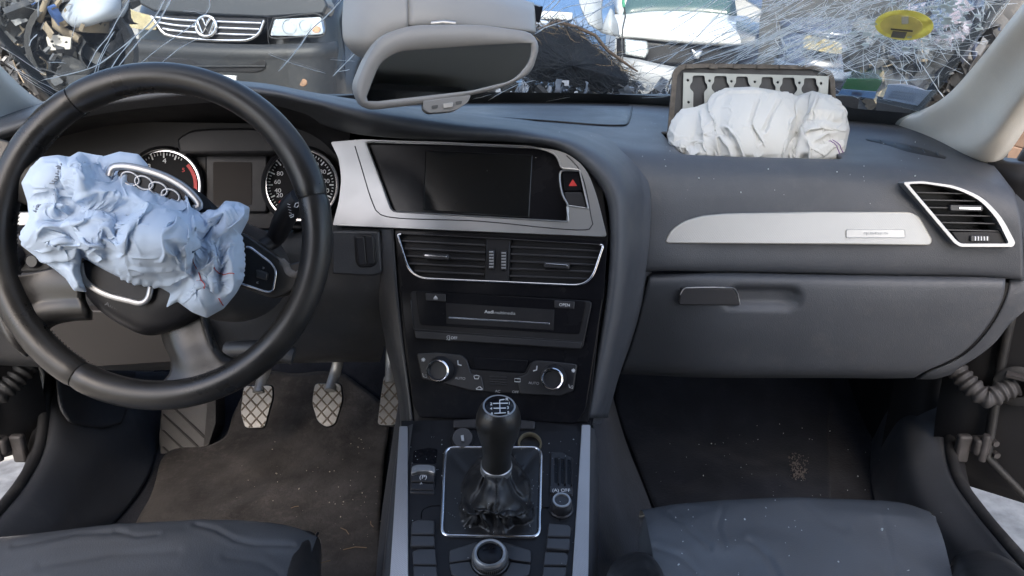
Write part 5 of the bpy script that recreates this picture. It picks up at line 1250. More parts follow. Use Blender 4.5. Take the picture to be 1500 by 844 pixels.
# ================================================================ rear-view mirror
rm = thing('rear_view_mirror', 'warm grey rear-view mirror knocked askew below its mount on the windscreen', 'mirror', aty(645, 20, 1.05))
PM = Plane(aty(650, 95, .97), (.20, -.95, .20))
head = rnd([(558, 52), (600, 37), (700, 36), (778, 47), (791, 66), (779, 108), (735, 130), (640, 150), (542, 162), (528, 154), (519, 128), (536, 86)], [18, 24, 20, 12, 12, 16, 20, 20, 10, 10, 12, 18], 6)
back = rnd([(548, 52), (600, 34), (700, 34), (776, 45), (786, 64), (774, 100), (735, 124), (640, 143), (530, 158), (512, 146), (504, 124), (520, 84)], [18, 24, 20, 12, 12, 16, 20, 20, 14, 14, 12, 18], 6)
gl = rnd([(583, 75), (680, 68), (779, 62.5), (777, 90), (752, 118), (690, 133), (540, 150), (536, 144), (556, 92)], [16, 8, 6, 14, 14, 8, 6, 5, 14], 5)
def resamp(o, n):
    P = np.array(o + [o[0]], float); L = np.concatenate([[0], np.cumsum(np.linalg.norm(np.diff(P, axis=0), axis=1))])
    # start at the topmost-left direction from the centre so outlines line up
    return [(np.interp(s, L, P[:, 0]), np.interp(s, L, P[:, 1])) for s in np.linspace(0, L[-1], n + 1)[:-1]]
def byangle(o, n, c):
    P = resamp(o, 900); A = np.array([math.atan2(y - c[1], x - c[0]) for x, y in P]); idx = []
    for k in range(n):
        a = -math.pi + 2*math.pi*(k + .5)/n; d = np.abs((A - a + math.pi) % (2*math.pi) - math.pi); idx.append(P[int(np.argmin(d))])
    return idx
cM = (655, 100)
def wid(o, s, c=cM): return [(c[0] + (x - c[0]) * s, c[1] + (y - c[1]) * s) for x, y in o]
n_ = 120; H, G, B = byangle(head, n_, cM), byangle(gl, n_, cM), byangle(back, n_, cM)
bm = bmesh.new()
rows = [PM.pts(G, -.004), PM.pts(G, .0005), PM.pts(wid(G, 1.02), .0025), [a.lerp(b, .5) + PM.n * .003 for a, b in zip(PM.pts(G, 0), PM.pts(H, 0))], PM.pts(wid(H, .985), .001), PM.pts(H, -.005), PM.pts(H, -.012)]
bm_grid(bm, rows, cu=True); finish('mirror_rim', bm, M['mirrorshell'], rm, angle=180)
bm = bmesh.new()
Hb = [p - Vector((0, 0, 0)) for p in PM.pts(wid(H, .992), -.0125)]
dv = Vector((-.020, .045, -.004))
rows = [Hb, [p + dv * .4 for p in Hb], [p.lerp(PM.at(*cM, 0), .04) + dv * .85 for p in Hb], [p.lerp(PM.at(*cM, 0), .18) + dv * 1.25 for p in Hb], [p.lerp(PM.at(*cM, 0), .6) + dv * 1.5 for p in Hb], [p.lerp(PM.at(*cM, 0), .98) + dv * 1.55 for p in Hb]]
bm_grid(bm, rows, cu=True); finish('mirror_shell', bm, M['mirrorshell'], rm, angle=180)
bm = bmesh.new(); bm_prism(bm, PM.pts(gl, 0), PM.n, -.004, -.0008); finish('mirror_glass', bm, M['mirror'], rm, smooth=False)
ch_ = prism('switch_bar', PM, rnd([(620, 148), (690, 139), (686, 150), (666, 163), (628, 166), (620, 160)], [3, 3, 6, 8, 8, 4]), -.02, .004, M['mirrorshell'], rm, bevel=.003, bseg=3)
for x, y in ((637, 157), (672, 151)): prism('switch_mark', PM, rnd([(x - 5, y - 2), (x + 5, y - 3.4), (x + 4, y + 1.6), (x - 4, y + 3)], 2), .004, .0046, mat('dark_grey_mark', (.10, .10, .10), .5), ch_, bevel=0)
prism('switch', PM, rnd([(649, 152), (664, 150), (663, 157), (650, 159)], 1.5), .004, .0065, mat('pale_switch', (.5, .48, .45), .4), ch_, bevel=.001)
# mount cover
rows = [
 [aty(507, -40, 1.13), aty(503, 0, 1.08), aty(501, 40, 1.04), aty(504, 62, 1.03), aty(520, 80, 1.04), aty(545, 92, 1.07)],
 [aty(540, -40, 1.08), aty(538, 0, 1.03), aty(536, 40, 1.005), aty(540, 64, 1.0), aty(552, 80, 1.01), aty(566, 92, 1.04)],
 [aty(595, -40, 1.06), aty(596, 0, 1.01), aty(597, 36, .995), aty(598, 50, 1.0), aty(600, 62, 1.02), aty(602, 72, 1.05)]]
grid('mount_cover', rows, 30, 24, M['mirrorshell'], rm, solid=.003)
rows = [
 [aty(597, -30, 1.06), aty(597, 2, 1.012), aty(598, 37, .997), aty(600, 42, 1.01), aty(602, 46, 1.05)],
 [aty(650, -24, 1.07), aty(650, 0, 1.02), aty(650, 36, 1.005), aty(650, 42, 1.015), aty(650, 46, 1.055)],
 [aty(715, -14, 1.10), aty(720, 5, 1.05), aty(722, 40, 1.03), aty(722, 45, 1.04), aty(722, 50, 1.08)],
 [aty(774, 2, 1.14), aty(777, 18, 1.10), aty(780, 45, 1.07), aty(780, 49, 1.08), aty(778, 52, 1.12)],
 [aty(782, 4, 1.16), aty(784, 20, 1.12), aty(785, 44, 1.10), aty(784, 48, 1.12), aty(782, 50, 1.15)]]
grid('mount_cover', rows, 44, 20, M['mirrorshell'], rm, solid=.003)
rows = [[aty(590, -28, 1.06), aty(712, -14, 1.10), aty(790, 10, 1.17)], [aty(590, -32, 1.16), aty(712, -12, 1.20), aty(795, 12, 1.25)], [aty(590, -6, 1.35), aty(712, 8, 1.33), aty(790, 34, 1.30)]]
grid('mount_back', rows, 14, 10, mat('dark_grey_cover', (.07, .065, .065), .5), rm)
tube('mount_stem', [aty(650, 30, 1.04), aty(648, 60, 1.03), aty(648, 85, 1.01)], .016, M['mirrorshell'], rm, seg=12)
tube('stem_ring', [aty(632, 36, 1.0) , aty(650, 34, 1.0), aty(668, 36, 1.0)], .004, M['silver'], rm, seg=8)

# ================================================================ passenger airbag cover, swung up
fl = thing('airbag_cover', 'hinged airbag cover standing open, its pale metal plate full of cutouts', 'airbag cover', aty(1100, 190, 1.37))
PFl = Plane(aty(1100, 140, 1.375), (0, -.985, .17))
oo = rnd([(977, 205), (986, 104), (996, 94), (1040, 93), (1195, 96), (1218, 104), (1223, 116), (1228, 205)], [2, 8, 8, 3, 12, 10, 8, 2], 5)
ii = rnd([(985, 203), (992, 110), (1001, 101), (1040, 99), (1194, 102), (1211, 108), (1216, 118), (1220, 203)], [2, 8, 8, 3, 10, 8, 6, 2], 5)
prism('cover_skin', PFl, oo, -.006, .0, M['dash2'], fl, bevel=.001)
M['foam'] = mat('brown_grey_foam_edge', (.13, .115, .10), .9, bump=(300, .6), var=.35, vscale=60)
prism('foam_edge', PFl, oo, .0, .006, M['foam'], fl, holes=[ii], bevel=.001)
rng = random.Random(5)
for k in range(6):
    x = 1010 + k * 34 + rng.uniform(-3, 3); prism('edge_clip', PFl, rnd([(x - 5, 95), (x + 5, 95.4), (x + 6, 101), (x - 6, 100.5)], 1), .006, .009, M['foam'], fl, bevel=.001)
bm = bmesh.new()
plate = [(1000, 107), (1212, 112), (1206, 200), (998, 200)]
holes = []
fx = [1006.5, 1038, 1070, 1104, 1137.5, 1169, 1200.5]
for a, b in zip(fx[:-1], fx[1:]):
    t = (a - 1000) / 212 * 5
    w = 7.5 if b != 1104 and a != 1104 else (9 if False else 7.5)
    la = a + (7 if a != 1104 else 10); rb = b - (7 if b != 1104 else 10)
    holes.append(rnd([(la, 111 + t), (rb, 111 + t), (rb + .5, 120 + t), (rb + 4, 125 + t), (rb + 4, 130 + t), (rb - 1, 135 + t), (rb - .5, 158 + t), (la + .5, 158 + t), (la + 1, 135 + t), (la - 4, 130 + t), (la - 4, 125 + t), (la - .5, 120 + t)], [3]*2 + [2]*4 + [3]*2 + [2]*4, 3))
for x in fx: holes.append(ell(x, 118 + (x - 1000) / 212 * 5, 2.0, 2.0, 10)); 
for x in fx: holes.append(ell(x + 1, 150 + (x - 1000) / 212 * 5, 2.0, 2.0, 10))
bm_prism(bm, PFl.pts(plate, 0), PFl.n, .005, .0065, [PFl.pts(h, 0) for h in holes])
finish('metal_plate', bm, mat('dull_zinc_plate', (.44, .46, .44), .5, metal=.15, var=.08), fl, smooth=False)

# ================================================================ doors, both standing open
def door(s, label):
    hx, hy = s * .832 - .035, 1.21
    u = Vector((s * .86, -.51, 0)); nrm = Vector((-s * .51, -.86, 0))
    d = bpy.data.objects.new('door', None); COL.objects.link(d); d.parent = BODY; d.location = Vector((hx, hy, .36)) - BODY.location; d['label'] = label; d.empty_display_size = .05
    zb = .365 if s > 0 else .43
    def P(a, z, h=0): return Vector((hx, hy, 0)) + u * a + nrm * h + Vector((0, 0, z))
    # painted shell
    rows = [[P(-.04, zb + .01, -.01), P(.3, zb, 0), P(1.08, zb, 0)], [P(-.05, .50, .0), P(.3, .50, .02), P(1.12, .50, .02)], [P(-.05, .75, .0), P(.3, .75, .03), P(1.16, .75, .03)], [P(-.05, .92, .0), P(.3, .93, .02), P(1.15, .96, .02)]]
    grid('door_shell', rows, 20, 20, M['blacksteel'], d, solid=.06)
    rows = [[P(.10, zb + .04, .03), P(.4, zb + .04, .045), P(1.05, zb + .04, .05)], [P(.08, .55, .06), P(.4, .55, .085), P(1.08, .55, .09)], [P(.06, .72, .05), P(.4, .70, .075), P(1.10, .70, .09)], [P(.05, .80, .045), P(.4, .80, .06), P(1.10, .82, .07)], [P(.03, .93, .03), P(.4, .95, .03), P(1.12, .97, .03)]]
    grid('door_trim', rows, 30, 30, M['dash2'], d, solid=.01)
    tube('trim_strip', [P(.07, .755, .064), P(.4, .752, .086), P(.8, .76, .09)], .012, M['silver'], d, seg=8, flat=.5)
    tube('door_seal', [P(.015, .86, .07), P(.02, .62, .075), P(.03, zb + .08, .08), P(.10, zb + .02, .08), P(.5, zb + .012, .08), P(1.05, zb + .012, .08)], .008, M['rubber'], d, seg=8)
    tube('frame_edge', [P(.05, .86, .03), P(.055, .60, .036), P(.07, zb + .10, .045), P(.14, zb + .065, .05), P(.5, zb + .05, .055), P(1.0, zb + .045, .055)], .005, M['dash2'], d, seg=8)
    # window frame and mirror foot
    tube('window_frame', [P(.02, .93, .0), P(.10, 1.06, .0), P(.35, 1.28, .0), P(.70, 1.40, .0), P(1.12, 1.38, .0)], .018, M['black'], d, seg=8)
    bm = bmesh.new(); bm_prism(bm, [P(.03, .94), P(.10, 1.06), P(.35, 1.27), P(.70, 1.39), P(1.10, 1.37), P(1.14, .96)], nrm, -.002, .002); finish('window', bm, glassmat('door_glass', (.80, .86, .85)), d, smooth=False)
    prism('mirror_foot', Plane(P(.06, .98), nrm), [pix(P(a_, z_)) for a_, z_ in ((-.02, .90), (.0, .96), (.05, 1.03), (.16, 1.10), (.30, 1.06), (.32, .94), (.2, .90))], -.02, .03, M['black'], d, bevel=.012, bseg=3)
    # hinges and check strap
    for z in (.465, .80):
        c = P(.018, z, .085)
        hg = box('hinge', c, (.028, .022, .030), M['rust'], d, bevel=.005)
        box('hinge_leaf', c + Vector((-s * .024, .008, -.010)), (.022, .014, .050), M['rust'], d, bevel=.004)
        lathe('hinge_pin', [(.0065, -.022), (.0065, .022), (.005, .025), (0, .025)], c + Vector((0, -.010, 0)), (0, 0, 1), M['rust'], d, seg=14)
        for dx, dz in ((.016, .010), (.022, -.012)): tube('bolt', [c + Vector((s * dx, -.004, dz)), c + Vector((s * dx, -.014, dz))], .0055, M['rust'], d, seg=6)
    tube('check_strap', [P(.03, .60, .09), P(.10, .60, .10)], .010, M['rust'], d, seg=6, flat=.5)
    tube('door_edge_fold', [P(.10, .86, .085), P(.11, .62, .09), P(.13, .50, .09), P(.22, .455, .10), P(.5, .44, .105)], .006, M['blacksteel'], d, seg=8)
    prism('triangle_tag', Plane(P(.16, .56, .10), nrm), [pix(P(.15, .55, .10)), pix(P(.19, .57, .10)), pix(P(.185, .53, .10))], 0, .001, M['printdim'], d, bevel=0)
    # ribbed cable sleeve between body and door
    a, b = P(-.055, .60, .075), P(.045, .58, .085)
    mid = (a + b) / 2 + Vector((0, -.03, -.03))
    pts_ = crs([a, a.lerp(mid, .6) + Vector((0, -.008, -.006)), mid, b.lerp(mid, .5), b], 180)
    tube('cable_sleeve', [tuple(p) for p in pts_], [.0155 + .0018 * math.sin(i * 2 * math.pi / 16) for i in range(180)], mat('grey_rubber_sleeve', (.045, .043, .044) if s > 0 else (.014, .014, .015), .6, var=.2), d, seg=16)
    lathe('sleeve_flange', [(.017, 0), (.032, .004), (.034, .010), (.029, .014), (.017, .014)], P(.048, .58, .075), nrm, M['rubber'], d, seg=28)
    return d
door(1, 'dark passenger door standing open with ribbed cable sleeve and hinges')
door(-1, 'dark driver door standing open beside the sill left of the wheel')
# body hinge pillars
for s in (-1, 1):
    bm = bmesh.new()
    rows = [[Vector((s * 0.750 - .035, 1.33, .30)), Vector((s * 0.750 - .035, 1.33, .60)), Vector((s * 0.745 - .035, 1.34, .92))], [Vector((s * 0.770 - .035, 1.25, .30)), Vector((s * 0.770 - .035, 1.25, .60)), Vector((s * 0.765 - .035, 1.26, .92))],
            [Vector((s * 0.835 - .035, 1.27, .30)), Vector((s * 0.835 - .035, 1.27, .60)), Vector((s * 0.825 - .035, 1.28, .92))], [Vector((s * 0.915 - .035, 1.36, .30)), Vector((s * 0.915 - .035, 1.36, .60)), Vector((s * 0.895 - .035, 1.38, .94))], [Vector((s * 0.915 - .035, 1.9, .30)), Vector((s * 0.915 - .035, 1.9, .60)), Vector((s * 0.895 - .035, 1.9, .94))]]
    grid('front_wing', rows, 12, 24, M['blacksteel'], BODY)

# ================================================================ outside, seen through the windscreen
M['vanpaint'] = mat('dark_grey_van_paint', (.011, .014, .019), .35, coat=.35, dust=.12, dcol=(.2, .2, .2), var=.08, vscale=2)
M['vanplastic'] = mat('faded_grey_bumper', (.014, .016, .019), .55, dust=.15, var=.12, vscale=3)
M['lamp'] = glassmat('clear_lamp_lens', (.92, .94, .95), .05, 1.2, haze=.05)
M['lampchrome'] = mat('lamp_reflector', (.50, .51, .53), .16, metal=1, bump=(25, .8, 'cell'))
M['lampold'] = glassmat('yellowed_lamp_lens', (.86, .80, .62), .1, 1.5, haze=.35, hcol=(.7, .62, .42))
M['orange'] = mat('amber_lens', (.60, .22, .05), .3)
M['darkglass'] = mat('dark_car_glass', (.03, .045, .05), .06, spec=.8)
M['tyre'] = mat('tyre_rubber', (.015, .015, .015), .8, dust=.3)
# ---- van: front turned a little to the right
VAN = thing('van', 'dark grey van with chrome grille bars and round badge facing the windscreen', 'van', (-3.0, 8.2, 0))
PVn = Plane(aty(310, 60, 7.0), (-.10, -.985, .13))
v0 = PVn
def vp(px, py, h=0): return PVn.at(px, py, h)
# body loft behind the face: sections from the front to the rear
cxv = vp(320, 40).x; ax_ = Vector((.10, .99, 0)).normalized(); rx_ = Vector((.99, -.10, 0)).normalized()
o_ = vp(325, 40); o_.z = 0
def VB(a, b, z): return o_ + rx_ * a + ax_ * b + Vector((0, 0, z))
def sect(b, w, z0, z1, bow=.0, n=15):
    pts_ = []
    for t in np.linspace(-1, 1, n): pts_.append(VB(w * t, b + bow * t * t, 0))
    return pts_
rows = []
for (b, w, z) in ((.10, .90, .20), (.02, .93, .34), (.0, .94, .48), (-.02, .94, .60), (.0, .94, .66), (.06, .94, .74), (.10, .93, .98), (.16, .92, 1.10), (.45, .90, 1.22), (.85, .88, 1.32), (1.35, .84, 1.75), (1.55, .80, 1.92), (2.2, .80, 1.98), (4.6, .80, 1.98)):
    rows.append([VB(w * math.sin(t * 1.5708), b + .32 * abs(t) ** 3.2 * (1 if b < 1 else .3), z - (.10 * abs(t)**6 if z > 1.8 else 0)) for t in np.linspace(-1, 1, 21)])
V = loft([list(map(tuple, r)) for r in rows], 41, 70)
bm = bmesh.new(); bm_grid(bm, V); finish('body', bm, M['vanpaint'], VAN, angle=180)
for s in (-1, 1):
    bm = bmesh.new(); bm_grid(bm, [[VB(s * .93, .32, .3), VB(s * .95, 1.5, .3), VB(s * .95, 4.6, .3)], [VB(s * .95, .36, 1.0), VB(s * .96, 1.5, 1.1), VB(s * .96, 4.6, 1.1)], [VB(s * .82, 1.6, 1.85), VB(s * .82, 1.9, 1.9), VB(s * .82, 4.6, 1.9)]]); finish('body_side', bm, M['vanpaint'], VAN, angle=180)
    for b in (.95, 3.9): lathe('wheel', [(.0, -.02), (.2, -.02), (.22, .0), (.32, .0), (.33, .05), (.33, .2), (.3, .22)], VB(s * .97, b, .33), rx_ * -s, M['tyre'], VAN, seg=28)
rows = [[VB(.78 * t, .98 + .05 * abs(t)**3, 1.36) for t in (-1, -.5, 0, .5, 1)], [VB(.74 * t, 1.36 + .05 * abs(t)**3, 1.80) for t in (-1, -.5, 0, .5, 1)]]
grid('windscreen', rows, 12, 6, M['darkglass'], VAN, solid=.02)
# the face plates lie proud of the body
F0 = .10
def vprism(name, pix, d0, d1, m, par=VAN, bev=.006, holes=()): return prism(name, PVn, pix, d0 + F0, d1 + F0, m, par, holes=holes, bevel=bev)
vprism('bonnet_lip', rnd([(196, 2), (225, 17), (300, 22), (392, 26), (474, 21), (480, 8), (470, -12), (330, -16), (200, -12)], 4), -.20, .02, M['vanpaint'], bev=.02)
gp = vprism('grille', rnd([(219, 22), (300, 25), (389, 27.5), (380, 49), (368, 58), (350, 60.5), (290, 58), (246, 52), (232, 42)], [3, 2, 3, 8, 6, 6, 6, 6, 4]), -.03, .03, M['black'], bev=.01)
def vt_(name, pix, r, m, par, lift): return tube(name, PVn.pts(smooth2(pix, 24), lift + F0), r, m, par, seg=8)
for pts_ in ([(228, 25), (262, 29), (340, 32.5), (383, 34)], [(233, 33), (262, 37.5), (330, 41), (380, 43)], [(239, 42), (265, 46), (330, 50), (375, 51.5)]):
    vt_('grille_bar', pts_, .0105, M['chrome'], gp, .04)
vt_('grille_rim', [(222, 24), (229, 34), (240, 49), (250, 52.5), (290, 57.5), (345, 59.5), (365, 58), (379, 49), (387, 30)], .012, M['chrome'], gp, .036)
bdv = vprism('badge', ell(302, 38.5, 15.5, 15.8, 40), .03, .06, M['black'], gp, .004)
def ringpts(cx, cy, r, lift, n=40): return PVn.pts(ell(cx, cy, r, r * 1.02, n), lift + F0)
tube('badge_ring', ringpts(302, 38.5, 14.6, .066), .013, M['chrome'], bdv, seg=10, closed=True)
for q in ([(296.5, 27.5), (302, 38.5), (307.5, 27.5)],):
    tube('letter_v', PVn.pts(q, .068 + F0), .013, M['chrome'], bdv, seg=8)
tube('letter_w', PVn.pts([(290, 32.5), (296.5, 50.0), (302, 40.0), (307.5, 50.0), (314, 32.5)], .068 + F0), .013, M['chrome'], bdv, seg=8)
def lampunit(o, lens, par, bulbs):
    L = vprism('headlight', o, -.06, .0, M['lampchrome'], par, .004)
    for (x, y, r) in bulbs:
        p = PVn.at(x, y, .0 + F0); lathe('reflector_bowl', [(r, .004), (r * .92, .006), (r * .7, -.02), (r * .3, -.035), (0, -.04)], p, PVn.n, M['lampchrome'], L, seg=28)
    vprism('lens', o, .022, .028, lens, L, .004)
    return L
hl = lampunit(rnd([(401, 28), (470, 24.5), (474, 50), (440, 53), (395, 52.5)], [4, 3, 4, 6, 3]), M['lamp'], VAN, [(424, 40, .062), (447, 38, .05)])
vprism('indicator', ell(463, 43, 6, 5.5, 20), .0, .012, M['orange'], hl, .003)
vt_('lamp_surround', [(400, 27), (471, 23.5), (475, 51), (440, 54), (394, 53.5), (400, 27)], .006, M['vanplastic'], hl, .02)
hl2 = lampunit(rnd([(184, 10), (200, 17), (222, 23), (230, 44), (205, 43), (178, 38)], 4), M['lampold'], VAN, [(205, 31, .055)])
# bumper with a ledge and an air slot
rowsb = [[(176, 62, .02), (250, 68, .06), (330, 72, .08), (410, 73, .06), (468, 70, .0), (490, 66, -.15)], [(176, 68, .06), (250, 74, .10), (330, 78, .12), (410, 79, .10), (468, 76, .04), (490, 72, -.12)],
         [(178, 76, .05), (250, 83, .09), (330, 86, .11), (410, 86, .09), (466, 83, .03), (488, 79, -.13)], [(178, 112, .03), (250, 118, .07), (330, 120, .09), (410, 120, .07), (464, 116, .01), (486, 110, -.15)],
         [(182, 148, .02), (250, 152, .06), (330, 154, .08), (410, 154, .06), (462, 150, .0), (484, 144, -.16)]]
grid('bumper', [[PVn.at(x, y, h + F0) for x, y, h in r] for r in rowsb], 40, 30, M['vanplastic'], VAN, solid=.05)
sl_v = vprism('air_slot', rnd([(214, 83), (300, 86), (388, 86), (391, 94), (386, 104), (372, 107), (300, 106), (222, 102)], 5), .05, .150, M['black'], VAN, .01)
vprism('slot_blade', [(220, 93), (300, 96), (388, 96), (388, 98), (300, 98.5), (220, 96)], .150, .165, M['vanplastic'], sl_v, .003)
vprism('number_plate', rnd([(300, 108), (346, 111), (345, 121), (300, 119)], 1), .12, .16, mat('dirty_plate', (.5, .5, .5), .6, var=.2), VAN, .003)
vprism('tow_cover', ell(443, 121, 6.5, 6, 20), .03, .098, mat('rusty_tow_eye', (.22, .13, .08), .8, var=.4, vscale=30), VAN, .006)
# seam lines
vt_('panel_seam', [(392, 27), (393, 60), (396, 70)], .004, M['black'], VAN, .03)

# ---- helper for crumpled sheet metal and clutter
def crumple(bm, c, sx, sy, rot, amp, n=7, seed=0):
    rows = []
    for j in range(n):
        r = []
        for i in range(n):
            p = Vector(((i/(n-1) - .5) * sx, amp * (mnoise.noise(Vector((i * .7 + seed, j * .7, seed))) + .6 * abs(mnoise.noise(Vector((i*1.7, j*1.7 + seed, 5))))), (j/(n-1) - .5) * sy))
            r.append(Vector(c) + rot @ p)
        rows.append(r)
    bm_grid(bm, rows)
from mathutils import Euler
def clutter(name, x0, x1, y0, y1, Y0, Y1, n, m, seed, smin=.05, smax=.25, parent=None):
    rg = random.Random(seed); bm = bmesh.new()
    for k in range(n):
        p = aty(rg.uniform(x0, x1), rg.uniform(y0, y1), rg.uniform(Y0, Y1)); s = rg.uniform(smin, smax)
        rot = Euler((rg.uniform(-1.2, 1.2), rg.uniform(-1.5, 1.5), rg.uniform(-1.5, 1.5))).to_matrix()
        t = rg.random()
        if t < .5: crumple(bm, p, s * 1.6, s, rot, s * .25, 5, rg.random() * 50)
        elif t < .75: bm_box(bm, p, (s, s * .5, s * .35), rot)
        else:
            d = rot @ Vector((s * 1.2, 0, 0)); e = rot @ Vector((0, s * .3, 0)); bm_tube(bm, [p - d, p - d * .3 + e, p + d * .4 + e, p + d], s * .07, 6)
    o = finish(name, bm, m, parent, angle=30); o['kind'] = 'stuff'; return o
M['junkdark'] = mat('dark_scrap', (.022, .024, .027), .6, var=.5, vscale=5, dust=.5, dscale=12)
M['junkgrey'] = mat('grey_scrap', (.09, .093, .097), .5, metal=.3, var=.4, vscale=5)
M['junktan'] = mat('tan_scrap', (.17, .14, .10), .8, var=.4, vscale=5)
M['junkblue'] = mat('blue_scrap', (.05, .10, .25), .5, var=.3)
M['whitepaint'] = mat('white_car_paint', (.62, .63, .63), .3, coat=.3, dust=.15, var=.03)
M['bluepaint'] = mat('slate_blue_car_paint', (.040, .052, .085), .28, coat=.6, dust=.2, var=.1, vscale=2)
# ---- wreck on the left
WR = thing('wrecked_car', 'stripped wrecked car front with a torn white bumper left of the van', 'wreck', aty(90, 150, 5.2) * 1)
rows = [[aty(92, 22, 5.0), aty(112, -8, 5.0), aty(140, -30, 5.1), aty(190, -40, 5.3)], [aty(99, 30, 4.85), aty(125, 10, 4.8), aty(155, -5, 4.9), aty(188, -12, 5.2)],
        [aty(106, 34, 4.85), aty(130, 28, 4.75), aty(155, 18, 4.8), aty(182, 14, 5.1)], [aty(112, 35, 5.0), aty(130, 33, 4.95), aty(152, 28, 5.0), aty(176, 32, 5.2)]]
grid('bumper', rows, 24, 18, mat('bluish_white_bumper', (.30, .33, .37), .4, var=.06, dust=.2), WR, solid=.02)
rows = [[aty(110, 36, 5.0), aty(135, 34, 4.95), aty(155, 30, 5.0), aty(172, 36, 5.1)], [aty(112, 46, 5.0), aty(135, 48, 4.95), aty(155, 48, 5.0), aty(166, 50, 5.1)]]
grid('bumper_underside', rows, 10, 6, M['junktan'], WR, solid=.02)
Pq = Plane(aty(85, 62, 4.9), (.05, -1, .1))
br = prism('bracket_plate', Pq, rnd([(67, 54), (80, 51), (104, 55), (103, 72), (72, 74)], 2), -.01, .01, mat('beige_bracket', (.42, .40, .36), .6, var=.15), WR, holes=[ell(76, 61, 2.4, 2, 10), ell(97, 62, 2.2, 1.6, 10), ell(87, 57, 1.4, 1.2, 8)], bevel=.002)
tube('strut', [aty(72, 4, 5), aty(82, 20, 4.95), aty(83, 38, 4.95), aty(100, 50, 4.95), aty(118, 58, 4.95)], .028, M['junktan'], WR, seg=8)
tube('pipe', [aty(70, -4, 4.9), aty(64, 12, 4.9), aty(58, 30, 4.95)], .02, M['junktan'], WR, seg=8)
lathe('wheel', [(.0, -.05), (.16, -.05), (.18, .0), (.27, .0), (.30, .05), (.30, .18), (.26, .2)], aty(130, 72, 5.1), (.2, -.95, .1), M['tyre'], WR, seg=30)
clutter('scrap_metal', -30, 178, -6, 140, 4.9, 5.8, 420, M['junkdark'], 1, .025, .15, parent=WR)
clutter('scrap_metal', -20, 120, -4, 130, 4.7, 5.5, 110, M['junkgrey'], 2, .012, .07, parent=WR)
clutter('scrap_metal', -10, 120, 0, 130, 4.7, 5.3, 40, M['junktan'], 3, .012, .06, parent=WR)
clutter('scrap_metal', 30, 90, 0, 40, 4.8, 5.2, 6, M['junkblue'], 4, .05, .12, parent=WR)

# ---- white car
WC_ = thing('car', 'white hatchback with a sunlit bonnet behind the airbag cover', 'car', aty(1020, 160, 8.5))
def wa(x, y, Y): return aty(x, y, Y)
rows = [[wa(912, 24, 9.4), wa(960, 19, 9.4), wa(1020, 20, 9.4), wa(1080, 27, 9.3), wa(1100, 33, 9.2)], [wa(908, 34, 9.0), wa(960, 30, 8.9), wa(1020, 33, 8.8), wa(1085, 40, 8.8), wa(1112, 47, 8.9)],
        [wa(906, 46, 8.6), wa(960, 48, 8.5), wa(1020, 53, 8.4), wa(1085, 58, 8.45), wa(1118, 60, 8.6)], [wa(906, 50, 8.55), wa(960, 55, 8.42), wa(1020, 60, 8.35), wa(1085, 64, 8.4), wa(1120, 65, 8.55)], [wa(907, 54, 8.6), wa(960, 58, 8.5), wa(1020, 63, 8.42), wa(1085, 66, 8.5), wa(1122, 68, 8.6)]]
grid('bonnet', rows, 30, 24, M['whitepaint'], WC_, solid=.02)
rows = [[wa(912, 22, 9.42), wa(960, 18, 9.42), wa(1020, 19, 9.42), wa(1080, 26, 9.32)], [wa(930, -40, 10.0), wa(965, -42, 10.0), wa(1020, -42, 10.0), wa(1070, -38, 9.9)]]
grid('windscreen', rows, 12, 6, mat('teal_car_glass', (.05, .09, .09), .05, spec=.8), WC_, solid=.01)
rows = [[wa(1098, 33, 9.2), wa(1118, 60, 8.62), wa(1128, 80, 8.65), wa(1130, 110, 8.7), wa(1128, 160, 8.75)], [wa(1112, 30, 9.6), wa(1132, 56, 9.2), wa(1140, 78, 9.2), wa(1142, 110, 9.2), wa(1140, 160, 9.2)]]
grid('front_wing', rows, 16, 6, M['whitepaint'], WC_, solid=.02)
PWc = Plane(wa(1020, 80, 8.48), (.0, -1, .1))
bm_rows = [[wa(904, 56, 8.62), wa(960, 60, 8.5), wa(1020, 64, 8.45), wa(1085, 67, 8.5), wa(1124, 70, 8.62)], [wa(904, 95, 8.6), wa(960, 97, 8.46), wa(1020, 98, 8.42), wa(1085, 98, 8.46), wa(1128, 98, 8.6)]]
grid('front_panel', bm_rows, 20, 6, M['black'], WC_, solid=.03)
bm_rows = [[wa(900, 82, 8.50), wa(935, 88, 8.38), wa(968, 96, 8.34), wa(1020, 104, 8.32), wa(1090, 102, 8.36), wa(1130, 98, 8.56)], [wa(900, 112, 8.46), wa(935, 116, 8.32), wa(968, 118, 8.28), wa(1020, 122, 8.26), wa(1090, 120, 8.3), wa(1132, 116, 8.54)], [wa(900, 160, 8.5), wa(935, 164, 8.4), wa(968, 166, 8.36), wa(1020, 168, 8.34), wa(1090, 166, 8.38), wa(1132, 160, 8.6)]]
grid('bumper', bm_rows, 24, 14, mat('grey_white_bumper', (.20, .21, .225), .4, dust=.25, var=.06), WC_, solid=.03)
prism('lower_grille', PWc, rnd([(985, 108), (1080, 108), (1074, 122), (992, 122)], 4), .12, .30, M['black'], WC_, bevel=.01)
h1 = prism('headlight', PWc, rnd([(915, 57), (948, 61), (950, 76), (945, 85), (916, 79)], 3), .0, .10, M['lampchrome'], WC_, bevel=.01); prism('lens', PWc, rnd([(914, 56), (949, 60), (951, 76), (945, 86), (915, 80)], 3), .12, .13, M['lamp'], h1, bevel=.004)
h2 = prism('headlight', PWc, rnd([(1089, 70), (1104, 66), (1120, 66), (1127, 80), (1126, 93), (1096, 92), (1087, 84)], 4), .0, .06, M['lampchrome'], WC_, bevel=.01); prism('lens', PWc, rnd([(1088, 69), (1104, 65), (1121, 65), (1128, 80), (1127, 94), (1095, 93), (1086, 84)], 4), .08, .09, M['lamp'], h2, bevel=.004)
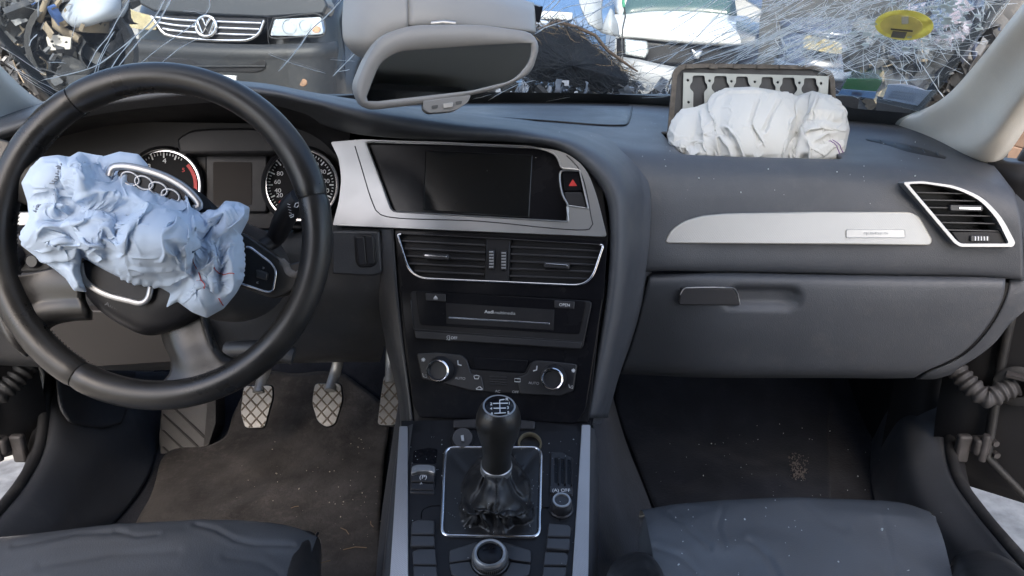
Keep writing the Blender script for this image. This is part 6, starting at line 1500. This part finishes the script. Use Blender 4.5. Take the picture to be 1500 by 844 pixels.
for (x, y) in ((1102, 80), (1114, 77)): lathe('reflector_bowl', [(.075, .004), (.07, .012), (.05, -.0), (0, -.01)], PWc.at(x, y, .062), PWc.n, M['lampchrome'], h2, seg=20)
prism('badge', PWc, [(1012, 70), (1019, 74), (1032, 73), (1026, 88), (1018, 88)], .06, .13, M['chrome'], WC_, bevel=.02)
for s_, x in ((-1, 930), (1, 1108)): lathe('wheel', [(0, -.02), (.2, -.02), (.3, .02), (.31, .2), (.28, .22)], Vector((wa(x, 60, 8.9).x, 9.0, .31)), (-s_, 0, 0), M['tyre'], WC_, seg=24)
bm = bmesh.new(); bm_box(bm, Vector((wa(1010, 60, 9.0).x, 10.9, .62)), (1.55, 3.4, .75)); bm_box(bm, Vector((wa(1010, 60, 9.0).x, 11.2, 1.2)), (1.3, 2.0, .5)); finish('rear_body', bm, M['whitepaint'], WC_, bevel=.12, bseg=4)

# ---- blue car on the right
BC = thing('car', 'slate blue damaged car with a cloudy headlight right of the white hatchback', 'car', aty(1230, 160, 7.0))
rows = [[wa(1075, -8, 8.6), wa(1130, -12, 8.2), wa(1200, -14, 8.0), wa(1290, -10, 7.9)], [wa(1110, 12, 7.9), wa(1150, 14, 7.6), wa(1215, 18, 7.4), wa(1300, 22, 7.4)], [wa(1142, 34, 7.3), wa(1175, 42, 7.05), wa(1225, 50, 6.9), wa(1310, 54, 6.9)], [wa(1148, 42, 7.25), wa(1178, 50, 7.0), wa(1228, 58, 6.88), wa(1312, 62, 6.9)]]
grid('bonnet', rows, 24, 20, M['bluepaint'], BC, solid=.02)
rows = [[wa(1148, 34, 7.35), wa(1178, 46, 7.05), wa(1230, 56, 6.92), wa(1320, 60, 6.95)], [wa(1146, 60, 7.2), wa(1174, 74, 6.95), wa(1232, 84, 6.84), wa(1320, 88, 6.9)], [wa(1144, 84, 7.15), wa(1172, 96, 6.88), wa(1232, 104, 6.78), wa(1320, 106, 6.85)], [wa(1144, 150, 7.2), wa(1172, 156, 6.95), wa(1232, 160, 6.85), wa(1320, 160, 6.9)]]
grid('front_panel', rows, 24, 20, M['bluepaint'], BC, solid=.03)
rows = [[wa(1140, 86, 7.05), wa(1175, 99, 6.80), wa(1235, 107, 6.70), wa(1325, 108, 6.8)], [wa(1140, 104, 7.0), wa(1175, 116, 6.74), wa(1235, 122, 6.65), wa(1325, 122, 6.75)]]
grid('bumper_ledge', rows, 20, 6, mat('pale_blue_bumper', (.09, .115, .16), .35, coat=.4, dust=.2), BC, solid=.05)
PBc = Plane(wa(1205, 66, 6.84), (-.25, -.96, .12))
h3 = prism('headlight', PBc, rnd([(1177, 58), (1184, 52), (1232, 64), (1233, 78), (1220, 78), (1178, 70)], 4), -.02, .06, M['lampchrome'], BC, bevel=.01)
prism('lens', PBc, rnd([(1176, 57), (1184, 51), (1233, 63), (1234, 79), (1220, 79), (1177, 71)], 4), .08, .09, M['lampold'], h3, bevel=.004)
rows = [[wa(1075, -8, 8.65), wa(1200, -14, 8.05), wa(1290, -10, 7.95)], [wa(1090, -70, 9.2), wa(1200, -76, 8.8), wa(1290, -74, 8.7)]]
grid('windscreen', rows, 10, 6, M['darkglass'], BC, solid=.01)
bm = bmesh.new(); bm_box(bm, (wa(1230, 60, 7.5).x + .1, 9.4, .6), (1.5, 3.2, .7)); finish('rear_body', bm, M['bluepaint'], BC, bevel=.12, bseg=4)
lathe('wheel', [(0, -.02), (.2, -.02), (.3, .02), (.31, .2), (.28, .22)], Vector((wa(1160, 60, 7.4).x, 7.8, .31)), (1, 0, 0), M['tyre'], BC, seg=24)
# ---- pale blue car and a torn panel beyond the shaggy clump
LB = thing('car', 'pale blue car front above the shaggy clump behind the mirror', 'car', aty(840, 170, 10.5))
rows = [[wa(690, -16, 11.5), wa(790, -18, 11.5), wa(900, -14, 11.5)], [wa(690, 4, 10.6), wa(790, 6, 10.5), wa(900, 8, 10.6)], [wa(690, 20, 10.3), wa(790, 26, 10.2), wa(900, 26, 10.3)], [wa(690, 60, 10.25), wa(790, 64, 10.15), wa(900, 64, 10.25)], [wa(690, 130, 10.4), wa(790, 134, 10.3), wa(900, 134, 10.4)]]
grid('body', rows, 20, 24, mat('pale_blue_car_paint', (.07, .13, .24), .35, coat=.4, dust=.2, var=.1), LB, solid=.03)
prism('headlight', Plane(wa(800, 30, 10.2), (0, -1, .1)), rnd([(780, 14), (840, 18), (838, 30), (782, 28)], 3), .02, .06, M['lampchrome'], LB, bevel=.01)
tp_ = thing('torn_panel', 'torn white plastic panel standing in front of the white hatchback', 'scrap panel', aty(890, 80, 6.0))
rows = [[wa(846, -14, 6.2), wa(866, -16, 6.2), wa(884, -14, 6.3)], [wa(850, 10, 6.0), wa(868, 14, 6.0), wa(880, 20, 6.1)], [wa(862, 36, 5.9), wa(872, 42, 5.9), wa(884, 50, 6.0)]]
M['tornplastic'] = mat('torn_white_plastic', (.36, .38, .40), .45, var=.08, trans=.2)
grid('sheet', rows, 12, 12, M['tornplastic'], tp_, solid=.01)
rows = [[wa(894, 12, 5.9), wa(897, 14, 5.9), wa(900, 22, 5.95)], [wa(884, 34, 5.8), wa(894, 34, 5.75), wa(905, 36, 5.85)], [wa(880, 48, 5.8), wa(894, 52, 5.75), wa(908, 54, 5.85)]]
grid('sheet', rows, 12, 12, M['tornplastic'], tp_, solid=.01)
gt = tube('green_strap', [wa(913, -8, 6), wa(913, 4, 6), wa(914, 11, 6)], .026, mat('green_plastic', (.08, .38, .22), .4), seg=8, flat=.4)
tag(gt, 'small green plastic tag hanging before the white hatchback', 'tag')
tag(tube('wire', [wa(914, 10, 5.9), wa(916, 24, 5.9), wa(912, 42, 5.9), wa(911, 62, 5.85), wa(912, 90, 5.8)], .006, M['junkdark'], seg=5), 'thin dark wire hanging before the headlight of the white hatchback', 'wire')
# ---- scrap and crushed bodywork at the far right
RJ = thing('scrap_heap', 'heap of crushed scrap bodywork behind the permits', 'scrap heap', aty(1370, 200, 6.2))
clutter('scrap_metal', 1255, 1480, 40, 160, 5.6, 6.6, 300, M['junkdark'], 11, .03, .2, parent=RJ)
clutter('scrap_metal', 1270, 1450, 20, 150, 5.5, 6.4, 90, M['junkgrey'], 12, .02, .12, parent=RJ)
clutter('scrap_metal', 1270, 1450, 70, 150, 5.5, 6.2, 30, M['junktan'], 13, .02, .1, parent=RJ)
clutter('scrap_metal', 1330, 1460, 5, 90, 5.6, 6.3, 12, M['bluepaint'], 14, .1, .4, parent=RJ)
clutter('scrap_metal', 1290, 1400, 10, 60, 5.6, 6.3, 9, mat('mauve_scrap', (.28, .25, .30), .5, var=.3), 15, .1, .3, parent=RJ)
bm = bmesh.new(); crumple(bm, aty(1390, 100, 7.0), 3.2, 2.2, Euler((0, 0, -.15)).to_matrix(), .25, 10, 8); finish('crushed_body', bm, M['junkdark'], RJ, angle=180)
# ---- the car's own broken scuttle and engine bay in front of the glass
EB = thing('engine_bay', 'broken front scuttle and engine bay with scattered plastic under the windscreen', 'engine bay', (0, 2.2, .5))
rows = [[(x, 1.80, .915 - .05 * abs(x)) for x in np.linspace(-.7, .7, 9)], [(x, 1.95, .87 + .02 * math.sin(x * 9)) for x in np.linspace(-.72, .72, 9)], [(x, 2.3, .80 + .03 * math.sin(x * 7)) for x in np.linspace(-.74, .74, 9)], [(x, 2.9, .74) for x in np.linspace(-.72, .72, 9)], [(x, 3.2, .55) for x in np.linspace(-.7, .7, 9)]]
grid('scuttle', rows, 40, 30, M['black'], EB)
clutter('broken_plastic', 715, 1000, 122, 150, 1.95, 2.5, 70, mat('blue_grey_scrap', (.20, .23, .28), .4, var=.5, vscale=20), 21, .008, .035, parent=EB)
clutter('broken_plastic', 715, 1000, 126, 150, 1.95, 2.3, 70, mat('white_glass_crumbs', (.45, .49, .54), .3, var=.2), 22, .003, .012, parent=EB)
clutter('broken_plastic', 715, 1000, 126, 150, 1.95, 2.4, 60, M['junkdark'], 23, .01, .04, parent=EB)
# ---- shaggy clump on the scuttle
SG = thing('straw_clump', 'dark shaggy clump of grass edged with straw behind the mirror', 'grass clump', aty(850, 145, 2.1))
out_ = smooth2([(752, 70), (770, 52), (790, 40), (815, 35), (838, 40), (858, 52), (872, 66), (892, 84), (912, 100), (928, 118), (922, 132), (900, 140), (870, 134), (840, 128), (805, 122), (775, 118), (752, 104)], 60, True)
cS = (835, 92); bm = bmesh.new()
rows = []
for t, h in ((0, -.09), (.35, -.085), (.65, -.065), (.85, -.035), (.94, 0), (.85, .04), (.5, .07), (0, .085)):
    r = []
    for i, (x, y) in enumerate(out_):
        w = t * (1 + .10 * mnoise.noise(Vector((i * .5, h * 30, 2)))); p = aty(cS[0] + (x - cS[0]) * w, cS[1] + (y - cS[1]) * w, 2.12); p.y += h + .012 * mnoise.noise(Vector((x * .08, y * .08, 1))); r.append(p)
    rows.append(r)
bm_grid(bm, rows, cu=True); finish('core', bm, mat('dark_matted_fibre', (.008, .011, .015), .95, bump=(120, 1.0), var=.5, vscale=30), SG, angle=180)
rg = random.Random(9)
def strands(n, m, edge, w, L0, L1, name):
    bm = bmesh.new(); k = 0
    while k < n:
        if edge:
            i = rg.randrange(60); x, y = out_[i]
            if not (y < 112 and x > 775): continue
            x = cS[0] + (x - cS[0]) * rg.uniform(.88, 1.02); y = cS[1] + (y - cS[1]) * rg.uniform(.88, 1.02)
        else:
            x, y = rg.uniform(750, 930), rg.uniform(35, 142)
            if not inpoly((x, y), out_): continue
        p = aty(x, y, 2.12 + rg.uniform(-.10, .05)); L = rg.uniform(L0, L1)
        a = (rg.gauss(.45, .35) if rg.random() < .8 else rg.uniform(0, 6)) ; sgn = rg.choice((-1, 1))
        d = Vector((math.cos(a) * sgn, rg.uniform(-.4, .2), -math.sin(a) * sgn)) * L
        c = Vector((rg.gauss(0, .2), rg.gauss(0, .2), rg.gauss(0, .3))) * L
        ps_ = [p, p + d * .35 + c * .5, p + d * .7 + c * .4, p + d]
        bm_tube(bm, ps_, [w, w, w * .8, w * .3], 3, cap=False); k += 1
    finish(name, bm, m, SG, smooth=False)['kind'] = 'stuff'
strands(1500, mat('dark_fibre', (.007, .010, .014), .9, var=.4, vscale=40), False, .0008, .03, .10, 'fibre')
strands(90, mat('dry_straw', (.20, .14, .07), .8, var=.4, vscale=40), True, .0009, .015, .055, 'straw')
strands(60, mat('brown_blade', (.10, .075, .04), .8, var=.4, vscale=40), True, .0009, .015, .05, 'blade')
tube('twig', [aty(790, 43, 2.05), aty(815, 31, 2.04), aty(845, 40, 2.03), aty(872, 52, 2.03), aty(890, 74, 2.03), aty(912, 90, 2.03), aty(934, 105, 2.03)], [.003, .0035, .004, .004, .004, .0035, .002], mat('brown_twig', (.12, .08, .05), .9, var=.3, vscale=50), SG, seg=6)
# ---- yard walls seen by the side windows and in reflections, then an added shade block
yw = thing('board_wall', 'brown boarded yard wall beyond the passenger side pillar', 'wall', (3.6, 4.65, 0))
M['board'] = mat('brown_timber', (.36, .24, .17), .9, bump=(30, .8), var=.35, vscale=3)
rgb_ = random.Random(2); pk = box('plank', (3.6, 4.65, .09), (.05, 3.3, .17), M['board'], yw, bevel=.006)
for k in range(1, 4):
    q = dup(pk, yw, (rgb_.uniform(-.008, .008), rgb_.uniform(-.03, .03), k * .178)); q.rotation_euler.x = rgb_.uniform(-.004, .004)
for y in (3.3, 5.9): box('post', (3.66, y, .38), (.09, .09, .76), M['board'], yw, bevel=.006)
wl3 = box('shade_block', (-.65, -9.5, 5.5), (2.5, 6, 11), mat('pale_shade_block', (.40, .38, .35), .9, var=.1, vscale=.5), bevel=.02)  # unseen block, added only to keep the sun off the car
tag(wl3, 'tall pale block added out of view behind the car to shade it', 'shade_block')
wl2 = box('yard_wall', (0, 19, 1.8), (44, .4, 3.6), mat('grey_yard_wall', (.25, .25, .25), .9, var=.2, vscale=.6), bevel=.02)
tag(wl2, 'grey yard wall far behind the parked cars', 'wall')

# ================================================================ airbags: cloth with too much stuff for its frame, folded by relaxing it here
from mathutils import geometry as mgeo
def lattice(outline, sp):
    xs = [p[0] for p in outline]; ys = [p[1] for p in outline]
    P = np.array(outline + outline[:1], float); L = np.concatenate([[0], np.cumsum(np.linalg.norm(np.diff(P, axis=0), axis=1))])
    nb = int(L[-1] / sp); B = [(float(np.interp(s, L, P[:, 0])), float(np.interp(s, L, P[:, 1]))) for s in np.linspace(0, L[-1], nb + 1)[:-1]]
    pts = [Vector(b) for b in B]; Bn = np.array(B)
    y = min(ys); row = 0
    while y < max(ys):
        x = min(xs) + (sp / 2 if row % 2 else 0)
        while x < max(xs):
            if inpoly((x, y), B) and np.min(np.hypot(Bn[:, 0] - x, Bn[:, 1] - y)) > sp * .62: pts.append(Vector((x, y)))
            x += sp
        y += sp * .866; row += 1
    v, e, f, ov, oe, of = mgeo.delaunay_2d_cdt(pts, [], [list(range(nb))], 1, 1e-6)
    return np.array([tuple(q) for q in v]), [tuple(t) for t in f], nb
def relax(outl, sp, s, lobes, folds, edge, growth, iters, seed, low=.004, bend=.10, fdir=.6, soft=8):
    """outline in measuring units, s metres per unit; returns rest points (x, y, h), faces"""
    v2, F, nb = lattice(outl, sp); n = len(v2); B = v2[:nb]
    loop = [tuple(b) for b in B] + [tuple(B[0])]
    def core(x, y):
        m = np.full(x.shape, low ** soft)
        for (cx, cy, rx, ry, rot, h) in lobes:
            c, q = math.cos(R(rot)), math.sin(R(rot)); u = ((x-cx)*c + (y-cy)*q) / rx; w = (-(x-cx)*q + (y-cy)*c) / ry
            m = m + (h * np.sqrt(np.clip(1 - u*u - w*w, 0, 1))) ** soft
        m = m ** (1 / soft)
        for line, w, k in folds:
            m = m * (1 - k * np.exp(-(segdist(x, y, line) / w) ** 2))
        e = np.clip(segdist(x, y, loop) / edge, 0, 1)
        return m * np.sqrt(1 - (1 - e) ** 2)
    X = np.zeros((n, 3)); X[:, 0] = v2[:, 0] * s; X[:, 1] = v2[:, 1] * s; X[:, 2] = core(v2[:, 0], v2[:, 1])
    E = set(); opp = {}
    for f in F:
        for k in range(3):
            a, b, c = f[k], f[(k+1) % 3], f[(k+2) % 3]; key = (min(a, b), max(a, b)); E.add(key); opp.setdefault(key, []).append(c)
    E = np.array(sorted(E)); Bd = np.array([o for o in (opp[tuple(k)] for k in E) if len(o) == 2])
    rg = np.random.RandomState(seed)
    ctr = X.copy()
    L0 = np.linalg.norm(X[E[:, 0]] - X[E[:, 1]], axis=1); Lb = np.linalg.norm(X[Bd[:, 0]] - X[Bd[:, 1]], axis=1)
    # uneven surplus of cloth
    mid = (v2[E[:, 0]] + v2[E[:, 1]]) / 2
    g = np.array([growth * (.75 + .9 * abs(mnoise.noise(Vector((a * .022, b * .022, seed))))) for a, b in mid])
    g *= np.clip(segdist(mid[:, 0], mid[:, 1], loop) / (edge * .9), .12, 1)
    gb_ = np.interp(segdist(v2[Bd[:, 0], 0], v2[Bd[:, 0], 1], loop), [0, edge * .9], [.02, growth * .8])
    for k, (a, b) in enumerate(v2[nb:]):      # long sharp folds that change direction from place to place
        th = 3.2 * mnoise.noise(Vector((a * .012, b * .012, seed + 3))) + fdir; u = a * math.cos(th) + b * math.sin(th)
        X[nb + k, 2] += .0055 * (1 - 2 * abs(mnoise.noise(Vector((u * .055, (b * math.cos(th) - a * math.sin(th)) * .011, seed + 5))))) * (1 + mnoise.noise(Vector((a * .03, b * .03, seed))))
    free = np.ones(n); free[:nb] = 0.0
    deg = np.bincount(E.ravel(), minlength=n)[:, None].astype(float); degb = np.maximum(np.bincount(Bd.ravel(), minlength=n), 1)[:, None]
    V = np.zeros_like(X)
    for it in range(iters):
        r = min(1.0, it / (iters * .6)); LL = L0 * (1 + g * r); LB = Lb * (1 + gb_ * r)
        X0 = X.copy(); X = X + V * .90; X[:, 2] -= .00004 * free
        for sub in range(3):
            d = X[E[:, 1]] - X[E[:, 0]]; l = np.linalg.norm(d, axis=1); c = d * ((l - LL) / (l + 1e-9) * .5)[:, None]
            acc = np.zeros_like(X)
            for k in range(3): acc[:, k] = np.bincount(E[:, 0], c[:, k], n) - np.bincount(E[:, 1], c[:, k], n)
            X += acc / deg * 2.2 * free[:, None]
            d = X[Bd[:, 1]] - X[Bd[:, 0]]; l = np.linalg.norm(d, axis=1); c = d * (np.minimum(l - LB, 0) / (l + 1e-9) * .5 * bend)[:, None]
            acc[:] = 0
            for k in range(3): acc[:, k] = np.bincount(Bd[:, 0], c[:, k], n) - np.bincount(Bd[:, 1], c[:, k], n)
            X += acc / degb * 2.0 * free[:, None]
        if it % 2 == 0:
            h = core(X[:, 0] / s, X[:, 1] / s); X[nb:, 2] = np.maximum(X[nb:, 2], h[nb:]); X[nb:, 2] = np.minimum(X[nb:, 2], h[nb:] + .020)
            X[nb:, :2] += (ctr[nb:, :2] - X[nb:, :2]) * .010
        V = X - X0; sp_ = np.linalg.norm(V, axis=1, keepdims=True); V *= np.minimum(1, .0008 / (sp_ + 1e-9))
    return v2, X, F, nb
def airbag(name, label, rx, place, s, m, base):
    v2, X, F, nb = rx
    Vx = np.array([tuple(place(p[0] / s, p[1] / s, p[2])) for p in X])
    root = thing(name, label, 'airbag', base)
    bm = bmesh.new(); vv = [bm.verts.new(tuple(p)) for p in Vx]
    for f in F: bm.faces.new([vv[i] for i in f])
    o = finish('bag', bm, m, root, angle=180, sub=1)
    def on(pix, lift, toward):
        r = []
        for x, y in smooth2(pix, max(8, len(pix) * 6)):
            d = np.hypot(v2[:, 0] - x, v2[:, 1] - y); k = np.argsort(d)[:3]; w = 1 / (d[k] + .3); p = (Vx[k] * w[:, None]).sum(0) / w.sum()
            r.append(Vector(p) + Vector(toward) * lift)
        return r
    return root, o, on
DRV_OUT = [(31, 268), (44, 246), (60, 230), (85, 227), (102, 230), (115, 222), (135, 226), (152, 229), (175, 222), (203, 226), (218, 243), (214, 258), (190, 258), (215, 270), (245, 281), (264, 300), (276, 313), (300, 310), (318, 307), (330, 294), (350, 296), (366, 304), (364, 322), (352, 345), (357, 380), (357, 410), (346, 430), (328, 452), (303, 466), (282, 458), (260, 442), (243, 451), (250, 430), (236, 422), (190, 414), (152, 396), (120, 377), (118, 400), (127, 428), (108, 426), (96, 408), (80, 395), (52, 376), (30, 359), (34, 338), (42, 318), (40, 296)]
DRV_LOBES = [(72, 262, 52, 40, -30, .050), (112, 262, 24, 50, -20, .066), (170, 242, 66, 28, 10, .012), (150, 284, 62, 24, 28, .056), (80, 335, 62, 44, 10, .064), (140, 345, 54, 50, -20, .078), (215, 348, 68, 60, -25, .098), (258, 355, 48, 58, 10, .094), (215, 301, 72, 24, 22, .056), (330, 318, 44, 32, -35, .056), (300, 388, 34, 76, 10, .060), (335, 390, 30, 74, 0, .054), (300, 440, 46, 36, 0, .044), (104, 405, 40, 30, 40, .03), (200, 395, 86, 30, 12, .052)]
DRV_FOLDS = [([(60, 322), (90, 322), (112, 308), (138, 300), (165, 308), (190, 304)], 6, .55), ([(160, 372), (163, 345), (178, 322), (205, 304)], 5, .45), ([(288, 345), (291, 370), (284, 398)], 5, .6),
             ([(101, 234), (104, 258), (108, 284)], 4, .5), ([(150, 246), (190, 272), (236, 298), (264, 304)], 4, .5), ([(110, 366), (135, 372), (160, 368)], 5, .4), ([(298, 352), (322, 322), (346, 304)], 3.5, .4),
             ([(322, 428), (326, 385), (318, 352)], 3.5, .4), ([(70, 345), (95, 335), (108, 350), (112, 372)], 5, .5), ([(255, 330), (250, 355), (262, 380)], 4, .18), ([(262, 440), (285, 415), (312, 400)], 4, .4), ([(45, 300), (70, 290), (100, 292)], 4, .4)]
PAS_OUT = [(977, 196), (984, 176), (998, 160), (1018, 157), (1036, 150), (1046, 137), (1062, 129), (1100, 127), (1140, 133), (1166, 141), (1190, 133), (1214, 140), (1238, 160), (1245, 188), (1239, 214), (1236, 230), (1222, 233), (1180, 233), (1160, 231), (1120, 231), (1060, 230), (1010, 229), (992, 222), (980, 210)]
PAS_LOBES = [(1002, 196, 34, 44, 20, .040), (1015, 216, 34, 20, 0, .050), (1044, 186, 28, 64, 12, .062), (1092, 186, 54, 70, 8, .088), (1132, 182, 44, 64, -5, .084), (1206, 180, 46, 52, 10, .086), (1195, 214, 40, 32, 0, .074), (1226, 206, 24, 44, 0, .06), (1178, 160, 34, 34, 30, .05)]
PAS_FOLDS = [([(1028, 150), (1040, 178), (1042, 205), (1050, 232)], 4, .5), ([(1190, 135), (1178, 165), (1162, 195), (1152, 234)], 4.5, .75), ([(1166, 196), (1178, 214), (1172, 234)], 3, .5), ([(980, 200), (1005, 204), (1030, 200)], 3, .5), ([(1000, 222), (1012, 210), (1028, 214)], 3, .45),
             ([(1060, 190), (1075, 205), (1083, 226)], 3, .25), ([(1180, 180), (1205, 172), (1236, 182)], 3.5, .35), ([(1196, 210), (1215, 200), (1238, 204)], 3, .4), ([(1110, 150), (1100, 180), (1112, 205)], 3, .10), ([(1140, 150), (1120, 190)], 3, .12)]
DRV_S, PAS_S = .85 / 1155, 1.27 / 1155
r1 = relax(DRV_OUT, 3.1, DRV_S, DRV_LOBES, DRV_FOLDS, 15, .120, 190, 4, soft=4.5)
def place_d(x, y, h): return PW_.at(x, y, h + .018)
def place_p(x, y, h):
    t = min(max((y - 135) / 95, 0), 1); y2 = y + 8 * t ** 4; p = aty(x, y2, 1.345 - .115 * t); return p - ray(x, y2).normalized() * h * (1 - .35 * t ** 3)
r2 = relax(PAS_OUT, 2.2, PAS_S, [(a, b, c, d, e, h * .8) for a, b, c, d, e, h in PAS_LOBES], PAS_FOLDS, 11, .13, 170, 11, fdir=.2)
DRV_BASE, PAS_BASE = (-.38, .76, .86), (.42, 1.24, .90)
dab, dbag, d_on = airbag('driver_airbag', 'pale blue deflated airbag crumpled over the steering wheel hub', r1, place_d, DRV_S, M['cloth'], DRV_BASE)
M['redthread'] = mat('red_thread', (.45, .06, .06), .8); M['greythread'] = mat('grey_thread', (.20, .24, .30), .8); M['purple'] = mat('violet_thread', (.20, .08, .28), .8)
tow = tuple((CAM - Vector(DRV_BASE)).normalized())
for seam_ in ([(284, 400), (290, 408), (297, 415)], [(320, 396), (330, 401), (339, 405)], [(320, 440), (327, 448)]):
    tube('stitching', d_on(seam_, .0008, tow), .0005, M['redthread'], dbag, seg=5)
for seam_ in ([(90, 240), (86, 247), (82, 255), (79, 262), (74, 268)], [(52, 300), (54, 306), (50, 312)]):
    q = d_on(seam_, .0008, tow); q = [p + Vector((.0025 * math.sin(i * 1.9), 0, .0012 * math.cos(i * 1.9))) for i, p in enumerate(q)]
    tube('stitching', q, .0007, M['greythread'], dbag, seg=5)
pab, pbag, p_on = airbag('passenger_airbag', 'white deflated airbag bulging out of the dashboard before its open cover', r2, place_p, PAS_S, M['cloth2'], PAS_BASE)
for dx in (0, 5): tube('stitching', p_on([(1214 + dx, 206), (1224 + dx, 212), (1230 + dx, 222)], .001, (0, -.9, .3)), .0006, M['purple'], pbag, seg=5)

# leather boot of the gear lever, folded the same way
BOOT_OUT = boot_o
BOOT_LOBES = [(727, 722, 50, 52, 0, .036), (727, 714, 36, 46, 0, .049), (727, 690, 23, 28, 0, .064), (704, 742, 30, 24, -25, .030), (754, 744, 28, 22, 25, .028), (728, 736, 40, 26, 0, .032)]
BOOT_FOLDS = [([(690, 756), (708, 752), (722, 757), (724, 770)], 4, .6), ([(734, 766), (740, 754), (756, 756), (768, 752)], 4, .6), ([(712, 700), (702, 722), (690, 738)], 4, .22), ([(744, 700), (754, 722), (768, 735)], 4, .22), ([(727, 745), (729, 760)], 4, .5), ([(660, 668), (690, 700)], 6, .3), ([(782, 668), (758, 700)], 6, .3)]
r3 = relax([tuple(q) for q in boot_o], 2.6, .00087, BOOT_LOBES, BOOT_FOLDS, 9, .075, 90, 21, low=.003, bend=.30, fdir=1.3)
v2, X, F, nb = r3
bm = bmesh.new(); vv = [bm.verts.new(tuple(PCO.at(p[0] / .00087, p[1] / .00087, min(p[2], .054) + .0012))) for p in X]
for f in F: bm.faces.new([vv[i] for i in f])
finish('boot', bm, M['leather'], GL, angle=180, sub=1)
bm = bmesh.new()
for dx in (-2.2, 2.2):
    for y in np.arange(700, 780, 2.6):
        k = np.argmin(np.hypot(v2[:, 0] - 727 - dx, v2[:, 1] - y)); k2 = np.argmin(np.hypot(v2[:, 0] - 727 - dx, v2[:, 1] - y - 2))
        if k == k2: continue
        p = vv = PCO.at(X[k, 0] / .00087, X[k, 1] / .00087, min(X[k, 2], .054) + .0022); q = PCO.at(X[k2, 0] / .00087, X[k2, 1] / .00087, min(X[k2, 2], .054) + .0022)
        bm_tube(bm, [p, p.lerp(q, .7)], .0004, 4)
finish('stitching', bm, mat('grey_stitch', (.08, .08, .08), .8), GL, smooth=False)['kind'] = 'stuff'

# ================================================================ crumbs of glass and litter
def scatter(name, n, pts_fn, m, smin, smax, seed):
    rg = random.Random(seed); bm = bmesh.new()
    for k in range(n):
        p, nn = pts_fn(rg); s = rg.uniform(smin, smax) * (1 if rg.random() < .85 else 1.8)
        M_ = Matrix.Translation(p + Vector(nn) * s * .35) @ Euler((rg.random() * 6, rg.random() * 6, rg.random() * 6)).to_matrix().to_4x4() @ Matrix.Diagonal((s, s * rg.uniform(.4, 1), s * rg.uniform(.3, .8), 1))
        bmesh.ops.create_cube(bm, size=1, matrix=M_)
    o = finish(name, bm, m, smooth=False); o['kind'] = 'stuff'; return o
crumb = mat('glass_crumb', (.75, .78, .78), .2, trans=.3)
dg = bpy.context.evaluated_depsgraph_get(); dg.update()
def hit(px, py):
    d = ray(px, py).normalized(); ok, loc, nn, idx, ob, mw = SC.ray_cast(dg, CAM + d * .05, d)
    tries = 0
    while ok and ob.name.startswith(('glass', 'pouch', 'crack', 'black_band')) and tries < 6:
        ok, loc, nn, idx, ob, mw = SC.ray_cast(dg, loc + d * .002, d); tries += 1
    if not ok: return None
    if nn.dot(d) > 0: nn = -nn
    return loc, nn
def over(*regs):
    def f(rg):
        while True:
            r = rg.choice(regs); x, y = rg.uniform(r[0], r[2]), rg.uniform(r[1], r[3]); h = hit(x, y)
            if h and h[1].z > .25: return h
    return f
scatter('glass_crumbs', 45, over((930, 150, 990, 230), (700, 190, 980, 260), (1240, 190, 1400, 260), (1000, 245, 1400, 300)), crumb, .0004, .0011, 1)
scatter('glass_crumbs', 30, over((960, 740, 1380, 844),), crumb, .0005, .0016, 2)
scatter('glass_crumbs', 45, over((940, 620, 1290, 735),), crumb, .0005, .0015, 3)
scatter('glass_crumbs', 70, over((600, 640, 650, 700), (795, 630, 850, 700), (600, 730, 840, 844), (655, 720, 690, 780), (770, 700, 790, 780)), crumb, .0004, .0010, 4)
scatter('mat_litter', 60, over((480, 640, 560, 844), (340, 640, 560, 760)), mat('pale_litter', (.45, .40, .30), .9, var=.4, vscale=60), .0006, .0018, 5)
scatter('dried_mud', 200, over((1156, 664, 1184, 700), (1160, 676, 1180, 704)), mat('dried_mud_smear', (.13, .115, .11), .9), .0006, .0026, 6)
rg = random.Random(3); bm = bmesh.new()
for x, y, L, a in ((520, 806, 34, .1), (505, 780, 22, -.8), (470, 830, 22, .6), (545, 770, 14, 2.0), (432, 745, 12, .4)):
    h = hit(x, y)
    if not h: continue
    p = h[0] + Vector((0, 0, .003)); s = L / 1155 * 1.3; d = Vector((math.cos(a), math.sin(a), .03)) * s
    bm_tube(bm, [p - d * .5, p + Vector((-d.y, d.x, 0)) * .12, p + d * .5], .0007, 5)
finish('twig_litter', bm, mat('tan_twig', (.24, .17, .10), .9), smooth=False)['kind'] = 'stuff'
